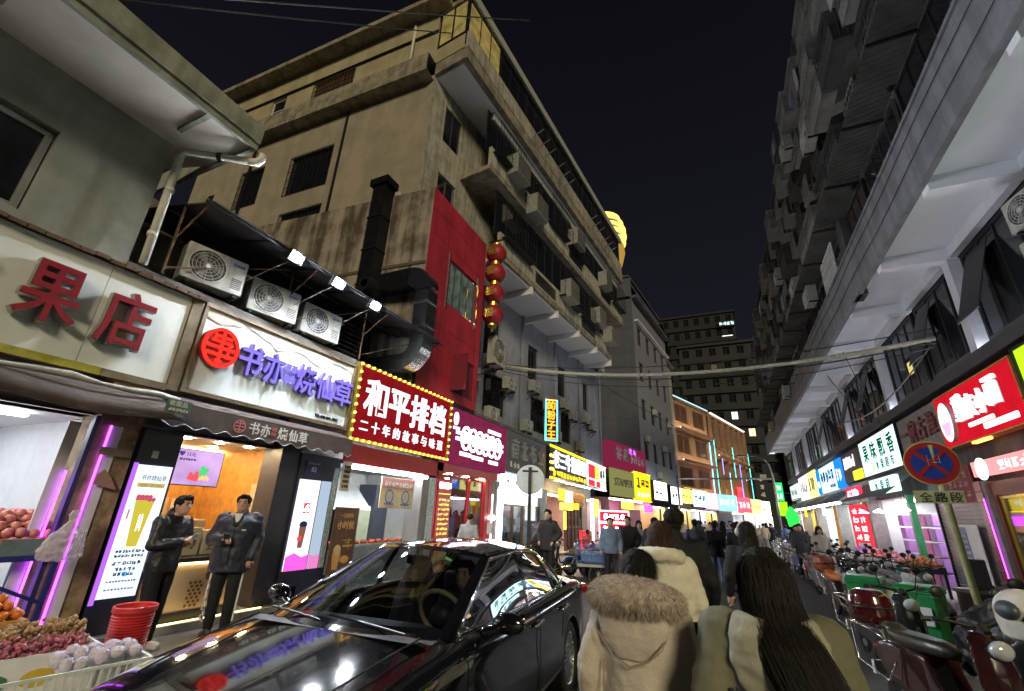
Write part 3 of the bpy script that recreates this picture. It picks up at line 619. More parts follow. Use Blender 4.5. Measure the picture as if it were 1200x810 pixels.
# ================================================================ left side continued: address pier, light box, kitchen shop
lb = thing('menu_light_box', 'tall white light box with a drink photo and pink base beside the tea kiosk', 'sign', (-7.27, 6.24, .55), LFS)
MB().box(-.02, .98, .012, .12, -.4, 2.1).build('housing', MATS['navy_housing'], lb)
MB().box(.03, .52, -.012, .01, .05, 1.62).build('panel', emit('white_box_glow', (.93, .93, 1.0), 0.65), lb)
MB().box(.56, .80, -.012, .01, .05, 1.62).build('panel', emit('pale_blue_box_glow', (.55, .68, .85), 0.4), lb)
MB().box(.84, .95, -.012, .01, .05, 1.9).build('panel', mat('mosaic_tile', (.35, .42, .45), .4, var=.5, scale=30), lb)
PINKE = emit('pink_print_glow', (.9, .08, .45), .9, False)
blob(lb, 'printed_base', PINKE, [(.03, .05), (.52, .05), (.52, .30), (.38, .26), (.20, .34), (.03, .28)], -.0125); blob(lb, 'printed_base', emit('pink_print_dim', (.7, .2, .5), .6, False), [(.56, .05), (.80, .05), (.80, .30), (.66, .26), (.56, .3)], -.0125)
blob(lb, 'printed_cup', emit('print_brown', (.25, .1, .08), .5, False), [(.24, .42), (.34, .42), (.37, .78), (.21, .78)], -.0125); disc3(lb, .29, .82, .09, emit('print_dark', (.03, .03, .08), .4, False), -.0125, .003, 14, 'printed_lid', r2=.06); disc3(lb, .25, .58, .05, emit('print_red', (.8, .06, .06), .6, False), -.017, .003, 10, 'printed_bow')
rb = plate(lb, 'printed_seal', MATS['print_red'], .22, .36, 1.02, 1.2, -.0155, -.0125); strokes(rb, .235, 1.04, .11, .14, LAMPW, 9, -.0157, 8, .1, .002)
ad = plate(lb, 'address_plate', mat('address_blue', (.03, .035, .14), .5), .10, .48, 1.72, 1.98, -.004, .010); text(ad, '82', .24, 1.76, .13, mat('pale_print', (.45, .5, .7), .5), -.006, .003, .02); strow(ad, .14, 1.9, .28, .05, MATS['pale_print'], 5, 77, -.005)
WALLG = mat('tiled_grey_wall', (.45, .47, .46), .4, var=.1)
ks = thing('kitchen_shop', 'open kitchen of the red sign stall with steel hood and hanging menu', 'shop', (-7.3, 7.30, 0), LFS)
room(ks, .25, 3.25, 2.2, 2.6, WALLG, PAVE, WHITEP, .3)
plate(ks, 'red_header', mat('red_header', (.34, .02, .02), .5), .05, 3.85, 2.60, 3.0, .0, .08); 
tb = plate(ks, 'tube_lamp', emit('header_tube', (.92, .97, 1.0), 40), .35, 3.15, 2.5, 2.57, .02, .08)
MB().add([(.3, .8, 1.65), (2.0, .8, 1.65), (2.0, 2.15, 1.65), (.3, 2.15, 1.65), (.7, 1.4, 2.55), (1.6, 1.4, 2.55), (1.6, 2.15, 2.55), (.7, 2.15, 2.55)], [(0, 3, 2, 1), (0, 1, 5, 4), (1, 2, 6, 5), (3, 0, 4, 7), (4, 5, 6, 7)]).build('extractor_hood', mat('brushed_steel', (.5, .55, .55), .35, .8), ks)
plate(ks, 'splashback', mat('sooty_steel', (.10, .12, .14), .4, .6, var=.5, scale=6), .3, 2.0, .9, 1.64, 2.1, 2.15); plate(ks, 'fridge', mat('pale_green_door', (.52, .58, .42), .5), 2.05, 2.65, .2, 1.75, 1.4, 1.9); plate(ks, 'dark_cabinet', mat('charcoal_cabinet', (.05, .06, .09), .4), 2.66, 3.2, .12, 2.3, 1.3, 1.9)
MB().box(.25, 3.2, .28, .8, .1, .88).build('counter', MATS['brushed_steel'], ks); MB().box(.25, 3.2, .25, .85, .884, .93).build('counter_top', MATS['brushed_steel'], ks)
for k in range(10): MB().ball((.5 + k * .26, .5, .96), (.09, .08, .06), 8, 5).build('food_tray', mat('chili_food', (.40, .08, .03), .6, var=.5, scale=30), ks, True)
hm = plate(ks, 'hanging_menu', mat('menu_yellow', (.62, .50, .30), .5), 1.35, 2.62, 1.72, 2.42, .04, .06); plate(hm, 'printed_head', mat('menu_pink', (.62, .30, .30), .5), 1.37, 2.60, 2.16, 2.40, .034, .039)
for x in (1.68, 2.3): ring(hm, x, 1.98, .16, .03, mat('bowl_blue', (.10, .14, .32), .5), .038, .004, 18, 'printed_bowl'); disc3(hm, x, 1.98, .11, mat('dumpling_print', (.48, .46, .42), .6), .038, .003, 14, 'printed_food'); strow(hm, x - .18, 1.78, .36, .06, MATS['bowl_blue'], 4, int(x * 10), .039)
strow(hm, 1.45, 2.2, 1.08, .12, WHITEP, 8, 61, .033)
tile = plate(ks, 'tiled_pier', MATS['mosaic_tile'], 3.3, 3.62, .1, 2.55, .01, .06)
sp = plate(ks, 'price_scroll', mat('scroll_paper', (.52, .47, .36), .7), .0, .26, 2.02, 2.62, -.02, -.01)
for j in range(5): strow(sp, .04, 2.08 + j * .1, .18, .06, mat('scroll_ink', (.10, .05, .04), .6), 3, 90 + j, -.021)
br = thing('poster_stand', 'dark brown dessert poster with golden writing before the kitchen', 'poster', (-7.15, 7.18, .10), LFS)
plate(br, 'board', mat('brown_poster', (.11, .055, .028), .5, var=.3), 0, .66, .35, 1.60, 0, .03); ORG = mat('orange_print', (.60, .32, .10), .5)
text(br, '一口回到', .14, 1.40, .09, ORG, -.004, .004, .02, w=.36); text(br, '小时候', .10, 1.18, .17, ORG, -.004, .004, .03, w=.46)
blob(br, 'printed_cone', ORG, [(.12, .45), (.26, .45), (.30, .75), (.08, .75)], -.001); disc3(br, .19, .80, .10, mat('cream_print', (.60, .45, .22), .5), -.002, .004, 10, 'printed_cream'); disc3(br, .42, .62, .12, ORG, -.001, .004, 12, 'printed_bowl', r2=.07); strokes(br, .3, .75, .3, .3, ORG, 12, -.001, 6, .05, .003)
for x in (.05, .58): MB().box(x, x + .03, .03, .25, 0, .36).build('leg', DKMET, br); 
# ---------------------------------------------------------------- red glass-door restaurant
RDW = mat('red_lacquer', (.42, .018, .025), .35, var=.12)
rs = thing('red_restaurant', 'red lacquered restaurant front with glass door and yellow menu board', 'shop', (-7.3, 10.85, 0), LFS)
room(rs, .4, 3.7, 2.8, 2.75, mat('red_room_wall', (.34, .03, .03), .5), PAVE, WHITEP, .3); downlights(rs, [(.9, .15), (1.9, .15), (2.9, .15), (1.4, 1.3), (2.6, 1.3)], 2.75, MATS['warm_downlight'], .07); MB().box(.0, 3.8, .0, .3, 2.76, 3.0).build('header', RDW, rs)
for x0, x1 in ((.0, .08), (2.95, 3.15), (3.2, 3.45)): MB().box(x0, x1, .0, .28, .1, 2.75).build('red_post', RDW, rs)
rm = plate(rs, 'menu_board', RDW, .10, .78, .9, 2.55, -.03, -.01); plate(rs, 'yellow_notice', mat('yellow_notice', (.65, .48, .20), .5), .10, .78, .45, .88, -.03, -.01); YP = emit('yellow_print', (1, .65, .12), .8, False)
for j in range(8): strow(rm, .16, 1.08 + j * .125, .56, .07, YP, 4, 200 + j, -.031, .15, .2, 5)
plate(rm, 'yellow_rule', YP, .14, .74, 2.14, 2.17, -.034, -.031); strow(rm, .14, 2.3, .6, .16, LAMPW, 6, 240, -.031)
MB().box(.85, 1.0, .1, .2, .1, 1.15).build('yellow_rail', mat('yellow_wood', (.62, .42, .06), .5), rs); MB().box(1.002, 2.9, .1, .2, 1.09, 1.17).build('yellow_rail', MATS['yellow_wood'], rs)
d_ = window(rs, 1.95, .12, .95, 2.55, 1, 1, RDW, GLASS, .04, .06, .05, 'glass_door'); MB().tube([(2.1, -.03, .5), (2.1, -.03, 1.45)], .018, 8).build('handle', STEEL, d_, True); MB().tube([(2.2, -.03, .5), (2.2, -.03, 1.45)], .018, 8).build('handle', STEEL, d_, True)
window(rs, .82, .12, 1.1, 2.55, 1, 1, RDW, GLASS, .06, .06, .05); p = plate(rs, 'calligraphy', mat('tan_scroll', (.60, .36, .16), .6), 1.3, 2.0, 1.35, 2.0, 2.6, 2.64); text(p, '富', 1.4, 1.42, .5, MATS['scroll_ink'], 2.59, .003, .02)
plate(rs, 'lit_pillar', emit('white_pillar_glow', (1, .95, .95), 2.5), 3.47, 3.53, .3, 2.3, -.01, .02); plate(rs, 'meter_box', WHITEP, 3.2, 3.44, 1.05, 1.4, -.06, -.002)
for z in (1.55, .75): MB().ball((3.5, -.06, z), .07, 10, 6).build('wall_lamp', emit('pink_white_lamp', (1, .85, .92), 24), rs, True)

# ================================================================ red box building with the concrete flank, ducts and lanterns
CONC = mat('stained_concrete', (.075, .058, .045), .9, col2=(.33, .28, .23), scale=1.3, bump=.4, bscale=8, streak=.55)
RED = mat('crimson_render', (.40, .022, .045), .65, var=.22, scale=1.1, streak=.4, bump=.1, bscale=12)
rbx = thing('red_building', 'crimson fronted upper storey with stained concrete flank', 'building', (-7.3, 9.4, 0), LFS)
MB().holed(0, 3.35, 4.85, 11.35, [(1.0, 2.85, 7.8, 9.4), (1.75, 3.1, 5.1, 6.35)], 0, .15).build('front_wall', RED, rbx)
MB().box(-.16, -.002, -.01, .3, 5.7, 11.35).build('corner_edge', RED, rbx)
for z in (6.9, 9.75, 10.6): MB().box(0, 3.35, -.004, .0, z, z + .018).build('panel_joint', mat('red_joint', (.16, .01, .02), .7), rbx)
for x in (.85, 3.0): MB().box(x, x + .018, -.0055, .0, 4.85, 11.3).build('panel_joint', MATS['red_joint'], rbx)
fl = MB(); fl.add([(-.165, .0, 4.9), (-.85, 7.6, 4.9), (-.85, 7.6, 11.3), (-.165, .0, 11.3)], [(3, 2, 1, 0)]); fl.build('flank_wall', CONC, rbx)
fl = MB(); fl.add([(-.20, .0, 8.55), (-.885, 7.6, 8.55), (-.885, 7.6, 8.65), (-.20, .0, 8.65)], [(3, 2, 1, 0)]); fl.build('flank_joint', mat('dark_joint', (.10, .085, .07), .9), rbx)
MB().slab([(-.16, .02), (3.35, .02), (3.35, 7.6), (-.84, 7.6)], 11.2, 11.34).build('roof', CONC, rbx)
MB().quad((3.35, 0, 4.85), (3.35, 1.4, 4.85), (3.35, 1.4, 11.35), (3.35, 0, 11.35)).build('far_wall', RED, rbx)
CURT = emit('curtained_pane', (.30, .36, .28), .10, var=.5, scale=4)
window(rbx, 1.02, 7.82, 1.81, 1.56, 4, 1, STEEL, CURT, .06, .07, .05)
for x in (1.0, 2.85): MB().box(x - .03, x + .03, -.05, 0, 7.6, 9.6).build('window_rail', STEEL, rbx)
w_ = window(rbx, 1.77, 5.12, 1.31, 1.21, 3, 1, mat('maroon_frame', (.18, .02, .04), .5), mat('maroon_pane', (.10, .02, .04), .2), .06, .07, .06)
o = MB().box(0, .03, -.55, 0, 5.15, 6.3).build('shutter', MATS['maroon_frame'], rbx, loc=(1.7, 0, 0)); 
for k in range(4): MB().box(.031, .036, -.5, -.06, 5.22 + k * .27, 5.42 + k * .27).build('shutter_panel', MATS['maroon_pane'], o)
DUCT = mat('black_duct', (.03, .032, .04), .35, .7, var=.3); GALV = mat('galvanised', (.55, .56, .58), .25, 1.0, var=.25, scale=9)
du = thing('exhaust_duct', 'black rectangular exhaust duct with shiny steel elbows on the red building', 'duct', (-9.1, 8.95, 0), 0)
MB().box(-.26, .26, -.28, .18, 5.6, 11.6).build('riser', DUCT, du); MB().box(-.36, .36, -.36, .2, 11.55, 11.8).build('riser_cap', DUCT, du)
for z in (6.8, 7.9, 9.1, 10.3): MB().box(-.29, .29, -.31, .19, z, z + .05).build('flange', DKMET, du)
MB().box(.262, 1.75, -.34, .06, 7.55, 8.05).build('branch', DUCT, du)
el = MB(); el.loft([[(1.75 + .75 * math.sin(a) + 0, -.34 - .0, 8.05 - .75 * (1 - math.cos(a)) * .9), (1.75 + .75 * math.sin(a), .10, 8.05 - .75 * (1 - math.cos(a)) * .9),
                       (1.75 + .30 * math.sin(a), .10, 7.55 - .30 * (1 - math.cos(a)) * .9), (1.75 + .30 * math.sin(a), -.34, 7.55 - .30 * (1 - math.cos(a)) * .9)] for a in [math.pi / 2 * i / 7 for i in range(8)]]); el.build('elbow', GALV, du, fix=True)
MB().box(2.06, 2.49, -.335, .095, 5.75, 7.27).build('drop', GALV, du)
el = MB(); el.loft([[(2.06 - .25 * (1 - math.cos(a)), -.33, 5.75 - .25 * math.sin(a)), (2.06 - .25 * (1 - math.cos(a)), .09, 5.75 - .25 * math.sin(a)),
                       (2.49 - .68 * (1 - math.cos(a)), .09, 5.75 - .68 * math.sin(a)), (2.49 - .68 * (1 - math.cos(a)), -.33, 5.75 - .68 * math.sin(a))] for a in [math.pi / 2 * i / 7 for i in range(8)]]); el.build('elbow', GALV, du, fix=True)
MB().box(.2, 1.80, -.32, .08, 5.08, 5.49).build('return_duct', GALV, du)
for z in (6.2, 6.9): MB().box(2.03, 2.52, -.365, .125, z, z + .04).build('flange', STEEL, du)
MB().lathe([(.22, 0), (.24, .3), (.2, .55), (.12, .6), (.12, 0)], (.55, -.75, 7.6), 16, 'y').build('fan_housing', DKMET, du)
LAN = mat('red_lantern_silk', (.30, .012, .018), .5, var=.2, scale=3)
l0 = None
for k in range(4):
    z = 11.0 - k * .86; lbk = ('topmost', 'second from the top', 'third from the top', 'lowest')[k]
    if l0 is None:
        l0 = thing('red_lantern', '%s of the four red lanterns hung beside the crimson wall' % lbk, 'lantern', (-6.98, 13.0, z), 0, 'red lanterns on the wall'); l0.scale = (1.32, 1.32, 1.32)
        bd = MB(); nseg = 16
        bd.loft([[(.29 * math.sin(t) * math.cos(2 * math.pi * j / nseg) * (1 + .03 * (j % 2)), .29 * math.sin(t) * math.sin(2 * math.pi * j / nseg) * (1 + .03 * (j % 2)), .30 * math.cos(t)) for j in range(nseg)] for t in [.45 + 2.25 * i / 9 for i in range(10)]])
        bd.build('silk_body', LAN, l0, True); MB().lathe([(0, .27), (.13, .27), (.13, .33), (0, .33)], n=14).build('top_cap', GOLD, l0); MB().lathe([(0, -.33), (.12, -.33), (.12, -.27), (0, -.27)], n=14).build('bottom_cap', GOLD, l0)
        MB().tube([(0, 0, .33), (0, 0, .56)], .01, 5).build('cord', RUST, l0); MB().tube([(0, 0, -.33), (0, 0, -.48)], [.02, .035], 6).build('tassel', GOLD, l0)
        text(l0, '福', -.13, -.16, .28, GOLD, -.295, .004, .03, 'character')
    else: dup(l0, (-6.98, 13.0, z), 0, '%s of the four red lanterns hung beside the crimson wall' % lbk)
lbk = MB().tube([(-7.3, 12.95, 11.58), (-6.6, 13.0, 11.60)], .03, 6).build('lantern_bracket', DKMET); tag(lbk, 'dark steel bracket arm holding the red lanterns', 'bracket')

# ================================================================ big yellowish residential block
OCH = mat('ochre_render', (.36, .32, .20), .85, var=.13, scale=.8, bump=.2, bscale=10, streak=.3)
BRW = mat('brown_render', (.30, .26, .20), .85, var=.14, scale=.7, bump=.2, bscale=10, streak=.3)
CSL = mat('slab_concrete', (.24, .21, .16), .9, var=.35, scale=2, streak=.3)
BGW = mat('blue_grey_render', (.265, .275, .33), .75, var=.14, scale=1.2, streak=.35)
WSOF = mat('white_soffit', (.76, .77, .82), .7, var=.06)
PARA = mat('parapet_render', (.34, .32, .26), .85, var=.3, scale=2, streak=.5)
TH = rad(5.5); dS = Vector((math.sin(TH), math.cos(TH), 0)); nS = Vector((math.cos(TH), -math.sin(TH), 0)); OB = Vector((-8.8, 10.2, 0))
bb = thing('apartment_block', 'tall ochre and grey apartment block with long balconies behind the red building', 'building', OB, rad(90 - 5.5))
L_ = 20.0
# flank facing the camera: from the front corner to the left, as a local wall
def flank(name, m, z0, z1, holes=(), off=0.0, x0=-14.1, x1=0.0):
    b = MB().holed(x0, x1, z0, z1, list(holes), -off, .18); o = b.build(name, m, bb); o.rotation_euler = (0, 0, rad(-90 + 5.5 + 2.15)); return o
def fwin(*a, **k):
    q = window(bb, *a, **k); q.rotation_euler = (0, 0, rad(-90 + 5.5 + 2.15)); return q
o = flank('flank_wall', BRW, 4.9, 18.2, [(-7.2, -4.75, 14.1, 16.2), (-10.4, -8.9, 14.2, 16.3), (-7.0, -4.7, 11.0, 13.1), (-10.6, -9.3, 11.2, 13.3), (-12.6, -12.1, 13.9, 15.6)], 0)
for x, z, w, h in ((-7.2, 14.1, 2.45, 2.1), (-10.4, 14.2, 1.5, 2.1), (-7.0, 11.0, 2.3, 2.1), (-10.6, 11.2, 1.3, 2.1)):
    q = fwin(x + .02, z + .02, w - .04, h - .04, 3, 1, DKMET, PANE, .10, .06, .05); grille(q, x, z, w, h, -.03, 11, DKMET, 5)
fwin(-12.58, 13.92, .46, 1.66, 1, 2, STEEL, PANE, .08)
o2 = flank('flank_wall', OCH, 18.82, 21.6, [(-7.0, -4.5, 19.3, 20.7), (-9.8, -8.8, 19.3, 20.7)], 0)
q = fwin(-6.98, 19.32, 2.46, 1.36, 3, 1, RUST, mat('dim_brown_pane', (.05, .04, .03), .3), .08); grille(q, -7.0, 19.3, 2.5, 1.4, -.03, 12, RUST, 5); fwin(-9.78, 19.32, .96, 1.36, 1, 2, WHITEP, PANE, .08)
flank('ledge', CSL, 17.9, 18.8, [], .55); flank('ledge', OCH, 20.75, 21.75, [], .12) 
for z0, z1, off in ((18.8, 18.82, .55), ):
    b = MB().box(-14.1, 0.0, -.55, .2, 18.8, 18.81); oo = b.build('ledge_top', CSL, bb); oo.rotation_euler = (0, 0, rad(-90 + 5.5 + 2.15))
b = MB().box(-14.1, .0, -.55, .2, 17.88, 17.9); oo = b.build('ledge_soffit', CSL, bb); oo.rotation_euler = (0, 0, rad(-90 + 5.5 + 2.15))
b = MB().box(-14.6, .6, -.75, 3, 21.752, 22.0); oo = b.build('roof_edge', CSL, bb); oo.rotation_euler = (0, 0, rad(-90 + 5.5 + 2.15))
for x in (-5.4, -9.9):
    b = MB().box(x, x + .10, -.12, -.02, 4.9, 17.8) if x < -6 else MB().box(x + 1.1, x + 1.16, -.1, -.02, 4.9, 17.8); oo = b.build('rain_pipe', DKMET, bb); oo.rotation_euler = (0, 0, rad(-90 + 5.5 + 2.15))
b = MB().tube([(-1.25, -.14, 18.9), (-1.25, -.14, 21.7)], .06, 10); oo = b.build('drain_pipe', CREAM, bb, True); oo.rotation_euler = (0, 0, rad(-90 + 5.5 + 2.15))
# front: local x along the street, y inward
yF = 0.0; yO = -1.5
MB().holed(0, L_, 11.3, 21.7, [(.9, 2.0, 12.2, 14.0), (.9, 2.0, 15.6, 17.4)], yF, .15).build('front_wall', PARA, bb)
hol = [(5.2, 6.5, 8.0, 9.9), (9.2, 10.3, 8.0, 9.8), (12.8, 13.9, 8.0, 9.8), (16.6, 17.5, 8.0, 9.8), (5.4, 7.2, 5.6, 7.3), (9.6, 11.2, 5.5, 7.2), (13.2, 14.6, 5.5, 7.2)]
MB().holed(0, L_, 4.85, 11.25, hol, .35, .2).build('front_wall', BGW, bb)
for a, b_, c_, d_ in hol: window(bb, a + .02, c_ + .02, b_ - a - .04, d_ - c_ - .04, 2, 1, DKMET, PANE, .45, .06, .05)
window(bb, .92, 12.22, 1.06, 1.76, 2, 1, STEEL, PANE, .05); window(bb, .92, 15.62, 1.06, 1.76, 2, 1, STEEL, PANE, .05)
MB().box(0, L_, .8, 8, 4.9, 21.6).build('core', DARKIN, bb)
for xx in (4.9, 8.4, 12.2, 15.8, 19.5): MB().tube([(xx, .25, 4.9), (xx, .25, 11.2)], .055, 8).build('rain_pipe', BGW, bb, True)
# white soffit bays divided by beams below the long balcony
for i in range(5):
    x0 = 3.2 + i * 2.75; x1 = x0 + 2.70 if i < 4 else 16.8
    MB().box(x0 + .2, x1, yO + .12, .34, 11.0, 11.1).build('soffit_panel', WSOF, bb); MB().box(x0, x0 + .198, yO + .02, .34, 10.72, 11.1).build('soffit_beam', WSOF, bb)
MB().box(16.8, 16.99, yO + .02, .34, 10.72, 11.1).build('soffit_beam', WSOF, bb)
for z0, xs0, xs1 in ((11.1, 3.2, 16.99), (14.6, 2.2, L_)):
    MB().box(xs0, xs1, yO, -.001, z0, z0 + .22).build('balcony_slab', CSL, bb)
    npan = int((xs1 - xs0) / 2.3)
    for i in range(npan):
        x0 = xs0 + i * (xs1 - xs0) / npan; x1 = x0 + (xs1 - xs0) / npan - .03
        MB().box(x0, x1, yO - .02, yO + .12, z0 + .224, z0 + 1.1).build('parapet_panel', PARA, bb)
        lv = MB(); [lv.box(x0 + .3, x1 - .35, yO - .045, yO - .022, z0 + .35 + k * .1, z0 + .40 + k * .1) for k in range(6)]
        if i % 2: lv.build('parapet_slats', DKMET, bb)
        window(bb, x0 + .02, z0 + 1.12, x1 - x0 - .04, 2.2, 3, 1, DKMET, PANE, yO + .25 + (0 if i % 3 else .05), .05, .05)
        if i % 3 != 1: grille(bb, x0 + .1, z0 + .9, x1 - x0 - .3, .9 if i % 2 else 1.5, yO - .35, 9, DKMET, 4); MB().box(x0 + .1, x1 - .2, yO - .36, yO - .02, z0 + .87, z0 + .9).build('cage_floor', DKMET, bb)
for x0, z0 in ((5.2, 14.4), (9.0, 11.9), (10.0, 15.6), (13.3, 12.2), (14.8, 15.4), (3.4, 15.2), (15.4, 11.8)):
    cg = MB().box(x0, x0 + 1.1, yO - .60, yO - .024, z0, z0 + 1.0).build('window_cage', mat('corrugated_grey', (.32, .32, .29), .6, .3, var=.2), bb)
    for k in range(8): MB().box(x0 - .012, x0 + 1.112, yO - .615, yO - .59, z0 + .08 + k * .115, z0 + .11 + k * .115).build('slat', DKMET, cg)
MB().box(.0, L_ + .2, yO - .1, -.001, 18.2, 18.8).build('balcony_slab', CSL, bb); MB().box(.15, L_, yO + .15, -.01, 18.14, 18.196).build('soffit_panel', WSOF, bb)
MB().box(2.6, L_, yO + .25, yO + .45, 17.7, 18.13).build('window_beam', mat('pale_beam', (.42, .42, .40), .7), bb)
npan = 8
for i in range(npan):
    x0 = .0 + i * L_ / npan; x1 = x0 + L_ / npan - .03
    MB().box(x0, x1, yO - .12, yO + .05, 18.802, 19.7).build('parapet_panel', PARA, bb)
    window(bb, x0 + .02, 19.72, x1 - x0 - .04, 1.95, 3, 1, DKMET, PANE if i else emit('warm_lit_pane', (.75, .55, .16), .15, var=.4, scale=2), yO + .0, .05, .06)
    if i in (2, 3, 5, 6): grille(bb, x0 + .2, 19.3, x1 - x0 - .5, 1.2, yO - .5, 8, DKMET, 3); [MB().tube([(x0 + .4 + k * .7, yO - .1, 19.0), (x0 + .4 + k * .7, yO - .75, 19.25)], .03, 6).build('drying_arm', STEEL, bb) for k in range(3)]
window(bb, -.04, 19.0, .02, 3.2, 1, 1, DKMET, PANE, yO, .05, .004)
b = MB(); [b.box(-.03 - .004 * k, .0, yO + .1 + k * .7, yO + .72 + k * .7, 19.75, 21.6) for k in range(2)]; b.build('side_pane', MATS['warm_lit_pane'], bb)
b = MB(); [b.box(-.05, .0, yO + .04 + k * .7, yO + .1 + k * .7, 19.7, 21.65) for k in range(3)]; b.box(-.052, 0, yO + .0, 0, 19.62, 19.74); b.build('side_frame', DKMET, bb)
MB().box(-.03, .0, yO + .05, 0, 18.81, 19.62).build('side_parapet', OCH, bb)
MB().box(-.1, L_ + .1, yO - .12, -.001, 21.71, 21.96).build('roof_edge', CSL, bb); MB().box(-.1, L_ + .1, yO - .18, yO - .122, 21.6, 22.06).build('gutter', mat('pale_gutter', (.40, .40, .38), .6), bb)
MB().box(.0, L_, .0, 8, 21.7, 21.85).build('roof', CSL, bb)
MB().box(L_ - .05, L_, .42, 8, 4.9, 21.7).build('far_wall', BGW, bb)
# wall-mounted air conditioners of the blue-grey wall
aw0 = make_ac('small air conditioner on the blue grey wall closest to the red lanterns', (0, 0, 0), rad(84.5), .8, .58, .28)
br_ = MB(); br_.box(.08, .12, .0, .42, -.05, 0); br_.box(.68, .72, .0, .42, -.05, 0); br_.tube([(.1, .02, -.03), (.1, .42, -.4)], .014, 5); br_.tube([(.7, .02, -.03), (.7, .42, -.4)], .014, 5); br_.build('bracket', RUST, aw0)
acs = [(5.0, 7.3), (6.6, 6.75), (9.0, 7.25), (10.6, 6.7), (12.7, 7.2), (13.9, 6.8), (15.9, 7.0), (17.0, 6.75), (3.7, 6.45), (5.3, 5.15), (3.55, 5.0), (8.3, 5.2), (11.6, 5.25), (14.9, 5.2)]
wherel = ['under the first window below the white soffit', 'beside the tall dark window frame', 'left of the pair under the second window', 'right of the pair under the second window', 'left under the third window', 'right under the third window', 'in the far upper row, left of two', 'in the far upper row, right of two',
          'alone just right of the crimson wall', 'lower right of a pair near the crimson wall', 'lower left of a pair near the crimson wall', 'just above the dark grey shop sign', 'beside the upright neon sign', 'above the far end of the yellow sign']
for i, ((sx_, z), wl) in enumerate(zip(acs, wherel)):
    p = OB + dS * sx_ + nS * (-.35 + .44); p.z = z
    lbl = 'white air conditioner on blue grey wall, ' + wl
    if i == 0: aw0.location = p; aw0['label'] = lbl
    else: dup(aw0, p, rad(84.5), lbl)
for xx, z0, n_ in ((3.0, 6.9, 'a'), ):
    o = make_ac('air conditioner seen side-on high beside the lowest lantern', (-7.05, 13.5, 6.75), rad(90), .85, 1.1, .35)
o = make_ac('cream air conditioner on the ochre wall ledge above the concrete flank', (-9.3, 9.9, 11.6), rad(100), .9, .7)
o = make_ac('small white unit on the window grille of the ochre flank wall', (-13.2, 9.5, 10.9), rad(10), .8, .6, .3)
# ================================================================ right side: long block with white soffit, dark glazing and caged windows
RGF = mat('right_grey_fascia', (.17, .175, .195), .75, var=.22, scale=1.5, streak=.5)
RSOF = mat('right_soffit', (.78, .79, .84), .7, var=.05, scale=1)
RDK = mat('right_dark_wall', (.06, .058, .055), .9, var=.35, scale=1.5, streak=.4)
RCOL = mat('right_column', (.48, .49, .53), .6, var=.08)
CORR = mat('corrugated_sheet', (.15, .145, .135), .55, .3, var=.3, scale=2)
CAGE = mat('cage_sheet', (.22, .218, .21), .6, .2, var=.4, scale=1.2); CAGE2 = mat('cage_sheet_dark', (.07, .07, .068), .6, .2, var=.4, scale=1.2)
GREYL = mat('grey_laundry', (.16, .15, .15), .9)
rb_ = thing('long_block', 'long dark residential block with white soffit and caged windows on the right', 'building', (5.0, 46, 0), RFS)
XN = 44.5       # near end in local x (world y = 46 - x)
MB().box(0, XN, .30, .7, 2.75, 5.15).build('lintel', RDK, rb_)
MB().box(0, XN, -.06, .30, 4.92, 5.18).build('ledge', mat('dark_ledge', (.06, .06, .065), .6, .3), rb_)
beams = [46 - (5.95 + 2.9 * k) for k in range(14)]
for i, xb in enumerate(beams):
    MB().box(xb - .13, xb + .13, -1.14, .20, 7.32, 7.6).build('soffit_beam', RSOF, rb_)
    x1 = xb - .132; x0 = beams[i + 1] + .132 if i + 1 < len(beams) else 0
    MB().box(x0, x1, -1.13, .20, 7.6, 7.66).build('soffit_panel', RSOF, rb_); MB().box(x0, x1, .05, .20, 7.35, 7.598).build('wall_beam', RCOL, rb_)
    if i % 2 == 0: MB().box(xb - .14, xb + .14, .0, .26, 5.19, 7.32).build('column', RCOL, rb_)
MB().box(beams[0] + .132, XN, -1.13, .20, 7.6, 7.66).build('soffit_panel', RSOF, rb_)
MB().box(.2, XN - .2, .02, .06, 5.185, 5.205).build('added_soffit_fill', emit('soffit_fill_glow', (.86, .90, 1.0), 15), rb_)  # unseen glowing strip added behind the ledge to brighten the soffit
MB().box(0, XN, .262, .5, 5.19, 5.36).build('window_sill', RCOL, rb_)
for i in range(0, 14):
    x1 = beams[i] - .14; x0 = max(0, beams[i] - 2.9 + .14)
    f = window(rb_, x0, 5.37, x1 - x0, 1.97, 4 if i < 7 else 3, 1, DKMET, PANE, .22, .06, .06)
    if i in (1, 2, 4, 5, 7): # hung dark sheets and open awning windows
        o = MB().box(x0 + .3, x0 + 1.2, -.02, .0, -1.5, .0).build('open_window', DKMET, rb_, loc=(0, .18, 7.1)); o.rotation_euler = (rad(-18), 0, 0)
window(rb_, beams[0] + .14, 5.37, XN - beams[0] - .2, 1.97, 4, 1, DKMET, PANE, .22, .06, .06)
MB().box(beams[3] - 1.3, beams[3] - 1.0, .236, .25, 5.9, 6.25).build('lit_pane', emit('yellow_room', (.8, .62, .2), .5), rb_)
MB().box(0, XN, .5, 8, 3.4, 16.4).build('core', DARKIN, rb_)
for i in range(15):   # fascia panels
    x0 = XN - (i + 1) * XN / 15; x1 = XN - i * XN / 15
    MB().box(x0, x1 - .006, -1.26, -1.14, 7.45, 8.66).build('fascia_panel', RGF, rb_)
MB().box(0, XN, -1.30, -1.0, 8.662, 8.74).build('fascia_cap', RGF, rb_)
MB().box(0, XN, -1.0, .5, 8.742, 16.4).build('upper_wall', RDK, rb_)
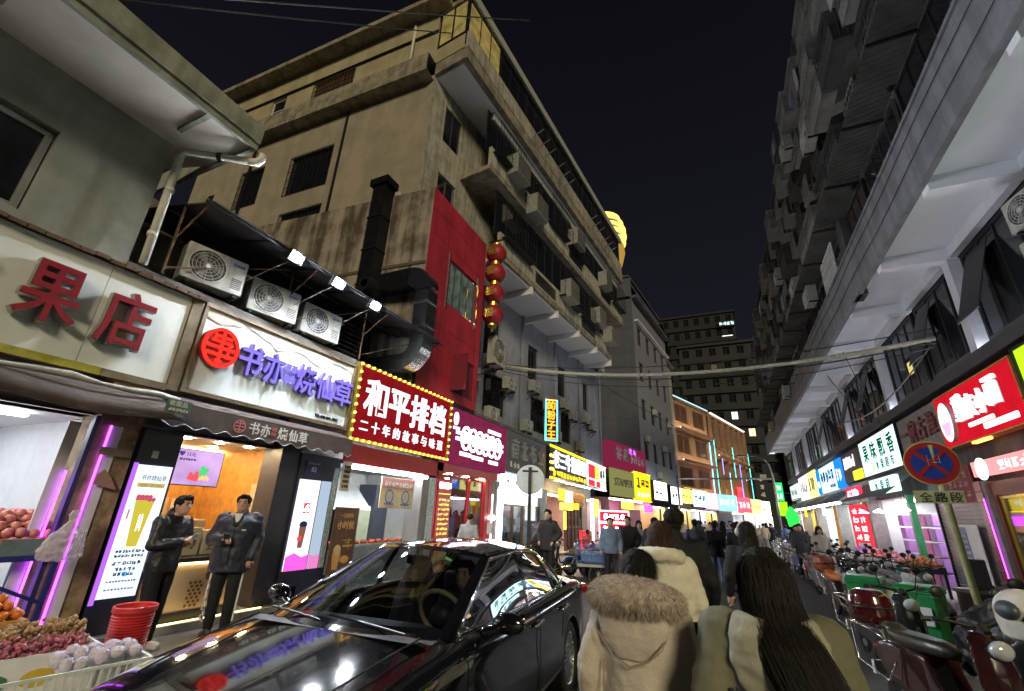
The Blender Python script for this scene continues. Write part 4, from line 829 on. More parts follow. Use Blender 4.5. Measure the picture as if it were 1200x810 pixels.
for i in range(18):
    x1 = XN - .3 - i * 2.42; x0 = x1 - 2.2
    if i == 5: # white barred window bay
        f = window(rb_, x0, 8.76, 2.2, 1.05, 2, 1, STEEL, PANE, -1.08, .05, .05); grille(f, x0 + .1, 8.8, 1.6, 1.0, -1.25, 8, WHITEP, 3, r=.018)
        MB().box(x0 + .5, x0 + .62, -1.04, -1.02, 9.1, 9.3).build('lit_pane', MATS['yellow_room'], rb_)
    else: window(rb_, x0, 8.76, 2.2, 1.05, 4, 1, STEEL if i % 3 == 0 else DKMET, PANE if i % 4 else mat('brown_pane', (.05, .035, .03), .25), -1.08, .05, .05)
    if i in (7, 9): MB().tube([(x0 + 1, -1.3, 8.2), (x0 + 1, -1.55, 8.2), (x0 + 1, -1.55, 8.35)], .02, 5).build('hook', DKMET, rb_)
MB().box(XN - 12.2, XN - 11.7, -1.24, -1.02, 7.45, 9.85).build('wall_rib', RDK, rb_)
# corrugated canopy, sheet by sheet
cb = MB(); nr = 7
vs = []
for i in range(nr * 2 + 1):
    x = 1.0 * i / (nr * 2); z = .018 * (1 if i % 2 else -1); vs += [(x, -1.0, z + .14), (x, -1.80, z - .02)]
cb.add(vs, [(2 * i, 2 * i + 1, 2 * i + 3, 2 * i + 2) for i in range(nr * 2)]); cme = cb.mesh('canopy_sheet')
for i in range(44): obj('canopy_sheet', cme, CORR, rb_, (XN - (i + 1) * 1.01, 0, 9.88 + random.uniform(-.015, .015)))
cr = MB()
for i in range(44): cr.box(XN - (i + 1) * 1.01 - .02, XN - (i + 1) * 1.01 + .02, -1.8, -1.0, 9.80, 9.83)
for i in range(22): MB().box(XN - i * 2.02 - .025, XN - i * 2.02 + .025, -1.82, -1.0, 9.77, 9.82).build('canopy_bracket', DKMET, rb_)
# caged windows above
def cage_mesh(w, d, h, solid):
    b = MB(); t = .02
    if solid: b.box(0, w, -d, 0, 0, h * .55); b.box(0, w, -d - .06, 0, h, h + .03)
    else: b.box(0, w, -d, 0, -.03, 0); b.add([(0, -d, h), (w, -d, h), (w, 0, h + .25), (0, 0, h + .25)], [(0, 1, 2, 3)])
    for i in range(int(w / .16) + 1): x = min(w, i * .16); b.box(x - .009, x + .009, -d - .010, -d + .008, 0, h)
    for i in range(int(d / .16) + 1):
        for xx in (0, w): b.box(xx - .011, xx + .011, -d + i * .16 - .009, -d + i * .16 + .009, 0, h)
    for j in range(4): b.box(-.013, w + .013, -d - .014, -d + .012, j * h / 3 - .012, j * h / 3 + .012)
    return b.mesh('window_cage')
cages = [cage_mesh(w, d, h, s) for w, d, h, s in ((1.25, .50, .85, True), (1.1, .42, .8, False), (1.4, .62, .95, True), (.9, .4, .7, False))]
rg = random.Random(11)
for fl_ in range(4):
    z = 10.25 + fl_ * 1.56
    for i in range(25):
        x = XN - 1.9 - i * 1.72 + rg.uniform(-.2, .2)
        if x < .2: continue
        window(rb_, x - .1, z + .2, 1.2, 1.0, 2, 1, DKMET, PANE, -1.03, .03, .05)
        k = rg.randrange(4)
        obj('window_cage', cages[k], CAGE if rg.random() < .6 else CAGE2, rb_, (x - .15, -1.0, z + rg.uniform(0, .25)))
        if rg.random() < .5: MB().add([(x - .2, -1.0, z + 1.32), (x + 1.15, -1.0, z + 1.32), (x + 1.2, -1.5, z + 1.14), (x - .25, -1.5, z + 1.14)], [(0, 1, 2, 3)]).build('rain_hood', CAGE if rg.random() < .5 else CAGE2, rb_)
    MB().box(0, XN, -1.12, -1.0, z - .2, z - .1).build('storey_band', RDK, rb_)
MB().box(0, XN, -1.35, .5, 16.4, 16.6).build('roof_edge', RDK, rb_)
for i in range(14): x = XN - 1.2 - i * 3.1; MB().tube([(x, -1.1, 9.9), (x, -1.1, 16.3)], .05, 6).build('rain_pipe', DKMET, rb_)
for i in range(9):   # laundry and pipes between the cages
    x = XN - 3 - i * 4.3; z = 10.5 + (i % 4) * 1.56; MB().tube([(x, -1.7, z + .9), (x + 1.3, -1.7, z + .9)], .012, 5).build('drying_pole', STEEL, rb_)
    for k in range(3): MB().box(x + .1 + k * .4, x + .4 + k * .4, -1.705, -1.69, z + .25 + .1 * (k % 2), z + .88).build('laundry', (GREYL, mat('pale_laundry', (.35, .35, .36), .9), mat('blue_laundry', (.08, .10, .2), .9))[(i + k) % 3], rb_)
for z in (7.9, 8.35): MB().tube([(XN - .5 - j * 1.0, -1.28 - .012, z + .03 * math.sin(j * 1.3)) for j in range(43)], .008, 5).build('wall_cable', CABLE, rb_)
rw2 = make_ac('white air conditioner in the glazing at the right edge, upper of two', (4.85, 9.15, 6.35), rad(-80), .9, .62, .3, 'air conditioners on the right side')
dup(rw2, (4.85, 9.1, 5.55), rad(-80), 'white air conditioner in the glazing at the right edge, lower of two')
for i, (y, z, lb_) in enumerate(((17.8, 9.05, 'white unit under the corrugated canopy half way down the block'), (27.5, 8.0, 'slatted white unit hung on the grey fascia of the right block'), (37.5, 8.0, 'far white unit on the fascia near the end of the right block'))):
    dup(rw2, (3.72 - .32, y, z), rad(-90), lb_)
for i, y in enumerate((13.2, 16.0, 19.3, 22.5, 30.1)):
    dup(rw2, (3.3, y, (12.2, 14.3, 10.2, 12.4, 14.2)[i]), rad(-90), 'pale air conditioner between the window cages, %s along the right block' % ORD[i])

# ---------------------------------------------------------------- right side signs (local x = from the left end when facing the shop)
def rsign(label, y_left, w, h, z, x=5.0, cat='sign', name='shop_sign'): return thing(name, label, cat, (x, y_left, z), RFS, 'shop signs on the right side')
r0 = rsign('long lime green lit sign at the right edge of the picture', 10.62, 2, 1.1, 3.7); plate(r0, 'panel', emit('lime_panel', (.55, .95, .02), 0.6), .06, 6.4, .0, 1.1, 0, .1); framed(r0, 0, 6.46, -.05, 1.15, DKMET, .05, -.03, .12)  # panel lengthened out of view to throw more light across the street
NRED = emit('noodle_red_panel', (.86, .012, .03), 0.38, var=.12)
r1 = rsign('bright red noodle shop sign with round white bowl emblem', 14.3, 3.55, 1.15, 3.6)
MB().box(0, 3.52, 0, .16, 0, 1.15).build('panel', NRED, r1); framed(r1, -.03, 3.56, -.04, 1.19, mat('amber_edge', (.5, .25, .05), .4), .03, -.012, .17)
disc3(r1, .58, .52, .32, mat('emblem_rim', (.5, .4, .4), .4), -.01, .08, name='emblem_back', r2=.46); disc3(r1, .58, .52, .31, emit('emblem_white', (1, .97, .95), 0.9), -.092, .006, name='emblem_face', r2=.45)
ring(r1, .58, .56, .24, .02, emit('emblem_pink', (1, .25, .45), 1.2, False), -.099, .003, 24, 'emblem_ring', r2=.35); blob(r1, 'emblem_bowl', MATS['emblem_pink'], [(.36, .50), (.80, .50), (.74, .28), (.65, .2), (.51, .2), (.42, .28)], -.0985); blob(r1, 'emblem_steam', emit('emblem_peach', (1, .78, .45), 1.4, False), [(.38, .56), (.78, .56), (.72, .80), (.58, .86), (.44, .80)], -.0985)
for i, ch in enumerate('重庆小面'):
    text(r1, ch, 1.02 + i * .50, .42 + (.05 if i == 3 else 0), .52 + (.1 if i in (0, 3) else 0), WN, -.04, .03, .03, 'character', w=.44)
    text(r1, ch, 1.055 + i * .50, .39 + (.05 if i == 3 else 0), .52 + (.1 if i in (0, 3) else 0), CHROME, -.004, .004, .03, 'character_shadow', w=.44)
MB().box(1.45, 2.5, -.05, 0, .24, .33).build('light_bar', WN, r1, bevel=.02); MB().box(2.05, 3.3, -.05, 0, .10, .22).build('light_bar', WN, r1, bevel=.02); plate(r1, 'amber_lamp', GLOWY, 1.3, 2.0, -.09, -.045, -.02, .06)
r2 = rsign('unlit grey sign board with faded red characters beside the noodle sign', 17.4, 3.0, 1.2, 3.6, 5.05); plate(r2, 'panel', mat('faded_board', (.20, .18, .18), .7, var=.2), 0, 3.05, .0, 1.2, 0, .08); FADE = mat('faded_red', (.20, .05, .05), .6)
for i, ch in enumerate('一碗古渔'): text(r2, ch, .2 + i * .7, .42, .62, FADE, -.03, .03, .03, 'character', w=.55)
CYP = emit('cyan_white_panel', (.62, 1.0, .97), 0.85); GRNL = emit('green_letter', (.0, .30, .14), 0.12, False)
r3 = rsign('glowing pale cyan fruit supermarket sign with green characters', 22.0, 4.5, 1.25, 3.55); MB().box(0, 4.45, 0, .3, 0, 1.25).build('panel', CYP, r3); framed(r3, -.02, 4.5, -.03, 1.28, MATS['navy_housing'], .03, -.01, .31)
for i, ch in enumerate('果味飘香'): text(r3, ch, .45 + i * 1.0, .48, .66, GRNL, -.006, .004, .035, 'character', w=.64)
text(r3, '水果超市', 1.75, .10, .34, GRNL, -.006, .004, .02, each=True, step=.56); blob(r3, 'leaf_mark', emit('leaf_lime', (.4, .8, .1), .8, False), [(1.35, .12), (1.5, .12), (1.55, .3), (1.4, .34), (1.33, .2)], -.006)
r4 = rsign('dark board with a short white neon word above a yellow box', 25.4, 3.3, 1.2, 3.55); plate(r4, 'panel', mat('charcoal_board', (.07, .07, .075), .6), 0, 3.35, 0, 1.2, 0, .1); strow(r4, .45, .55, 1.9, .5, WN, 4, 310, -.02, .02, .2, 9); plate(r4, 'yellow_box', emit('yellow_panel', (1, .85, .05), 0.7), 1.9, 3.3, .0, .36, -.06, -.002)
r5 = rsign('pale blue household goods sign with dark blue ends', 32.6, 7.0, 1.3, 3.45); BLUP = emit('blue_panel', (.01, .18, .85), .9); LBLU = emit('pale_blue_panel', (.60, .92, 1.0), 0.9)
plate(r5, 'panel', LBLU, 1.2, 5.4, 0, 1.3, 0, .1); plate(r5, 'end_panel', BLUP, 0, 1.195, 0, 1.3, 0, .1); plate(r5, 'end_panel', BLUP, 5.405, 6.9, 0, 1.3, 0, .1); strow(r5, 1.5, .45, 3.6, .6, emit('navy_letter', (.02, .05, .3), .4, False), 5, 330, -.006); strow(r5, 3.6, .12, 1.5, .2, MATS['navy_letter'], 5, 350, -.006); strow(r5, 5.7, .3, 1.0, .6, WLET, 2, 360, -.006); strow(r5, .2, .3, .8, .4, WLET, 2, 370, -.006)
r6 = rsign('white and yellow lit sign beyond the pale blue sign', 40.2, 7.3, 1.4, 3.4); plate(r6, 'panel', emit('white_panel', (1, .97, .88), 1.0), 0, 4.2, 0, 1.5, 0, .1); plate(r6, 'panel', emit('lemon_panel', (1, .88, .25), 0.9), 4.205, 7.2, 0, 1.5, 0, .1); strow(r6, .5, .4, 3.2, .7, mat('grey_print', (.3, .3, .3), .5), 4, 380, -.006); strow(r6, 4.6, .3, 2.2, .9, MATS['grey_print'], 3, 390, -.006)
r7 = rsign('small grey white sign above a tea house at the far right', 45.8, 4.5, 1.0, 3.6); plate(r7, 'panel', emit('grey_white_panel', (.7, .85, .9), .7), 0, 4.6, 0, 1.1, 0, .1); strow(r7, .4, .3, 3.6, .5, MATS['grey_print'], 5, 400, -.006)
gs = thing('neon_sign', 'bright green pharmacy style neon sign projecting into the street', 'sign', (4.2, 46.4, 3.2), 0); MB().box(-.3, .3, -.1, .1, .4, 1.9).build('panel', emit('green_neon', (.02, 1.0, .22), 0.6), gs); strow(gs, -.25, .5, .5, .55, WN2, 1, 5, -.11); strow(gs, -.25, 1.2, .5, .55, WN2, 1, 6, -.11); MB().box(.3, 1.2, -.03, .03, 1.0, 1.1).build('bracket', DKMET, gs)
gs2 = thing('neon_sign', 'small lime green neon box under the green sign', 'sign', (3.7, 40.5, 2.3), 0); MB().box(-.35, .35, -.08, .08, 0, 1.0).build('panel', emit('lime_neon', (.45, 1.0, .02), 0.6), gs2); MB().tube([(.3, 0, 1.0), (1.3, 0, 1.3)], .03, 5).build('bracket', DKMET, gs2)
gs3 = thing('neon_sign', 'lower vivid green neon figure by the far right shops', 'sign', (3.9, 37.0, 1.6), 0); MB().prism([(-.3, 0), (.25, 0), (.4, .5), (.2, 1.1), (-.1, 1.3), (-.4, .7)], -.06, .06).build('panel', emit('green_neon2', (.05, 1, .12), 0.5), gs3); MB().tube([(.2, 0, .8), (1.1, 0, 1.0)], .03, 5).build('bracket', DKMET, gs3)

# ---------------------------------------------------------------- right side shops
def rshop(label, y_left, w, wall, lampm, lx=2, h=2.72, d=3.0, name='shop'):
    t = thing(name, label, 'shop', (5.0, y_left, 0), RFS); room(t, 0.02, w - .02, d, h, wall, PAVE, WHITEP, .3)
    for k in range(lx): lamp_panel(t, .3 + k * (w - .4) / lx, (k + .75) * (w - .2) / lx, .9, 1.1, h - .02, lampm)
    MB().box(-.1, .1, .0, .45, .12, 2.75).build('pier', mat('right_pier', (.22, .2, .19), .7, var=.2), t); return t
YW = mat('yellow_wall', (.62, .46, .16), .6, var=.1)
n1 = rshop('warm yellow noodle shop behind a dark red door frame', 13.2, 3.4, YW, emit('noodle_lamp', (1, .82, .45), 18), 2, name='noodle_shop')
for x in (.15, 1.5, 2.9): MB().box(x, x + .12, .06, .16, .12, 2.7).build('door_frame', mat('dark_red_frame', (.13, .025, .02), .4), n1)
MB().box(.12, 3.2, .05, .17, 2.45, 2.72).build('door_head', MATS['dark_red_frame'], n1); window(n1, .28, .14, 1.2, 2.28, 1, 1, GOLD, GLASS, .1, .04, .04, 'glass_door'); window(n1, 1.63, .14, 1.25, 2.28, 1, 1, GOLD, GLASS, .1, .04, .04, 'glass_door')
hs = plate(n1, 'inner_sign', emit('pink_red_sign', (.9, .25, .25), .9), .1, 3.0, 2.82, 3.12, -.12, -.02); strow(hs, 1.2, 2.86, 1.5, .2, WLET, 6, 77, -.121)
disc3(hs, .55, 2.95, .22, emit('pale_lamp', (.8, 1, .92), 1.4), -.122, .03, 16, 'emblem'); MB().box(1.0, 1.3, .3, .6, .12, .9).build('lime_poster', emit('lime_poster', (.7, .95, .15), .6), n1)
for k in range(3): MB().box(.4 + k * .9, .95 + k * .9, 1.5, 2.2, .12, .75).build('table', WOOD, n1)
sh = thing('roller_shutter', 'closed steel roller shutter behind the no parking sign', 'shutter', (5.05, 16.2, 0), RFS)
SHM = mat('shutter_slat', (.50, .48, .48), .4, .5, var=.15, scale=3, streak=.0); sme = MB().prism([(0, 0), (2.55, 0), (2.55, .085), (0, .085)], -.006, .01).mesh('slat')
for k in range(27): o = obj('slat', sme, SHM, sh, (.05, .06, .14 + k * .093)); o.rotation_euler = (rad(10), 0, 0)
for x in (0, 2.62): MB().box(x, x + .06, .0, .12, .12, 2.75).build('guide_rail', DKMET, sh)
MB().box(0, 2.68, -.04, .2, 2.66, 2.9).build('shutter_box', DKMET, sh); mp = plate(sh, 'maroon_notice', mat('maroon_notice', (.20, .025, .03), .6), 1.0, 2.65, 2.35, 3.15, -.06, -.042)
for j in range(3): strow(mp, 1.1, 2.45 + j * .22, 1.4, .15, mat('pink_grey_print', (.45, .25, .25), .6), 5, 410 + j, -.061)
nb = thing('notice_board', 'white and blue notice board leaning on the steel shutter', 'board', (4.95, 14.9, .12), RFS); plate(nb, 'board', WHITEP, 0, 1.0, .55, 1.75, .0, .02); plate(nb, 'blue_panel', mat('blue_notice', (.15, .19, .38), .5), .02, .42, .6, 1.7, -.004, -.001); strow(nb, .06, .8, .3, .08, WHITEP, 4, 430, -.006)
for k in range(5): strow(nb, .06, 1.0 + k * .12, .32, .07, WHITEP, 4, 431 + k, -.006)
for x in (.1, .85): MB().box(x, x + .04, .0, .03, 0, .55).build('leg', DKMET, nb)
pp = thing('red_pillar', 'red tiled pillar with violet glow between shutter and noodle shop', 'pillar', (4.98, 13.55, 0), RFS); 
for k in range(12): MB().box(0, .3, 0, .3, .13 + k * .22, .13 + k * .22 + .205).build('tile', mat('red_tile', (.28, .03, .05), .3, var=.2), pp)
MB().box(.303, .312, -.02, .0, .6, 2.4).build('violet_light', MATS['violet_tube'], pp)
f1 = rshop('bright fruit supermarket with violet lamps and a green post', 22.6, 6.2, FRW, emit('fruit_shop_lamp', (.95, .95, 1.0), 26), 3, name='fruit_supermarket')
MB().box(4.6, 4.8, -.05, .1, .12, 2.7).build('green_post', mat('green_post', (.03, .30, .10), .4), f1); GLP = emit('grow_pink', (1, .25, .75), 3.5)
for x in (.6, 2.6, 5.2): MB().lathe([(.0, 2.35), (.16, 2.25), (.16, 2.23), (0, 2.23)], (x, -.3, 0), 12).build('pendant_lamp', GLP if x != 2.6 else LAMPW, f1); MB().tube([(x, -.3, 2.35), (x, -.3, 2.72)], .01, 4).build('pendant_cord', BLACK, f1)
a1 = plate(f1, 'inner_sign', CYP, 3.3, 6.0, 2.75, 3.2, -.55, -.45); text(a1, '水果超', 3.9, 2.8, .36, GRNL, -.556, .003, .02, each=True, step=.6)
a2 = plate(f1, 'red_banner', emit('red_banner', (.85, .04, .10), .7), .0, 2.2, 2.72, 3.15, -.62, -.55); strow(a2, .2, 2.78, 1.8, .3, emit('pink_letter', (1, .7, .75), 1.2, False), 5, 440, -.621); MB().add([(0, -.9, 2.62), (6.0, -.9, 2.62), (6.0, 0, 3.3), (0, 0, 3.3)], [(0, 1, 2, 3)]).build('canopy', SHEET, f1)
for x, m in ((.9, mat('purple_crates', (.42, .20, .55), .5)), (3.0, mat('magenta_goods', (.6, .15, .42), .5)), (3.6, MATS['purple_crates'])):
    for k in range(5): MB().box(x + .02 * (k % 2), x + .5, .6, 1.1, .15 + k * .42, .52 + k * .42).build('goods_box', m, f1, bevel=.02)
for k in range(4): MB().box(1.6, 2.5, 1.2, 1.6, .5 + k * .5, .53 + k * .5).build('shelf', WOOD, f1)
bg_ = MB(); rq = random.Random(4)
for k in range(150): bg_.ball((rq.uniform(1.6, 2.5), rq.uniform(1.15, 1.5), .56 + .5 * rq.randrange(4) + rq.uniform(0, .1)), rq.uniform(.04, .07), 6, 4)
tag(bg_.build('packed_goods', mat('gold_goods', (.5, .3, .08), .5, var=.6, scale=20), f1, True), kind='stuff')
ra = thing('recruiting_board', 'red upright board with white square characters before the fruit supermarket', 'sign', (4.55, 23.6, 0), rad(-60)); MB().prism([(0, .95), (.85, .95), (.85, 2.45), (.75, 2.6), (.1, 2.6), (0, 2.45)], 0, .05).build('board', emit('red_board_glow', (.8, .05, .08), .55), ra); 
for j in range(4):
    for i in range(2): strokes(ra, .12 + i * .34, 1.25 + j * .32, .26, .24, WLET, 500 + j * 2 + i, -.002, 8, .14)
plate(ra, 'white_strip', WHITEP, .15, .7, 1.02, 1.16, -.01, -.002); [MB().box(x, x + .05, .0, .05, 0, .95).build('leg', DKMET, ra) for x in (.1, .7)]
for lab, yl, w, wallm, lampm in (('shop with green counters and glass shelves beyond the fruit supermarket', 28.6, 5.6, WALLG, emit('cool_shop_lamp', (.85, .95, 1), 30)), ('bright shop with red and yellow goods in the middle of the right row', 34.8, 5.8, FRW, MATS['fruit_shop_lamp']), ('warm lit shop with brown pillars near the far right end', 40.6, 5.4, YW, MATS['noodle_lamp']), ('last lit shop at the far end of the right row', 45.9, 5.0, FRW, MATS['cool_shop_lamp'])):
    t = rshop(lab, yl, w, wallm, lampm, 2); r_ = random.Random(int(yl))
    for k in range(7): c_ = r_.choice([mat('goods_red', (.5, .05, .05), .5), mat('goods_green', (.05, .3, .12), .5), mat('goods_yellow', (.6, .45, .06), .5), mat('goods_blue', (.08, .15, .45), .5), WHITEP]); x = .3 + k * (w - .6) / 7; MB().box(x, x + .55, r_.uniform(.4, 1.2), 1.6, .12, r_.uniform(.9, 2.2)).build('goods_stack', c_, t, bevel=.02)
    MB().add([(0, -.9, 2.70), (w, -.9, 2.70), (w, 0, 3.3), (0, 0, 3.3)], [(0, 1, 2, 3)]).build('canopy', SHEET, t); MB().box(.2, w - .2, -.85, -.75, 2.62, 2.68).build('canopy_lamp', emit('canopy_tube', (.95, .98, 1), 30), t)
    plate(t, 'hanging_sign', r_.choice([emit('yellow_panel', (1, .85, .05), 0.7), WN, emit('pink_panel', (1, .2, .5), 1.2), MATS['lime_neon']]), .4, 1.2, 2.2, 2.62, -.7, -.66); MB().box(w - .5, w - .35, -.02, .2, .12, 2.7).build('post', WOOD, t)
# ================================================================ left row further down the street
def lsign(label, y_left, z, x=-7.3, rz=LFS, name='shop_sign'): return thing(name, label, 'sign', (x, y_left, z), rz, 'shop signs on the left side')
t = lsign('unlit slate grey signboard with grey raised characters', 15.2, 3.15); plate(t, 'panel', mat('slate_board', (.11, .12, .14), .6, var=.12), 0, 4.3, 0, 1.55, 0, .15)
for i, ch in enumerate('南北布业'): text(t, ch, .5 + i * .9, .55, .8, mat('grey_metal_letter', (.36, .36, .35), .4, .5), -.04, .04, .03, 'character', w=.66)
strow(t, .4, .2, 1.0, .24, WHITEP, 3, 600, -.01)
bx_ = plate(t, 'lower_light_box', emit('white_fascia', (.95, .97, 1.0), 4), -.1, 3.9, -.75, -.06, .02, .1); strow(bx_, .2, -.6, 2.2, .35, mat('ink_print', (.1, .1, .15), .5), 6, 610, .015)
YLB = emit('yellow_tube', (1.0, .72, .02), 1.6); YL2 = emit('yellow_letter', (1, .78, .05), 0.7, False)
t = lsign('black and yellow framed restaurant sign with big white glowing characters', 19.75, 3.25, -7.2); plate(t, 'panel', mat('black_board', (.02, .018, .022), .4), 0, 6.2, 0, 1.5, 0, .2)
for z in (.02, 1.46): MB().box(0, 6.2, -.05, 0, z, z + .09).build('tube_light', YLB, t)
bulbs(t, .04, .3, .15, 1.35, emit('orange_bulb', (1, .55, .05), 6, False), .3, .06, -.05, 'lr')
for i, ch in enumerate('老三牛湘菜馆'): text(t, ch, .45 + i * .94, .55, .86, WN, -.03, .03, .04, 'character', w=.84)
strow(t, .4, .17, 5.6, .28, YL2, 11, 620, -.01, .1, .2)
t = lsign('white framed sign of red, yellow and green blocks next to the yellow sign', 26.05, 3.35, -7.15); plate(t, 'panel', emit('soft_white_panel', (1, .96, .9), 0.8), 0, 4.4, 0, 1.4, 0, .2)
for x0, x1, z0, z1, m in ((.15, 1.6, .5, 1.28, emit('red_block', (.85, .03, .04), 1.0)), (1.65, 2.6, .5, 1.28, emit('orange_block', (1, .6, .05), 1.3)), (2.65, 4.3, .45, .5, MATS['screen_green']), (.15, 1.5, .06, .4, MATS['red_block']), (2.9, 4.3, .06, .4, emit('pale_yellow', (1, .9, .4), 1.2)), (1.9, 2.8, .06, .4, MATS['red_block'])): plate(t, 'colour_block', m, x0, x1, z0, z1, -.02, -.002)
strow(t, 2.75, .6, 1.4, .65, MATS['ink_print'], 2, 630, -.006); 
for z in (-.06, 1.4): MB().box(-.05, 4.45, -.04, .2, z, z + .06).build('tube_light', WN, t)
# upright LED sign
t = thing('upright_neon_sign', 'upright neon sign with orange characters in a cyan and blue tube frame', 'sign', (-7.3, 19.35, 4.9), rad(40)); MB().box(0, .62, 0, .12, 0, 1.95).build('panel', BLACK, t)
for x0, x1, z0, z1, c in ((0, .05, 0, 1, 'a'), (0, .05, 1, 1.95, 'b'), (.57, .62, 0, .7, 'a'), (.57, .62, .7, 1.95, 'c'), (.05, .57, 0, .05, 'c'), (.05, .57, 1.9, 1.95, 'd')):
    MB().box(x0, x1, -.04, -.001, z0, z1).build('neon_tube', {'a': emit('cyan_tube', (.1, .95, .75), 2.6), 'b': emit('teal_tube', (.1, .8, 1), 2.2), 'c': emit('blue_tube', (.1, .4, 1), 2.6), 'd': emit('red_orange_tube', (1, .25, .05), 2.5)}[c], t)
OR_ = emit('orange_neon_letter', (1, .28, .02), 1.6, False)
for i, ch in enumerate('的粉子王'): text(t, ch, .10, 1.46 - i * .46, .44, OR_, -.01, .01, .05, 'character', w=.42)
MB().tube([(.3, .12, 1.0), (.2, .8, 1.0)], .03, 6).build('bracket', DKMET, t)
# shops below those signs
def lshop(label, y_left, w, wall, lampm, x=-7.3, d=3.0, h=2.7, n=3, rz=LFS):
    t = thing('shop', label, 'shop', (x, y_left, 0), rz); room(t, .02, w - .02, d, h, wall, PAVE, WHITEP, .3)
    for k in range(n): lamp_panel(t, .2 + k * (w - .3) / n, .2 + (k + .7) * (w - .3) / n, .8, 1.0, h - .02, lampm)
    MB().box(-.08, .1, .0, .5, .1, 2.75).build('pier', ROWW, t); return t
t = lshop('white lit shop with glass doors behind the round traffic mirror sign', 14.75, 4.6, FRW, emit('left_shop_lamp', (.92, .95, 1.0), 20))
MB().box(.0, .35, -.05, .0, .3, 2.5).build('light_pillar', emit('white_pillar', (.95, .97, 1), 4), t); plate(t, 'white_header', emit('header_glow', (.97, .98, 1), 4), .36, 2.6, 2.05, 2.7, -.05, .0)
for k in range(4): window(t, .5 + k * .95, .12, .9, 1.9, 1, 1, RUST, GLASS, .05, .05, .06, 'glass_door')
MB().box(1.0, 1.5, 1.0, 1.4, 1.0, 1.9).build('green_display', emit('green_display', (.1, .8, .35), 1.2), t); MB().box(2.0, 3.6, .6, 1.0, .1, 1.0).build('counter', BLACK, t)
t = lshop('restaurant entrance with wooden doors and many downlights', 19.7, 6.6, mat('warm_room', (.5, .38, .25), .6), emit('warm_room_lamp', (1, .85, .6), 16), n=4)
downlights(t, [(.5 + k * .8, -.3) for k in range(8)], 3.2, MATS['warm_downlight'], .07); MB().box(0, 6.5, -.8, .3, 3.21, 3.24).build('porch_ceiling', WHITEP, t)
wb_ = plate(t, 'wooden_beam', WOOD, 2.6, 5.8, 2.25, 2.85, -.05, .02); [MB().box(2.75 + k * .34, 2.95 + k * .34, -.07, -.052, 2.3, 2.8).build('carved_panel', mat('carved_wood', (.32, .15, .05), .5), wb_) for k in range(9)]
for k in range(5): window(t, 2.7 + k * .62, .12, .58, 2.1, 1, 2, mat('dark_wood_frame', (.07, .03, .02), .4), GLASS, .05, .05, .07, 'wooden_door')
yb = plate(t, 'hanging_light_box', emit('yellow_box', (1, .82, .08), 1.4), .6, 2.3, 1.95, 2.25, -.5, -.4); plate(t, 'hanging_light_box', emit('orange_box', (1, .35, .03), 1.4), .2, 1.0, 2.35, 2.85, -.55, -.45); plate(t, 'hanging_light_box', emit('cream_box', (1, .97, .8), 1.5), 1.1, 2.1, 2.30, 2.8, -.55, -.46); plate(t, 'hanging_light_box', MATS['yellow_box'], 1.6, 1.85, 1.1, 1.9, -.3, -.25); plate(t, 'hanging_light_box', MATS['orange_box'], 2.4, 3.3, 2.0, 2.3, -.5, -.4)
for k, m in enumerate((MATS['red_block'], MATS['goods_yellow'], MATS['red_block'], MATS['goods_yellow'])): MB().box(3.3 + (k % 2) * .5, 3.75 + (k % 2) * .5, -.9, -.5, .1 + (k // 2) * .5, .55 + (k // 2) * .5).build('gift_box', m, t, bevel=.02)
t = lshop('shop with lime pillar and dark doorway under the red and yellow sign', 26.2, 4.6, mat('pinkish_room', (.6, .35, .38), .6), MATS['left_shop_lamp']); MB().box(1.0, 2.0, -.2, -.1, 1.7, 2.7).build('lime_box', emit('lime_box', (.75, .95, .15), 0.8), t); MB().box(.8, .95, -.15, .0, .1, 2.7).build('light_pillar', MATS['white_pillar'], t)
ob = thing('menu_stand', 'white upright board with red bands of writing on the pavement', 'sign', (-4.15, 16.4, 0), rad(12)); plate(ob, 'board', emit('white_board_glow', (1, .95, .95), .8), 0, 1.05, .35, 1.95, 0, .05)
for j in range(4): q = plate(ob, 'red_band', emit('red_band', (.75, .02, .05), .8), .05, 1.0, .42 + j * .39, .72 + j * .39, -.01, -.001); strow(q, .15, .48 + j * .39, .75, .18, LAMPW, 4, 640 + j, -.011)
[MB().box(x, x + .05, 0, .04, 0, .35).build('leg', DKMET, ob) for x in (.1, .9)]
# ---------------------------------------------------------------- the street bends right: grey block with the maroon fabric sign
TB = rad(10); RB = rad(90 - 10)
gb = thing('grey_corner_block', 'plain slate grey block behind the maroon fabric shop sign', 'building', (-6.24, 40.0, 0), rad(83))
SLG = mat('slate_render', (.085, .088, .115), .8, var=.12, scale=1, streak=.3); SLG2 = mat('light_slate_render', (.20, .205, .25), .8, var=.1, streak=.3)
o = MB().holed(-9, 0, 5.0, 21.8, [], 0, .1).build('side_wall', SLG, gb); o.rotation_euler = (0, 0, rad(-83)); 
for z in (7.5, 10.0, 12.5, 15.0): q = MB().box(-9, 0, -.02, 0, z, z + .05).build('joint', mat('slate_joint', (.08, .08, .09), .8), gb); q.rotation_euler = (0, 0, rad(-83))
hol = [(1.2 + i * 3.0, 2.6 + i * 3.0, z, z + 1.9) for i in range(4) for z in (6.6, 10.2, 13.8, 17.4)]
MB().holed(0, 13, 5.0, 21.8, hol, 0, .25).build('front_wall', SLG2, gb); [window(gb, a + .02, c + .02, 1.36, 1.86, 2, 1, DKMET, PANE, .12) for a, b_, c, d_ in hol]
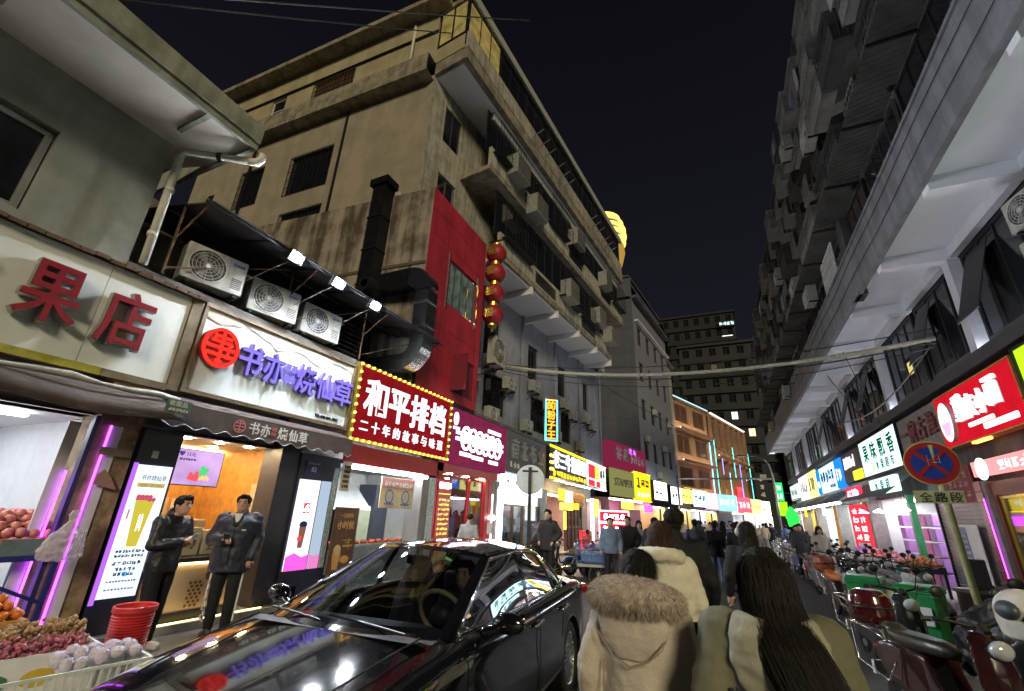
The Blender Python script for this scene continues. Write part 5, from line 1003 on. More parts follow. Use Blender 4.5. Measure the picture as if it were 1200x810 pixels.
MB().box(-.1, 13, -.5, 0, 21.8, 22.1).build('roof_edge', SLG, gb); MB().box(0, 13, .3, 9, 5, 21.7).build('core', DARKIN, gb); MB().box(.5, 13, -.35, .0, 19.6, 19.75).build('pale_ledge', WSOF, gb)
q = MB().holed(0, 12, 22.1, 24.2, [(1, 3, 22.5, 23.8), (4, 6, 22.5, 23.8)], .3, .1).build('penthouse', SLG, gb); MB().box(-.2, 12.2, .1, 5, 24.2, 24.4).build('penthouse_roof', SLG, gb)
q = MB().holed(-6, 0, 22.1, 24.2, [], 0, .1).build('penthouse_side', SLG, gb); q.rotation_euler = (0, 0, rad(-83))
for i, (sx_, z) in enumerate(((1.0, 8.1), (4.2, 11.1), (7.1, 8.0), (10.0, 10.9), (4.3, 5.2))):
    p = Vector((-6.24, 40, 0)) + Vector((.122, .9925, 0)) * sx_ + Vector((.9925, -.122, 0)) * .42; p.z = z
    dup(aw0, p, rad(83), 'white air conditioner on the slate grey block, %s from its near corner' % ORD[i])
t = lsign('big maroon sign with pale grey characters on the slate corner block', 31.4, 5.05, -6.95, RB); MB().box(0, 7.2, 0, 1.0, 0, 1.75).build('panel', emit('lit_maroon_box', (.36, .03, .09), 0.26), t)
for i, ch in enumerate('裕鑫'): text(t, ch, .9 + i * 1.3, .5, 1.05, mat('silver_letter', (.6, .55, .58), .4), -.03, .03, .03, 'character', w=1.0)
strow(t, 3.6, .5, 3.2, .75, MATS['silver_letter'], 4, 650, -.01); strow(t, 3.4, 1.2, 1.6, .45, emit('violet_letter', (.35, .1, .9), 1.4, False), 2, 660, -.02)
t = lsign('olive yellow fabric sign with thin grey latin letters', 31.2, 3.1, -6.9, RB); plate(t, 'panel', emit('olive_panel', (.42, .42, .14), 0.28), 0, 4.2, 0, 1.8, 0, .2); text(t, 'STAMPER', .4, .6, .75, mat('grey_letter', (.22, .2, .14), .5), -.02, .02, .0, w=3.4)
t = lsign('bright yellow lit sign with tube lines next to the olive sign', 35.45, 3.0, -6.15, RB); plate(t, 'panel', emit('bright_yellow', (1, .75, .02), 0.7), 0, 3.6, 0, 2.0, 0, .2); strow(t, .3, .9, 3.0, .8, mat('brown_letter', (.15, .08, .02), .5), 3, 670, -.006); [MB().box(-.2, 3.7, -.04, .0, z, z + .05).build('tube_light', YLB, t) for z in (-.05, 2.0)]; strow(t, .4, .25, 2.9, .4, WN2, 4, 680, -.006)
# pink shop under it and small glowing shops around the bend
t = thing('shop', 'pink walled shop with violet strip light under the olive sign', 'shop', (-6.9, 31.4, 0), RB); room(t, .0, 8.5, 3, 3.0, mat('pink_wall', (.62, .30, .38), .6), PAVE, WHITEP, .3); lamp_panel(t, .5, 8, .8, 1.0, 2.96, emit('pinkish_lamp', (1, .75, .8), 16)); plate(t, 'neon_word', emit('orange_word', (1, .5, .03), 3.5), 1.0, 3.2, 2.3, 2.75, -.2, -.15); MB().box(6.0, 8.0, -.05, .0, 2.2, 2.7).build('violet_light', emit('violet_box', (.5, .05, 1), 2.5), t)
for wt in (1, ): plate(t, 'pink_partition', mat('pink_partition', (.6, .28, .36), .6), 2.5, 5.8, .1, 2.3, .25, .3)
far_signs = [(39.3, -5.3, 3.2, 3.2, 1.5, (1, .96, .9), 2.2, 'white glowing sign past the yellow tube sign'), (43.0, -4.4, 3.0, 2.6, 1.5, (.85, 1, 1), 1.8, 'pale cyan lit sign in the bend of the street'), (46.0, -3.8, 3.2, 2.6, 1.3, (1, .8, .1), 2.0, 'small yellow lit sign in the bend of the street'),
             (49.0, -3.0, 3.0, 3.2, 1.6, (.5, .8, 1), 1.6, 'pale blue lit sign in the bend of the street'), (53.0, -2.1, 2.9, 3.0, 1.7, (1, .3, .3), 1.6, 'red and white lit sign near the far blue sign')]
for i, (y, x, z, w, h, c, st, lab) in enumerate(far_signs):
    rzz = rad(78 - i * 3); t = lsign(lab, y, z, x, rzz); plate(t, 'panel', emit('far_panel_%s' % 'abcdefg'[i], c, st), 0, w, 0, h, 0, .2); strow(t, .2, h * .3, w - .4, h * .45, MATS['ink_print'] if i != 4 else WN2, 3, 700 + i * 10, -.006); framed(t, -.04, w + .04, -.04, h + .04, DKMET, .06, -.02, .22)
    s_ = thing('shop', 'small lit shop front under the ' + lab.split(' near')[0].split(' past')[0].split(' in the')[0], 'shop', (x, y, 0), rzz); room(s_, 0, w, 2.5, 2.7, FRW if i % 2 else YW, PAVE, WHITEP, .3); lamp_panel(s_, .2, w - .2, .6, .8, 2.66, MATS['left_shop_lamp']); plate(s_, 'door_post', RUST, w * .45, w * .5, .1, 2.6, .1, .2)
# pale facade between slate block and the orange building
t = thing('pale_narrow_block', 'narrow pale grey block with a blue lit window strip past the slate block', 'building', (-5.3, 52.8, 0), rad(85)); hol = [(.8 + i * 2.4, 2.0 + i * 2.4, z, z + 1.8) for i in range(2) for z in (6, 9.5, 13, 16.5)]
MB().holed(0, 6, 4.8, 20, hol, 0, .2).build('front_wall', mat('pale_render', (.33, .32, .31), .8, var=.15, streak=.4), t); [window(t, a + .02, c + .02, 1.16, 1.76, 2, 1, DKMET, PANE, .1) for a, b_, c, d_ in hol]; MB().box(0, 6, .3, 6, 4.8, 19.9).build('core', DARKIN, t); MB().box(.2, .7, -.3, -.1, 7.5, 11.0).build('lit_strip', emit('blue_white_strip', (.45, .7, 1), 1.3, var=.6, scale=3), t); MB().box(-.2, 6.2, -.4, .3, 20, 20.3).build('roof_edge', SLG2, t)
# ---------------------------------------------------------------- lit brown and orange buildings at the bend
ORB = mat('orange_render', (.36, .235, .16), .75, var=.12, scale=.5); BRB = mat('brown_brick', (.26, .16, .10), .8, var=.15, scale=.8)
def facade(label, p0, p1, z0, z1, m, floors, bays, wm, name='building', pm=None):
    d_ = Vector((p1[0] - p0[0], p1[1] - p0[1])); L2 = d_.length; t = thing(name, label, 'building', (p0[0], p0[1], 0), math.atan2(d_.y, d_.x)); fh = (z1 - z0) / floors; bw = L2 / bays
    hol = [(i * bw + bw * .15, (i + 1) * bw - bw * .12, z0 + j * fh + fh * .3, z0 + (j + 1) * fh - fh * .12) for i in range(bays) for j in range(floors)]
    MB().holed(0, L2, 0, z1, hol, 0, .25).build('front_wall', m, t)
    for a, b_, c, e_ in hol: window(t, a + .02, c + .02, b_ - a - .04, e_ - c - .04, 2, 1, wm, pm or PANE, .12, .06, .08)
    MB().box(0, L2, .3, 8, 0, z1 - .1).build('core', DARKIN, t); MB().box(-.2, L2 + .2, -.3, .3, z1, z1 + .35).build('roof_edge', m, t); return t, L2, fh, bw
WBE = emit('facade_wash_lamp', (1, .72, .45), 10)
t, L2, fh, bw = facade('orange washed building with long window bands and light strips at the bend', (-5.0, 58), (-1.4, 68.5), 4.5, 16.2, ORB, 3, 2, mat('tan_frame', (.3, .2, .12), .6), 'orange_building', mat('amber_pane', (.10, .06, .04), .3))
o = MB().box(-.05, 0, .0, 7, 0, 16.2).build('near_wall', mat('plum_wall', (.12, .09, .12), .8), t)
for j in range(3): (MB().box(.2, L2 - .2, -.9, -.8, 4.6 + j * fh, 4.68 + j * fh).build('wash_lamp', WBE, t), MB().box(.1, L2 - .1, -.98, -.92, 4.5 + j * fh, 4.74 + j * fh).build('lamp_shield', ORB, t), MB().box(.1, L2 - .1, -.915, -.02, 4.5 + j * fh, 4.56 + j * fh).build('lamp_ledge', ORB, t))
MB().box(-.12, -.02, -.12, -.02, 8, 16.4).build('light_strip', emit('violet_strip', (.25, .2, 1), 2.2), t); MB().box(0, L2, -.36, -.31, 16.42, 16.47).build('light_strip', emit('cyan_strip', (.3, .75, 1), 1.6), t); MB().box(L2 - .07, L2, -.15, -.05, 5, 12).build('light_strip', MATS['cyan_strip'], t); lt_ = plate(t, 'gilded_sign', emit('gilded_sign', (.8, .5, .12), .6), .8, 7.5, 4.2, 5.4, -.5, -.3)
t, L2, fh, bw = facade('brown brick building with vertical piers and colour light strips', (-1.2, 69), (3.6, 86), 4.5, 15.9, BRB, 2, 6, mat('brown_frame', (.12, .08, .06), .6), 'brown_building', mat('umber_pane', (.09, .065, .05), .4))
for i in range(7): MB().box(i * bw - .2, i * bw + .2, -.45, 0, 3.5, 15.9).build('pier', BRB, t); MB().box(i * bw - .035, i * bw + .035, -.52, -.46, 5 + (i % 2) * 3, 12.5 - (i % 3) * 2).build('light_strip', (emit('teal_strip', (.1, .9, .75), 1.6), MATS['violet_strip'], MATS['cyan_strip'])[i % 3], t)
for j in range(2): MB().box(.1, L2 - .1, -1.08, -1.02, 4.5 + j * fh, 4.74 + j * fh).build('lamp_shield', BRB, t); MB().box(.1, L2 - .1, -1.015, -.52, 4.5 + j * fh, 4.56 + j * fh).build('lamp_ledge', BRB, t); MB().box(.2, L2 - .2, -1.0, -.9, 4.6 + j * fh, 4.68 + j * fh).build('wash_lamp', emit('facade_wash_lamp_soft', (1, .76, .5), 8), t)
MB().box(0, L2, -.5, -.3, 16.25, 16.35).build('light_strip', emit('pearl_strip', (1, .9, .8), 1.5), t); rd = plate(t, 'red_neon', emit('red_neon', (1, .02, .03), 3.5), 8.2, 10.4, 4.6, 6.6, -.7, -.6); strow(rd, 8.4, 5, 1.8, 1.2, MATS['red_block'], 2, 800, -.701)
t = lsign('wide pale blue lit sign below the orange building', 57.0, 2.9, -2.2, rad(58)); plate(t, 'panel', emit('sky_blue_panel', (.25, .6, 1), 0.9), 0, 6.2, 0, 1.8, 0, .2); strow(t, .5, .5, 5.2, .9, WN, 5, 810, -.01)
for i, (c, st, lab) in enumerate((((1, .05, .08), 1.8, 'red lit sign at the end of the street, left of three'), ((.8, 1, .15), 2.0, 'lime lit sign at the end of the street, middle of three'), ((1, .9, .75), 2.4, 'cream lit sign at the end of the street, right of three'))):
    t = lsign(lab, 64 + i * 5, 2.9, .6 + i * 1.4, rad(60)); plate(t, 'panel', emit('end_panel_%s' % 'abc'[i], c, st), 0, 4.4, 0, 1.8, 0, .2); strow(t, .4, .5, 3.6, .8, (WN2, MATS['red_block'], MATS['red_block'])[i], 4, 820 + i * 9, -.01)
    s_ = thing('shop', 'lit shop front under the %s sign at the end of the street' % ('red', 'lime', 'cream')[i], 'shop', (.6 + i * 1.4, 64 + i * 5, 0), rad(60)); room(s_, 0, 5, 2.5, 2.8, FRW, PAVE, WHITEP, .2); lamp_panel(s_, .3, 4.7, .5, .8, 2.75, MATS['left_shop_lamp']); plate(s_, 'door_post', RUST, 2.2, 2.4, .1, 2.7, .1, .2)
bs = thing('upright_banner', 'black upright banner with faint white writing on the far building', 'sign', (4.4, 84, 3.4), rad(30)); plate(bs, 'panel', BLACK, 0, 2.2, 0, 6, 0, .2); [strokes(bs, .7, 4.6 - k * 1.2, .8, .8, WHITEP, 850 + k, -.01, 7) for k in range(4)]
# ---------------------------------------------------------------- dark towers behind
DT = mat('dark_tower_render', (.035, .035, .040), .9, var=.15, scale=.3); DT2 = mat('dark_tower_render_two', (.025, .025, .03), .9, var=.15, scale=.3)
LITW = emit('lit_window_cool', (.75, 1.0, .9), .9); LITY = emit('lit_window_warm', (1, .8, .45), .8)
def tower(label, x0, x1, y, z1, m, floors, bays, lit, z0=6, dep=14):
    t = thing('tower_block', label, 'building', (x0, y, 0), 0); w = x1 - x0; fh = (z1 - z0) / floors; bw = w / bays
    hol = [(i * bw + bw * .25, (i + 1) * bw - bw * .25, z0 + j * fh + fh * .35, z0 + (j + 1) * fh - fh * .15) for i in range(bays) for j in range(floors)]
    MB().holed(0, w, 0, z1, hol, 0, .4).build('front_wall', m, t)
    for k, (a, b_, c, e_) in enumerate(hol):
        if a < -100: continue
        window(t, a + .02, c + .02, b_ - a - .04, e_ - c - .04, 2, 1, DKMET, lit.get((k // floors, k % floors), PANE), .2, .08, .1)
    MB().box(0, w, .5, dep, 0, z1 - .2).build('core', DARKIN, t); MB().box(-.4, w + .4, -.5, dep, z1, z1 + .6).build('roof_edge', m, t)
    for j in range(1, floors): MB().box(-.1, w + .1, -.5, 0, z0 + j * fh - .2, z0 + j * fh + .15).build('storey_band', m, t)
    q = MB().quad((w, 0, 0), (w, dep, 0), (w, dep, z1), (w, 0, z1)).build('side_wall', m, t)
    return t
tower('dark apartment tower closing the street with a few lit windows', -6.0, 10.2, 100, 37.5, DT, 9, 6, {(3, 4): LITW, (4, 3): LITY, (5, 2): LITW, (2, 7): mat('dim_pane', (.2, .18, .16), .5)})
tower('farther dark tower rising behind the apartment tower at the end', -12, 7.5, 128, 57, DT2, 9, 7, {}, 20)
tower('dark slab tower at the far left behind the narrow block', -22, -10.5, 112, 49, DT2, 10, 5, {}, 20)
t = thing('lit_roof_sign', 'small white lit roof sign on the dark tower', 'sign', (3.0, 127, 0), 0); MB().box(.4, 4.6, 0, .3, 52.6, 54.2).build('panel', BLACK, t); strow(t, .6, 52.9, 3.8, 1.0, emit('roof_letter', (.6, .9, 1), 0.9, False), 4, 870, -.02); MB().box(1.0, 3.6, -.1, 0, 49.6, 49.8).build('lamp_row', LITW, t)
t = thing('lit_edge_tower', 'distant slab with amber lit edge right of the dark tower', 'building', (10.6, 98, 0), 0); MB().box(0, 1.6, 0, 20, 0, 33).build('wall', DT2, t); [MB().box(1.0, 1.5, -.2, 0, 6 + k * 3.1, 8.2 + k * 3.1).build('lit_bay', emit('amber_bay', (.5, .26, .07), .5), t) for k in range(8)]
# gold crowned tower
t = thing('crown_tower', 'round tower top with glowing golden rings above the apartment roof', 'tower', (-16.9, 78, 0), 0)
MB().lathe([(3.3, 0), (3.3, 44), (3.5, 46), (3.0, 46.2), (0, 46.2)], n=28).build('shaft', mat('crown_shaft', (.25, .18, .08), .6), t, True)
GR = emit('gold_ring', (1, .66, .14), 1.0); GR2 = emit('gold_drum', (1, .60, .12), 0.22)
MB().lathe([(2.2, 46.3), (3.4, 49.0), (4.0, 51.5), (3.9, 53.0), (0, 53.2)], n=28).build('drum', GR2, t, True)
for z, r in ((53.8, 4.3), (55.2, 4.5), (56.6, 4.4), (58.0, 4.0), (59.4, 3.4)): MB().lathe([(r - .3, z), (r, z), (r, z + .28), (r - .3, z + .28), (r - .3, z)], n=28).build('light_ring', GR, t)
MB().lathe([(0, 53.2), (3.6, 53.3), (3.6, 58.2), (0, 58.4)], n=24).build('core', mat('crown_core', (.15, .1, .05), .6), t)
for k in range(6): MB().box(2.6, 3.4, -3.6, -3.3, 26 + k * 3, 27.6 + k * 3).build('gilded_letter', GR, t)
# ---------------------------------------------------------------- street lamp, cables, round sign, no-parking sign
def lamp_post(label, x, y, h=5.8, sgn=-1):
    t = thing('street_lamp', label, 'street lamp', (x, y, 0)); GP = mat('galvanised_pole', (.38, .39, .41), .4, .7)
    MB().tube([(0, 0, 0), (0, 0, h * .75), (sgn * .1, 0, h * .9), (sgn * .4, 0, h * .97), (sgn * .9, 0, h), (sgn * 1.6, 0, h + .05)], [.08, .06, .05, .045, .04, .035], 10).build('pole', GP, t, True); MB().lathe([(.13, 0), (.13, .15), (.08, .2), (.0, .2)], n=12).build('base', GP, t)
    o = MB().box(sgn * 1.5 if sgn > 0 else -2.1, 2.1 if sgn > 0 else -1.5, -.11, .11, h, h + .1).build('lamp_head', GP, t, bevel=.03); MB().box(min(sgn * 1.6, sgn * 2.0), max(sgn * 1.6, sgn * 2.0), -.08, .08, h - .012, h - .002).build('lens', mat('lamp_lens', (.6, .6, .6), .2), o); return t
lamp_post('grey curved street lamp at the far right of the street', 3.05, 36.0, 6.1)
def sag(a, b, s, n=24): a, b = Vector(a), Vector(b); return [a.lerp(b, i / n) - Vector((0, 0, s * 4 * (i / n) * (1 - i / n))) for i in range(n + 1)]
cb_ = thing('cable_bundle', 'thick bundle of pale taped cables strung across the street', 'cable', (0, 0, 0)); PALEC = mat('taped_cable', (.42, .40, .30), .6, var=.3, scale=14)
A_, B_ = (-7.4, 14.6, 7.05), (5.0, 13.2, 6.05)
MB().tube(sag(A_, B_, .62), .055, 8).build('bundle', PALEC, cb_, True); MB().tube(sag((-7.4, 14.6, 6.95), (5.0, 13.2, 5.95), .68), .018, 6).build('cable', CABLE, cb_); MB().tube(sag((-7.4, 14.6, 7.1), (5, 13.2, 6.3), .5), .014, 6).build('cable', CABLE, cb_); MB().tube(sag((-7.3, 14.5, 6.8), (4.9, 13.1, 5.8), .80), .012, 6).build('cable', CABLE, cb_)
for i, (p, q, s, lab, r) in enumerate((((-9, 13.2, 6.2), (-7.4, 14.6, 7.05), .15, 'dark loop of cable on the blue grey wall by the red building', .03), ((5.0, 13.2, 6.05), (4.9, 26, 6.6), .8, 'black cable sagging along the dark glazing on the right', .02), ((3.7, 17.2, 9.6), (4.9, 18.2, 4.8), .3, 'thin reddish cable hanging from the canopy to the fruit sign', .012), ((3.8, 21.0, 8.8), (4.9, 19.5, 5.2), .25, 'thin dark cable hanging before the white soffit', .012), ((-8.2, 32, 11.5), (4.0, 40, 5.0), .4, 'faint dark wire crossing high over the far street', .02), ((-7.4, .2, 7.15), (-4.2, 5.2, 11.2), .05, 'thin wire running from the eave up into the night sky', .012), ((-7.4, .0, 6.95), (-2.5, 5.5, 11.0), .05, 'second thin wire below it crossing the eave', .012))):
    tag(MB().tube(sag(p, q, s), r, 6).build('cable', CABLE), lab, 'cable')
t = thing('gantry_arm', 'pale horizontal camera arm across the far street under the orange buildings', 'pole', (-3.5, 40, 0)); MB().tube([(0, 0, 4.9), (6.6, -2, 4.75)], .07, 8).build('arm', mat('galvanised_pole', (.38, .39, .41), .4, .7), t, True); MB().tube([(0, 0, 0), (0, 0, 5.1)], .09, 8).build('post', MATS['galvanised_pole'], t, True); MB().box(5.9, 6.3, -2.0, -1.7, 4.8, 5.05).build('camera', WHITEP, t)
t = thing('round_traffic_sign', 'round traffic sign seen from its bare grey back on a dark pole', 'traffic sign', (-4.95, 12.0, 0), rad(18)); disc3(t, 0, 2.62, .40, mat('sign_back', (.50, .55, .58), .35, .5, var=.1), .0, .02, 32, 'disc'); MB().box(-.045, .045, -.09, -.021, .0, 2.95).build('pole', DKMET, t); MB().box(-.22, .22, -.045, -.0215, 2.82, 2.87).build('clamp', DKMET, t); plate(t, 'small_plate', emit('pale_plate', (.9, .95, .9), .5), -.12, .16, 1.55, 1.95, -.02, 0)
NPB = mat('sign_blue', (.02, .05, .28), .4, var=.1); NPR = mat('sign_red', (.42, .02, .02), .4, var=.1)
t = thing('no_parking_sign', 'round blue and red no stopping sign on a leaning yellowed post', 'traffic sign', (2.78, 9.0, 0), rad(-16)); disc3(t, .12, 2.68, .325, mat('sign_edge', (.62, .52, .12), .4), .012, .01, 36, 'edge'); disc3(t, .12, 2.68, .31, NPR, .0, .004, 36, 'red_disc'); disc3(t, .12, 2.68, .235, NPB, -.005, .002, 36, 'blue_disc')
for a in (45, -45): o = MB().box(-.24, .24, -.004, 0, -.026, .026).build('red_bar', NPR, t, loc=(.12, -.008 - (.002 if a < 0 else 0), 2.68)); o.rotation_euler = (0, rad(a), 0)
o = MB().tube([(.16, .03, 2.95), (.17, .05, 2.0), (.20, .05, 0)], .045, 10).build('post', mat('yellowed_post', (.42, .40, .20), .5, var=.2, streak=.4), t, True); pq = plate(t, 'plate', mat('plate_yellow', (.50, .48, .22), .5), -.18, .38, 2.10, 2.28, -.012, .0)
text(pq, '全路段', -.12, 2.115, .15, BLACK, -.015, .003, .02, each=True, step=.165); strokes(t, .06, 2.65, .2, .16, WHITEP, 3, -.012, 5, .03, .002, 'scratch')
# ================================================================ people
SKIN = mat('skin', (.46, .27, .19), .55, var=.08); BLKH = mat('black_hair', (.012, .010, .010), .75, var=.5, scale=30, spec=.15, streak=.7)
NAVYC = mat('navy_padded', (.012, .014, .030), .55, var=.06, bump=.15, bscale=9); BLKC = mat('black_cloth', (.011, .011, .013), .75, var=.08, bump=.15, bscale=9, spec=.3); DENIM = mat('denim', (.10, .15, .28), .8, var=.25); GREYC = mat('grey_cloth', (.22, .22, .23), .8, var=.2)
SHOEW = mat('pale_shoe', (.45, .43, .38), .6); SHOEB = mat('dark_shoe', (.03, .03, .03), .5); IVORY = mat('ivory_down', (.68, .64, .50), .75, var=.06, bump=.2, bscale=16)
_pc = {}
def fingers(mb, wrist, dirv, side, curl=.5, r=.0085):
    d = Vector(dirv).normalized(); up = Vector((0, 0, 1)); s = d.cross(up); s = s.normalized() if s.length > .1 else Vector((1, 0, 0)); n = s.cross(d).normalized()
    w = Vector(wrist); pc = w + d * .045
    mb.ball(pc, (.036, .036, .024), 10, 6); mb.limb([w, w + d * .07], [.026, .034], 8)
    for k, L in enumerate((.062, .070, .066, .052)):
        b0 = w + d * .075 + s * (k - 1.5) * .0195; b1 = b0 + (d * (1 - curl * .4) - n * curl * .7).normalized() * L * .5; b2 = b1 + (d * (1 - curl * 1.4) - n * curl).normalized() * L * .5
        mb.limb([b0, b1, b2], [r, r, r * .85], 7)
    t0 = w + d * .02 + s * side * .03; t1 = t0 + (d * .6 + s * side * .7).normalized() * .04; mb.limb([t0, t1, t1 + (d + s * side * .2 - n * .3).normalized() * .03], [r * 1.3, r * 1.15, r], 7)
POSES = {  # (left, right) elbow + wrist, and per-leg forward offset of knee, ankle
    'stand': dict(l=((.25, .03, 1.13), (.26, -.04, .90)), r=((-.25, .03, 1.13), (-.26, -.04, .90)), kl=(0, 0), kr=(-.02, .02)),
    'walk': dict(l=((.26, .08, 1.14), (.27, .0, .91)), r=((-.26, -.02, 1.13), (-.26, -.16, .94)), kl=(-.16, -.22), kr=(.02, .24)),
    'phone': dict(l=((.26, .02, 1.12), (.24, -.08, .90)), r=((-.27, -.03, 1.13), (-.07, -.27, 1.14)), kl=(-.03, 0), kr=(.02, .04)),
    'phone2': dict(l=((.24, -.04, 1.12), (.06, -.24, 1.18)), r=((-.24, -.04, 1.12), (-.05, -.25, 1.17)), kl=(0, .03), kr=(-.05, -.02)),
    'pockets': dict(l=((.31, .08, 1.14), (.22, -.08, .96)), r=((-.31, .08, 1.14), (-.22, -.08, .96)), kl=(-.02, 0), kr=(.02, .03)),
    'sit': dict(l=((.24, -.16, 1.16), (.12, -.42, 1.14)), r=((-.24, -.16, 1.16), (-.14, -.42, 1.12)), kl=(0, 0), kr=(0, 0)),
}
def body_meshes(pose, style, hair, vox, head_dn=0.0, fat=1.0):
    key = (pose, style, hair, vox, head_dn, fat)
    if key in _pc: return _pc[key]
    P_ = POSES[pose]; sit = pose == 'sit'; out = {}
    def legs(sd):
        k, a = P_['kl'] if sd > 0 else P_['kr']
        if sit: return [(sd * .09, 0, .93), (sd * .12, -.44, .93), (sd * .11, -.50, .52)]
        return [(sd * .088, 0, .90), (sd * .098, k, .49), (sd * .10, a, .085)]
    hy = -.02 - head_dn * .5; hz = 1.595 - head_dn * .25
    b = MB()
    b.ball((0, hy, hz), (.077, .097, .112), 16, 12); b.ball((0, hy - .032 - head_dn * .02, hz - .058), (.058, .062, .056), 12, 8); b.ball((0, hy - .098 - head_dn * .02, hz - .012), (.014, .022, .026), 8, 6)
    for s in (-1, 1): b.ball((s * .078, hy + .012, hz - .005), (.012, .022, .032), 8, 6)
    b.ball((0, hy - .088, hz - .062), (.026, .012, .008), 8, 5); b.limb([(0, .01, 1.42), (0, hy + .01, hz - .08)], [.058, .052])
    b.ell([(0, 0, .86, .15, .10), (0, 0, .98, .155, .105), (0, 0, 1.1, .14, .095), (0, 0, 1.25, .165, .11), (0, 0, 1.36, .175, .10), (0, .005, 1.42, .12, .08), (0, .01, 1.45, .06, .055)], 16)
    for s, q in ((1, P_['l']), (-1, P_['r'])):
        sh = (s * .185, .005, 1.385); b.limb([sh, q[0], q[1]], [.052, .040, .027]); L = legs(s); b.limb(L, [.082, .056, .040])
        b.limb([(L[2][0], L[2][1] + .03, .045), (L[2][0] * 1.1, L[2][1] - .14, .035)], [.042, .036]) if not sit else None
        fingers(b, q[1], Vector(q[1]) - Vector(q[0]), -s if pose.startswith('phone') else s, .75 if pose.startswith('phone') or sit else .35)
    out['body'] = remesh(b, vox, 'body', 1)
    j = MB(); hem = {'jacket': .82, 'hip': .74, 'long': .42, 'puffer': .46, 'coat': .62}[style]; f = fat * (1.12 if style in ('puffer', 'coat', 'hip') else 1.0)
    if sit: hem = .86
    prof = [(hem, .185, .145), (hem + .08, .19, .15), (1.0, .185, .15), (1.12, .185, .148), (1.25, .205, .15), (1.36, .215, .135), (1.42, .16, .105), (1.455, .085, .078)]
    if hem < .6: prof = [(hem, .225, .17), (hem + .2, .215, .165), (.8, .20, .16)] + prof[2:]
    if style == 'puffer':
        pr = []; 
        for i in range(len(prof) - 1):
            (z0, a0, c0), (z1, a1, c1) = prof[i], prof[i + 1]; n = max(1, round((z1 - z0) / .028))
            for k in range(n): t = k / n; z = z0 + (z1 - z0) * t; m = 1 + .055 * abs(math.sin(math.pi * z / .115)); pr.append((z, (a0 + (a1 - a0) * t) * m, (c0 + (c1 - c0) * t) * m))
        prof = pr + [prof[-1]]
    j.ell([(0, .0, z, a * f, c * f) for z, a, c in prof], 24)
    for s, q in ((1, P_['l']), (-1, P_['r'])): 
        w = Vector(q[0]).lerp(Vector(q[1]), .93)
        if style == 'puffer':
            pts = [Vector((s * .185, .005, 1.385)).lerp(Vector(q[0]), i / 12) for i in range(12)] + [Vector(q[0]).lerp(w, i / 10) for i in range(11)]
            j.limb(pts, [(.085 - .0012 * i) * (1 + .09 * abs(math.sin(i * .9))) for i in range(23)])
        else: j.limb([(s * .185, .005, 1.375), q[0], w], [.080 * f, .068 * f, .055 * f])
    j.limb([(0, .035, 1.45), (0, .04, 1.47)], [.085, .082])
    out['jacket'] = remesh(j, vox, 'jacket', 3 if style != 'puffer' else 1, .030 if style != 'puffer' else .006, .11)
    t = MB()
    for s in (1, -1): L = legs(s); t.limb([L[0], L[1], (L[2][0], L[2][1], L[2][2] + .02)], [.105, .078, .062])
    t.ell([(0, 0, .84, .15, .12), (0, 0, .95, .16, .12), (0, 0, 1.02, .15, .11)], 16); out['trousers'] = remesh(t, vox, 'trousers', 2, .015, .08)
    if not sit:
        for s in (1, -1):
            L = legs(s); a = L[2]; m = MB(); m.ball((a[0], a[1] + .02, .06), (.048, .06, .06), 10, 7); m.ball((a[0] * 1.08, a[1] - .10, .042), (.05, .10, .042), 12, 7); m.box(a[0] - .046, a[0] + .05, a[1] - .19, a[1] + .075, .0, .028); out['shoe' + ('l' if s > 0 else 'r')] = remesh(m, .012, 'shoe', 3)
    h = MB(); hc = (0, hy + .022, hz + .030)
    if hair in ('short', 'curly'):
        h.ball(hc, (.087, .098, .098), 14, 10); h.ball((0, hy - .055, hz + .095), (.065, .045, .035), 10, 6); h.ball((0, hy + .065, hz - .04), (.065, .04, .06), 10, 6)
        for s in (-1, 1): h.ball((s * .07, hy - .01, hz + .05), (.022, .055, .05), 8, 6)
    elif hair == 'cap':
        h.ball((0, hy + .03, hz + .03), (.084, .09, .08), 12, 8)
    elif hair == 'bob':
        h.ball(hc, (.095, .108, .104), 14, 10); h.ell([(0, hy + .03, hz + .02, .098, .09), (0, hy + .04, hz - .08, .105, .085), (0, hy + .045, hz - .17, .10, .07)], 14)
    elif hair == 'bun': h.ball(hc, (.09, .105, .10), 14, 10); h.ball((0, hy + .10, hz + .03), .045)
    else:
        h.ball(hc, (.096, .112, .106), 16, 12); h.ell([(0, hy + .035, hz + .03, .102, .085), (0, hy + .05, hz - .1, .118, .08), (.0, .075, hz - .22, .13, .07), (.02, .10, hz - .35, .125, .06), (.04, .125, hz - .48, .09, .045), (.05, .14, hz - .56, .05, .03)], 16)
    out['hair'] = remesh(h, min(vox, .010), 'hair', 2, .028, .022)
    _pc[key] = out; return out
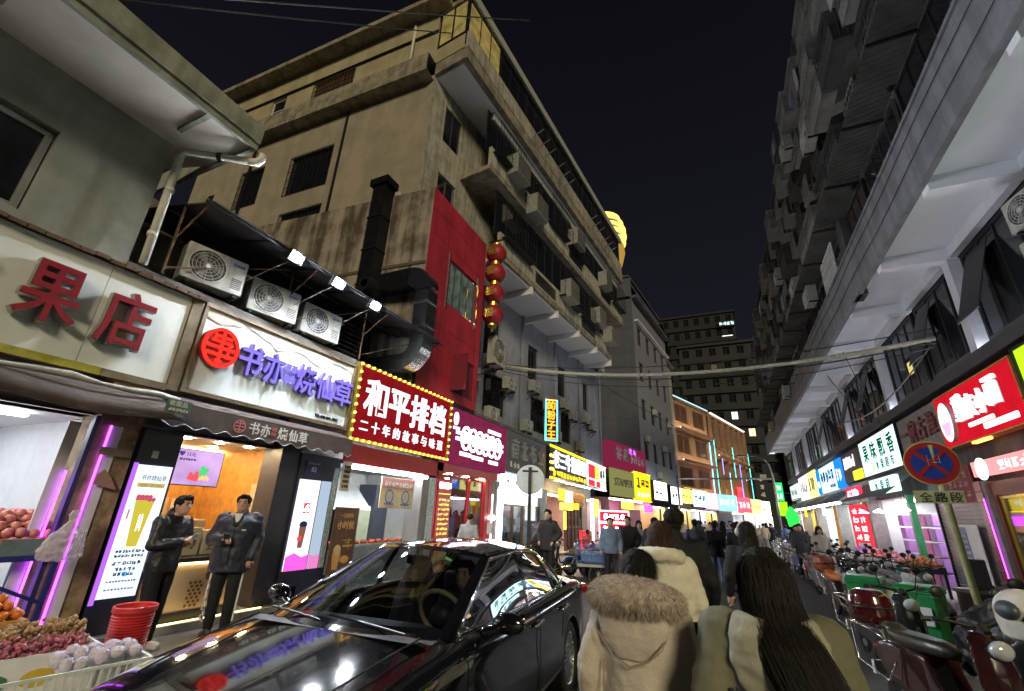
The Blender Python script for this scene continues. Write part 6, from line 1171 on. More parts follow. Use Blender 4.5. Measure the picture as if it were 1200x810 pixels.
def person(label, loc, face, h=1.7, pose='stand', coat=BLKC, legs=BLKC, hair='short', style='jacket', vox=.016, hairm=BLKH, shoes=SHOEB, group='people in the street', head_dn=0.0, fat=1.0, face_detail=False, skin=SKIN):
    """face: degrees, 0 = looks towards the camera end (-y), 180 = walks away"""
    t = thing('person', label, 'person', loc, rad(face), group); s = h / 1.72; t.scale = (s, s, s)
    m = body_meshes(pose, style, hair, vox, head_dn, fat)
    for nm, mm in (('body', skin), ('jacket', coat), ('trousers', legs), ('shoel', shoes), ('shoer', shoes), ('hair', hairm)):
        if nm in m: obj('shoe' if nm.startswith('shoe') else nm, m[nm], mm, t)
    hy = -.02 - head_dn * .5; hz = 1.595 - head_dn * .25
    if hair == 'cap':
        c = MB(); c.ball((0, hy + .005, hz + .045), (.092, .108, .085), 14, 9); c.obox((0, hy - .12, hz + .045), (.13, .10, .012)); obj('cap', remesh(c, .01, 'cap', 2), BLKC, t)
    if face_detail:
        for sx_ in (-1, 1):
            MB().ball((sx_ * .031, hy - .083 - head_dn * .02, hz + .012), (.013, .008, .006), 8, 5).build('eye', mat('dark_eye', (.02, .012, .01), .2), t, True); MB().obox((sx_ * .032, hy - .089, hz + .034), (.034, .008, .007)).build('eyebrow', BLKH, t)
        MB().ball((0, hy - .094 - head_dn * .02, hz - .062), (.022, .008, .006), 8, 5).build('mouth', mat('lips', (.35, .13, .11), .5), t, True)
    return t
def phone(label, loc, rot, m=None):
    t = thing('phone', label, 'phone', loc); t.rotation_euler = rot; MB().box(-.036, .036, -.004, .004, -.075, .075).build('case', m or BLACK, t, bevel=.003); MB().box(-.033, .033, -.0052, -.0042, -.07, .07).build('display', emit('phone_display', (.6, .75, 1), .8), t)
# --- two men with phones by the tea kiosk
p = person('young man in black jacket and white trainers reading a phone beside the menu light box', (-6.62, 3.86, 0), 104, 1.80, 'phone2', mat('black_shiny_padded', (.011, .011, .014), .42, var=.06, bump=.15, bscale=8), BLKC, 'short', 'jacket', .011, shoes=SHOEW, head_dn=.10, face_detail=True)
def held(pers, lx, ly, lz, label, m=None, tilt=-35, zrot=0):
    M_ = Matrix.Translation(pers.location) @ pers.rotation_euler.to_matrix().to_4x4() @ Matrix.Diagonal((*pers.scale, 1)); q = M_ @ Vector((lx, ly, lz)); phone(label, q, (rad(tilt), 0, pers.rotation_euler.z + rad(180 + zrot)), m)
held(p, .0, -.335, 1.205, 'pale phone held in both hands by the man at the light box', WHITEP, -38)
p = person('young man in navy puffer jacket looking at his phone before the tea counter', (-6.58, 4.76, 0), 42, 1.84, 'phone', NAVYC, BLKC, 'short', 'hip', .011, shoes=SHOEB, head_dn=.05, fat=1.2, face_detail=True)
held(p, -.03, -.365, 1.165, 'dark phone in the right hand of the man in the navy puffer', None, -45)
MB().prism([(0, 1.31), (.05, 1.46), (-.05, 1.46)], -.180, -.10).build('white_top', WHITEP, p); MB().tube([(0, -.212, .84), (0, -.222, 1.05), (0, -.215, 1.2), (0, -.19, 1.3)], .006, 5).build('zip', DKMET, p); [MB().tube([(s_ * .045, -.12, 1.47), (s_ * .05, -.165, 1.40), (s_ * .01, -.195, 1.30)], .016, 6).build('collar', NAVYC, p, True) for s_ in (-1, 1)]; MB().box(.085, .135, -.195, -.185, 1.25, 1.262).build('chest_logo', WHITEP, p)
for sx_, m in ((-1, WHITEP), (1, WHITEP)): MB().tube([(sx_ * .185, -.02, .80), (sx_ * .185, -.04, .5), (sx_ * .172, .0, .16)], .012, 5).build('trouser_stripe', m, p)
for k in range(5): MB().box(-.20, -.178, -.07 + k * .004, .0, .20 + k * .10, .24 + k * .10).build('trouser_print', mat('lilac_print', (.45, .38, .55), .6), p)
# --- foreground women seen from behind
BEIGE = mat('cream_wool_coat', (.55, .48, .39), .85, var=.06, scale=3, bump=.25, bscale=60); FURM = mat('taupe_fur', (.50, .42, .35), .9, var=.25, scale=30)
def fur(parent, name, m, surf, n, L, seed, w=.0022):
    r = random.Random(seed); b = MB()
    for i in range(n):
        p_, nrm = surf(r); d = (nrm + Vector((r.uniform(-.5, .5), r.uniform(-.5, .5), r.uniform(-.8, .2)))).normalized(); s_ = d.cross(Vector((r.random(), r.random(), r.random()))).normalized() * w; l_ = L * r.uniform(.5, 1.2); k = len(b.v)
        b.v += [tuple(p_ - s_), tuple(p_ + s_), tuple(p_ + d * l_ * .6 + s_ * .7 + Vector((0, 0, -l_ * .1))), tuple(p_ + d * l_ + Vector((0, 0, -l_ * .35))), tuple(p_ + d * l_ * .6 - s_ * .7 + Vector((0, 0, -l_ * .1)))]; b.f.append((k, k + 1, k + 2, k + 3, k + 4))
    o = b.build(name, m, parent); tag(o, kind='stuff'); return o
wa = person('woman in cream wool coat with thick pale taupe fur hood walking away in front', (-.45, 2.55, 0), 174, 1.575, 'walk', BEIGE, BLKC, 'bun', 'long', .012, head_dn=.02, fat=1.12)
# fur hood lying on the shoulders: a drooping ring
def hoodpt(r):
    a = r.uniform(0, 2 * math.pi); q = r.uniform(0, 2 * math.pi); R0 = .155; c = Vector((R0 * math.cos(a) * 1.15, .05 + R0 * math.sin(a), 1.475 + .035 * math.sin(a))); n_ = Vector((math.cos(a) * math.cos(q), math.sin(a) * math.cos(q), math.sin(q))); rr = .062 + .022 * max(0, math.sin(a)); return c + n_ * rr, n_
hd = MB(); hd.tube([(.155 * 1.15 * math.cos(a), .05 + .155 * math.sin(a), 1.475 + .035 * math.sin(a)) for a in [2 * math.pi * i / 28 for i in range(29)]], [.062 + .022 * max(0, math.sin(2 * math.pi * i / 28)) for i in range(29)], 12)
obj('fur_hood', remesh(hd, .012, 'fur_hood', 2, .03, .04), FURM, wa); fur(wa, 'fur_strands', FURM, hoodpt, 16000, .026, 5, .0012)
hb = MB(); hb.ell([(0, .12, 1.46, .17, .07), (0, .15, 1.38, .19, .055), (0, .165, 1.28, .15, .035), (0, .16, 1.22, .08, .02)], 18); obj('hood_back', remesh(hb, .012, 'hood_back', 3, .02, .08), BEIGE, wa)
MB().tube([(-.17, .195, 1.33), (-.09, .215, 1.24), (0, .215, 1.205), (.09, .215, 1.24), (.17, .195, 1.33)], .004, 5).build('hood_seam', mat('dark_seam', (.30, .25, .19), .9), wa); MB().tube([(.16, .15, 1.2), (.15, .19, .9), (.15, .19, .6)], .004, 5).build('coat_seam', MATS['dark_seam'], wa)  # hood and coat seams in a darker tan than the wool
wb2 = person('woman with very long dark hair in a pale olive hooded parka closest to the camera', (.10, 2.3, 0), 186, 1.625, 'walk', mat('olive_parka', (.17, .165, .105), .8, var=.10, scale=4, bump=.25, bscale=20), BLKC, 'bun', 'coat', .012, head_dn=.0, fat=1.15, hairm=mat('dark_brown_hair', (.012, .009, .008), .7, var=.3, scale=30, spec=.2, streak=.7))
hb = MB(); hb.ell([(0, .10, 1.47, .15, .085), (0, .13, 1.40, .18, .085), (0, .15, 1.30, .185, .07), (0, .155, 1.22, .15, .045), (0, .15, 1.17, .08, .02)], 18); obj('hood_back', remesh(hb, .012, 'hood_back', 2, .025, .07), mat('pale_parka_hood', (.36, .345, .25), .8, var=.08, bump=.2), wb2)
yk = MB(); yk.ell([(0, .03, 1.10, .245, .178), (0, .03, 1.115, .247, .180), (0, .025, 1.25, .255, .185), (0, .02, 1.30, .255, .18)], 28); 
for k in range(26):
    a = math.pi * (.05 + .9 * k / 25); r_ = random.Random(k); rr = (.252, .186); x, y = rr[0] * math.cos(a), .025 + rr[1] * math.sin(a) + .008; MB().obox((x, y, 1.16 + r_.uniform(-.015, .02)), (.016, .006, r_.uniform(.05, .12)), Matrix.Rotation(a - math.pi / 2, 3, 'Z')).build('hood_print', mat('dark_parka_print', (.05, .05, .045), .8), wb2)
MB().tube([(.20 * math.cos(a), .03 + .20 * math.sin(a), .98) for a in [math.pi * (.1 + .8 * i / 14) for i in range(15)]], .004, 5).build('drawstring', mat('pale_cord', (.6, .58, .48), .6), wb2)
# long hair: a lock that widens over the back and swings to the right, then single strands over it
LOCK = [(0, .030, 1.700, .030, .035), (0, .035, 1.685, .066, .070), (0, .035, 1.65, .090, .096), (-.002, .035, 1.60, .100, .104), (-.005, .050, 1.53, .100, .098), (-.012, .105, 1.46, .102, .090), (-.03, .175, 1.39, .108, .082), (-.06, .225, 1.30, .112, .074), (-.10, .250, 1.20, .106, .066), (-.15, .262, 1.09, .092, .056), (-.205, .265, .97, .074, .044), (-.255, .26, .86, .052, .032), (-.29, .25, .77, .028, .018), (-.31, .24, .70, .010, .008)]
lk = MB(); lk.ell(LOCK, 22); obj('hair_fall', remesh(lk, .011, 'hair_fall', 3, .012, .04), MATS['dark_brown_hair'], wb2)
st = MB(); r_ = random.Random(8)
def lockpt(s, a, k):
    i = min(len(LOCK) - 2, int(s)); f_ = s - i; c = [LOCK[i][q] * (1 - f_) + LOCK[i + 1][q] * f_ for q in range(5)]; return Vector((c[0] + c[3] * k * math.cos(a), c[1] + c[4] * k * math.sin(a), c[2]))
for k in range(7000):
    a = r_.uniform(-.45, math.pi + .45); s0 = r_.uniform(.3, 9); s1 = min(12.9, s0 + r_.uniform(2, 5)); kk = r_.uniform(1.0, 1.05) + (.10 if r_.random() < .08 else 0); n = 8; wob = r_.uniform(-.25, .25); b0 = len(st.v)
    for i in range(n + 1):
        q = lockpt(s0 + (s1 - s0) * i / n, a + wob * i / n, kk + .01 * math.sin(i + k)); st.v += [(q.x - .0005, q.y, q.z), (q.x + .0005, q.y + .0004, q.z)]
    st.f += [(b0 + 2 * i, b0 + 2 * i + 1, b0 + 2 * i + 3, b0 + 2 * i + 2) for i in range(n)]
tag(st.build('hair_strands', mat('brown_hair_strand', (.012, .0085, .0075), .6, var=.5, scale=12, spec=.3), wb2), kind='stuff')
def comb(pers, n, L, m, seed=1, w=.0006):
    """single strands lying on the hair mass of a near person"""
    hm = [c for c in pers.children if c.name.split('.')[0] == 'hair'][0].data; r = random.Random(seed); b = MB(); ps = hm.polygons
    for k in range(n):
        p_ = ps[r.randrange(len(ps))]; c = Vector(p_.center) + Vector((r.uniform(-.006, .006), r.uniform(-.006, .006), r.uniform(-.006, .006))); nn = Vector(p_.normal); d = Vector((r.uniform(-.25, .25), r.uniform(-.1, .3), -1)); d = d - nn * d.dot(nn)
        d = d.normalized() if d.length > .2 else Vector((r.uniform(-1, 1), r.uniform(-1, 1), 0)).normalized()
        s_ = d.cross(nn).normalized() * w; l_ = L * r.uniform(.5, 1.2); b0 = len(b.v)
        for i in range(4): f_ = i / 3; q = c + d * l_ * f_ + nn * (.003 + .006 * math.sin(3 * f_)) + Vector((0, 0, -.02 * f_ * f_)); b.v += [tuple(q - s_ * (1 - f_ * .7)), tuple(q + s_ * (1 - f_ * .7))]
        b.f += [(b0 + 2 * i, b0 + 2 * i + 1, b0 + 2 * i + 3, b0 + 2 * i + 2) for i in range(3)]
    tag(b.build('hair_strands', m, pers), kind='stuff')
comb(wa, 5000, .07, mat('black_hair_strand', (.016, .012, .011), .55, var=.6, scale=12, spec=.3))
bagp = thing('fluffy_bag', 'small black fluffy bag carried between the two nearest women', 'bag', (-.22, 2.62, 1.02)); obj('bag_body', remesh(MB().ell([(0, 0, 0, .05, .04), (0, 0, .06, .075, .055), (0, 0, .16, .07, .055), (0, 0, .24, .045, .04)], 14), .01, 'bag', 2, .02, .03), BLKC, bagp); fur(bagp, 'fur_strands', mat('black_fur', (.012, .012, .013), .8), lambda r: ((lambda a, z: (Vector((.066 * math.cos(a), .05 * math.sin(a), z)), Vector((math.cos(a), math.sin(a), .2))))(r.uniform(0, 6.28), r.uniform(.02, .23))), 2200, .02, 9)
MB().tube([(0, 0, .23), (-.05, -.02, .34), (-.12, -.02, .28)], .008, 6).build('strap', BLKC, bagp)
# --- middle distance walkers
wc = person('woman in long ivory quilted down coat walking away ahead of the fur hood', (-.55, 4.25, 0), 178, 1.70, 'walk', IVORY, BLKC, 'bob', 'puffer', .013, hairm=mat('brown_hair', (.045, .024, .016), .75, var=.5, scale=30, spec=.15, streak=.7), fat=1.08)
hb = MB(); hb.tube([(.15 * math.cos(a), .05 + .12 * math.sin(a), 1.45 + .02 * math.sin(a)) for a in [2 * math.pi * i / 24 for i in range(25)]], .06, 10); hb.ell([(0, .12, 1.42, .14, .05), (0, .15, 1.3, .12, .03)], 12); obj('hood', remesh(hb, .012, 'hood', 2, .02, .06), IVORY, wc)
person('tall person in black coat walking just ahead of the ivory down coat', (-.50, 4.95, 0), 180, 1.83, 'walk', BLKC, BLKC, 'short', 'coat', .014, fat=1.05)
pe = person('person with dark hair and pale earmuff band ahead of the long haired woman', (.18, 6.6, 0), 182, 1.73, 'walk', BLKC, BLKC, 'bob', 'jacket', .014)
MB().tube([(.105 * math.cos(a), .0, 1.60 + .125 * math.sin(a)) for a in [math.pi * i / 12 for i in range(13)]], .016, 8).build('earmuff_band', SHOEW, pe, True); [MB().ball((s * .108, 0, 1.60), (.03, .05, .05), 10, 7).build('earmuff', SHOEW, pe, True) for s in (-1, 1)]
comb(wc, 4000, .08, mat('brown_hair_strand_two', (.06, .032, .02), .55, var=.6, scale=12, spec=.3), 3); comb(pe, 2000, .07, MATS['black_hair_strand'], 4)
GCO = mat('green_coat', (.03, .12, .06), .7); WCO = mat('white_coat', (.55, .55, .56), .7); YCO = mat('yellow_uniform', (.55, .40, .03), .6); GRY2 = mat('grey_jacket', (.22, .23, .25), .7); BRN2 = mat('brown_coat', (.16, .10, .06), .8); BLU2 = mat('blue_jacket', (.05, .08, .18), .7); RED2 = mat('red_coat', (.35, .03, .04), .7)
ppl = [('man in blue jacket and denim trousers walking away behind the ivory coat', -.95, 15.2, 180, 1.76, 'walk', mat('deep_navy_jacket', (.02, .022, .04), .6), DENIM, 'short', 'jacket'),
 ('man in dark coat and jeans to the right of the denim walker', -.45, 16.0, 178, 1.72, 'walk', BLKC, DENIM, 'short', 'hip'),
 ('woman in black coat walking away in the middle of the street', .15, 15.6, 182, 1.70, 'walk', BLKC, BLKC, 'bob', 'coat'),
 ('woman in white top and dark skirt further down the street', -.25, 18.0, 180, 1.63, 'walk', WCO, BLKC, 'long', 'jacket'),
 ('man in denim jacket with open front standing by the white board', -2.95, 12.9, 10, 1.72, 'stand', mat('denim_jacket', (.11, .15, .22), .8, var=.3), BLKC, 'short', 'jacket'),
 ('man in long black coat facing the camera beside the denim jacket', -2.62, 13.6, -5, 1.77, 'pockets', BLKC, BLKC, 'short', 'coat'),
 ('woman with long hair half hidden behind the black coat man', -2.55, 15.0, 20, 1.66, 'stand', GREYC, BLKC, 'long', 'coat'),
 ('person in green coat beyond the long haired woman', -2.2, 16.8, 180, 1.68, 'walk', GCO, BLKC, 'bob', 'hip'),
 ('man in black hoodie standing beside the scooter rider near the car', -4.62, 12.6, -15, 1.86, 'pockets', mat('black_hoodie', (.012, .012, .014), .7, var=.3), BLKC, 'short', 'hip'),
 ('man in black cap by the red restaurant door, mostly behind the car', -6.35, 11.2, 190, 1.66, 'stand', GREYC, BLKC, 'cap', 'jacket'),
 ('delivery rider in yellow uniform far down the street', -.35, 24.5, 0, 1.70, 'stand', YCO, BLKC, 'short', 'jacket'),
 ('person in red coat sitting low behind the parked tricycle', -4.9, 17.6, 160, 1.25, 'stand', RED2, BLKC, 'short', 'jacket'),
 ('man with pale cap and blue grey backpack at the right hand shops', 3.9, 27.5, 190, 1.72, 'walk', BRN2, BLKC, 'cap', 'hip'),
 ('dark haired shopper in black by the right hand scooters', 3.3, 28.5, 170, 1.70, 'stand', BLKC, BLKC, 'bob', 'coat'),
 ('shopper in blue jacket near the far right stall', 3.0, 33.0, 185, 1.70, 'walk', BLU2, DENIM, 'short', 'jacket'),
 ('man in grey jacket at the left of the tall black coat', -1.35, 11.8, 182, 1.74, 'walk', GRY2, BLKC, 'short', 'jacket'),
 ('man in black with a grey bag strap at the left edge of the crowd', -1.75, 12.6, 178, 1.76, 'walk', BLKC, BLKC, 'short', 'hip')]
for lab, x, y, fc, h, po, co_, le, ha, sty in ppl: person(lab, (x, y, 0), fc, h, po, co_, le, ha, sty, .018)
rr_ = random.Random(21); cl = {'charcoal': mat('charcoal_coat', (.05, .05, .055), .8), 'grey': GREYC, 'tan': mat('tan_coat', (.40, .30, .20), .8), 'brown': BRN2, 'white': WCO, 'blue': mat('mid_blue_coat', (.10, .16, .32), .8), 'cream': mat('cream_coat', (.55, .50, .40), .8), 'black': BLKC}
where = ['by the pink shop', 'beside the far yellow sign', 'below the pale cyan sign', 'on the left kerb', 'in the street centre', 'near the far lamp', 'below the blue sign', 'at the bend']
for k in range(42):
    y = 17 + .85 * k + rr_.uniform(-.5, .5); x = rr_.uniform(-3.8, 2.6) + max(0, y - 38) * .10; c_ = rr_.choice(list(cl)); hr = rr_.choice(['short', 'short', 'bob', 'long']); sty = rr_.choice(['jacket', 'hip', 'coat'])
    person('far %s %s-clad pedestrian with %s hair, %s from the camera among the distant crowd' % (rr_.choice(['slim', 'upright', 'strolling']), c_, hr if hr != 'bob' else 'bobbed', (ORD + ['thirteenth', 'fourteenth', 'fifteenth', 'sixteenth', 'seventeenth', 'eighteenth', 'nineteenth', 'twentieth', 'twenty-first', 'twenty-second', 'twenty-third', 'twenty-fourth', 'twenty-fifth', 'twenty-sixth', 'twenty-seventh', 'twenty-eighth', 'twenty-ninth', 'thirtieth'] + ['thirty-' + q for q in ORD[:9]] + ['fortieth', 'forty-first', 'forty-second'])[k]), (x, y, 0), rr_.choice([0, 180, 175, 190, 10, 160]), rr_.uniform(1.6, 1.8), 'walk', cl[c_], rr_.choice([BLKC, DENIM, GREYC]), hr, sty, .022, group='distant crowd')
# ================================================================ black sedan facing the camera
PAINT = mat('black_car_paint', (.006, .006, .009), .085, 0.0, var=.4, scale=5, spec=.5, coat=.8); CHRM = mat('car_chrome', (.75, .75, .77), .08, 1.0, var=.03); TYRE = mat('tyre_rubber', (.02, .02, .02), .8); RIM = mat('alloy', (.55, .55, .57), .25, 1.0); CGL = glassm('car_glass', (.55, .60, .62), .08); TAN = mat('tan_leather', (.42, .34, .22), .5, var=.1); DASH = mat('dash_black', (.03, .03, .034), .5)
car = thing('black_sedan', 'glossy black sedan parked facing the camera with its driver inside', 'car', (-2.48, 3.765, 0), rad(-87))
ST = [(2.46, .50, .52, .54, .30), (2.42, .66, .62, .65, .24), (2.28, .80, .70, .745, .20), (2.0, .865, .79, .855, .18), (1.5, .90, .88, .955, .18), (1.2, .905, .915, 1.0, .18), (.6, .912, .935, .99, .18), (0, .915, .945, .99, .18), (-.8, .915, .955, 1.0, .18), (-1.5, .91, .965, 1.01, .18), (-1.85, .90, .97, 1.025, .19), (-2.2, .865, .965, 1.035, .22), (-2.42, .80, .93, 1.0, .28), (-2.50, .70, .80, .86, .34)]
def sect(a, w, zs, zt, zb):
    half = [(0, zb), (.70 * w, zb), (.95 * w, zb + .05), (w * 1.0, zb + .16), (w * 1.005, .52), (w * .985, .70 if zs > .75 else zs * .8), (w * .995, zs - .07), (w * .965, zs - .01), (w * .88, zs + (zt - zs) * .35), (w * .5, zs + (zt - zs) * .85), (0, zt)]
    return [(a, y, z) for y, z in half] + [(a, -y, z) for y, z in half[-2:0:-1]]
b = MB(); rings = [sect(*s) for s in ST]; n = len(rings[0]); vs = [q for g in rings for q in g]; fs = []
for i in range(len(ST) - 1):
    for j in range(n):
        a0 = (ST[i][0] + ST[i + 1][0]) / 2
        if -1.7 < a0 < 1.0 and j in (8, 9, 10, 11): continue
        fs.append((i * n + j, i * n + (j + 1) % n, (i + 1) * n + (j + 1) % n, (i + 1) * n + j))
fs += [tuple(range(n)), tuple((len(ST) - 1) * n + j for j in range(n - 1, -1, -1))]
b.add(vs, fs); me = b.mesh('body'); tmp = bpy.data.objects.new('tmpbody', me)
bm = bmesh.new(); bm.from_mesh(me); bmesh.ops.recalc_face_normals(bm, faces=bm.faces); bm.to_mesh(me); bm.free()
sb = tmp.modifiers.new('s', 'SUBSURF'); sb.levels = 3; sb.render_levels = 3
me2 = evaluated(tmp); bpy.data.objects.remove(tmp)
bm = bmesh.new(); bm.from_mesh(me2); kill = []
for f in bm.faces:
    c = f.calc_center_median()
    for ax in (1.45, -1.45):
        if abs(c.y) > .55 and (c.x - ax) ** 2 + (c.z - .33) ** 2 < .385 ** 2 and c.z < .75: kill.append(f)
bmesh.ops.delete(bm, geom=kill, context='FACES')
rim_v = [v for v in bm.verts if v.is_boundary and abs(v.co.y) > .5 and v.co.z < .78]
for v in rim_v:
    for ax in (1.45, -1.45):
        d = Vector((v.co.x - ax, v.co.z - .33)); 
        if d.length < .5 and v.co.z > .19: d = d.normalized() * .39; v.co.x = ax + d.x; v.co.z = .33 + d.y
for f in bm.faces: f.smooth = True
bm.to_mesh(me2); bm.free(); body = obj('body', me2, PAINT, car)
me2.materials.clear(); me2.materials.append(PAINT)
for ax in (1.45, -1.45):
    for s in (1, -1): MB().lathe([(.40, s * .62), (.40, s * .90), (.385, s * .905), (.385, s * .62)], (ax, 0, .33), 36, 'y').build('wheel_arch', BLACK, car)
MB().box(-2.2, 2.2, -.62, .62, .16, .24).build('underbody', BLACK, car)
# wheels
def wheel(ax, s):
    w = MB().lathe([(.20, s * .66), (.30, s * .66), (.33, s * .70), (.335, s * .78), (.325, s * .865), (.29, s * .885), (.235, s * .885), (.225, s * .87), (.20, s * .66)], (ax, 0, .335), 36, 'y').build('tyre', TYRE, car, True)
    r = MB().lathe([(.232, s * .70), (.234, s * .88), (.22, s * .885), (.212, s * .86), (.21, s * .72)], (ax, 0, .335), 36, 'y').build('rim', RIM, w, True); sp = MB()
    for k in range(16):
        a = 2 * math.pi * k / 16; sp.obox((ax + .13 * math.cos(a), s * .862, .335 + .13 * math.sin(a)), (.19, .016, .020), Matrix.Rotation(-a, 3, 'Y'))
    sp.lathe([(0, s * .85), (.055, s * .85), (.055, s * .875), (0, s * .88)], (ax, 0, .335), 16, 'y'); sp.build('spokes', RIM, w); MB().lathe([(0, s * .74), (.17, s * .74), (.17, s * .76), (0, s * .76)], (ax, 0, .335), 24, 'y').build('brake_disc', DKMET, w)
for ax in (1.45, -1.45):
    for s in (1, -1): wheel(ax, s)
# greenhouse
GP_ = [((1.22, 0, 1.005), (.30, 0, 1.418)), ((1.20, .20, 1.003), (.285, .18, 1.414)), ((1.15, .42, .998), (.235, .36, 1.398)), ((1.00, .68, .985), (.11, .515, 1.366)), ((.93, .765, .964), (.03, .558, 1.350)), ((-.27, .805, .972), (-.33, .598, 1.376)), ((-.36, .805, .974), (-.42, .598, 1.376)), ((-1.16, .79, .982), (-.98, .575, 1.340)), ((-1.20, .79, .983), (-1.02, .572, 1.336)), ((-1.55, .755, .995), (-1.22, .545, 1.308)), ((-1.76, .64, 1.015), (-1.36, .49, 1.318)), ((-1.86, .36, 1.025), (-1.42, .33, 1.36)), ((-1.89, 0, 1.03), (-1.44, 0, 1.372))]
def gctl(i, k):
    if i < 0: p_ = GP_[-i][k]; return Vector((p_[0], -p_[1], p_[2]))
    if i > 12: p_ = GP_[24 - i][k]; return Vector((p_[0], -p_[1], p_[2]))
    return Vector(GP_[i][k])
def gpt(i, u, v, s=1, off=0.0):
    def cr(k):
        a, b_, c, d = (gctl(i + q, k) for q in (-1, 0, 1, 2)); L0 = (c - b_).length; m0 = (c - a) * (L0 / max(.05, (b_ - a).length + L0)); m1 = (d - b_) * (L0 / max(.05, (d - c).length + L0)); u2, u3 = u * u, u * u * u
        return b_ * (2 * u3 - 3 * u2 + 1) + m0 * (u3 - 2 * u2 + u) + c * (-2 * u3 + 3 * u2) + m1 * (u3 - u2)
    p_ = cr(0).lerp(cr(1), v); c = Vector((-.35, 0, p_.z)); d = (p_ - c); d.z = .4; d.normalize(); bul = .034 * math.sin(math.pi * min(1, max(0, v)) * .8) + off; p_ = p_ + d * bul; return (p_.x, p_.y * s, p_.z)
def gpatch(segs, v0, v1, s, off=0.0, nu=6, nv=8):
    b = MB()
    for i in segs:
        g = [gpt(i, k / nu, v0 + (v1 - v0) * j / nv, s, off) for j in range(nv + 1) for k in range(nu + 1)]
        fs_ = [(j * (nu + 1) + k, j * (nu + 1) + k + 1, (j + 1) * (nu + 1) + k + 1, (j + 1) * (nu + 1) + k) for j in range(nv) for k in range(nu)]; b.add(g, fs_ if s < 0 else [q[::-1] for q in fs_])
    return b
def weld(o):
    bm = bmesh.new(); bm.from_mesh(o.data); bmesh.ops.remove_doubles(bm, verts=bm.verts, dist=.0006); bmesh.ops.recalc_face_normals(bm, faces=bm.faces)
    for f in bm.faces: f.smooth = True
    bm.to_mesh(o.data); bm.free(); return o
ws = gpatch((0, 1, 2), .03, .97, 1); q = gpatch((0, 1, 2), .03, .97, -1); ws.add(q.v, q.f); weld(ws.build('windscreen', CGL, car))
rg_ = gpatch((10, 11), .05, .95, 1); q = gpatch((10, 11), .05, .95, -1); rg_.add(q.v, q.f); weld(rg_.build('rear_window', CGL, car))
for s in (1, -1):
    gpatch((4,), .05, .95, s).build('front_side_window', CGL, car, True); gpatch((6,), .05, .95, s).build('rear_side_window', CGL, car, True); gpatch((8,), .06, .94, s).build('quarter_window', CGL, car, True)
pil = MB()
for s in (1, -1):
    for segs, v0, v1 in (((3, 5, 7, 9), -.04, 1.02), ((0, 1, 2, 4, 6, 8, 10, 11), .95, 1.02), ((0, 1, 2, 4, 6, 8, 10, 11), -.05, .05)):
        q = gpatch(segs, v0, v1, s, .002); pil.add(q.v, q.f)
po = weld(pil.build('pillars', PAINT, car))
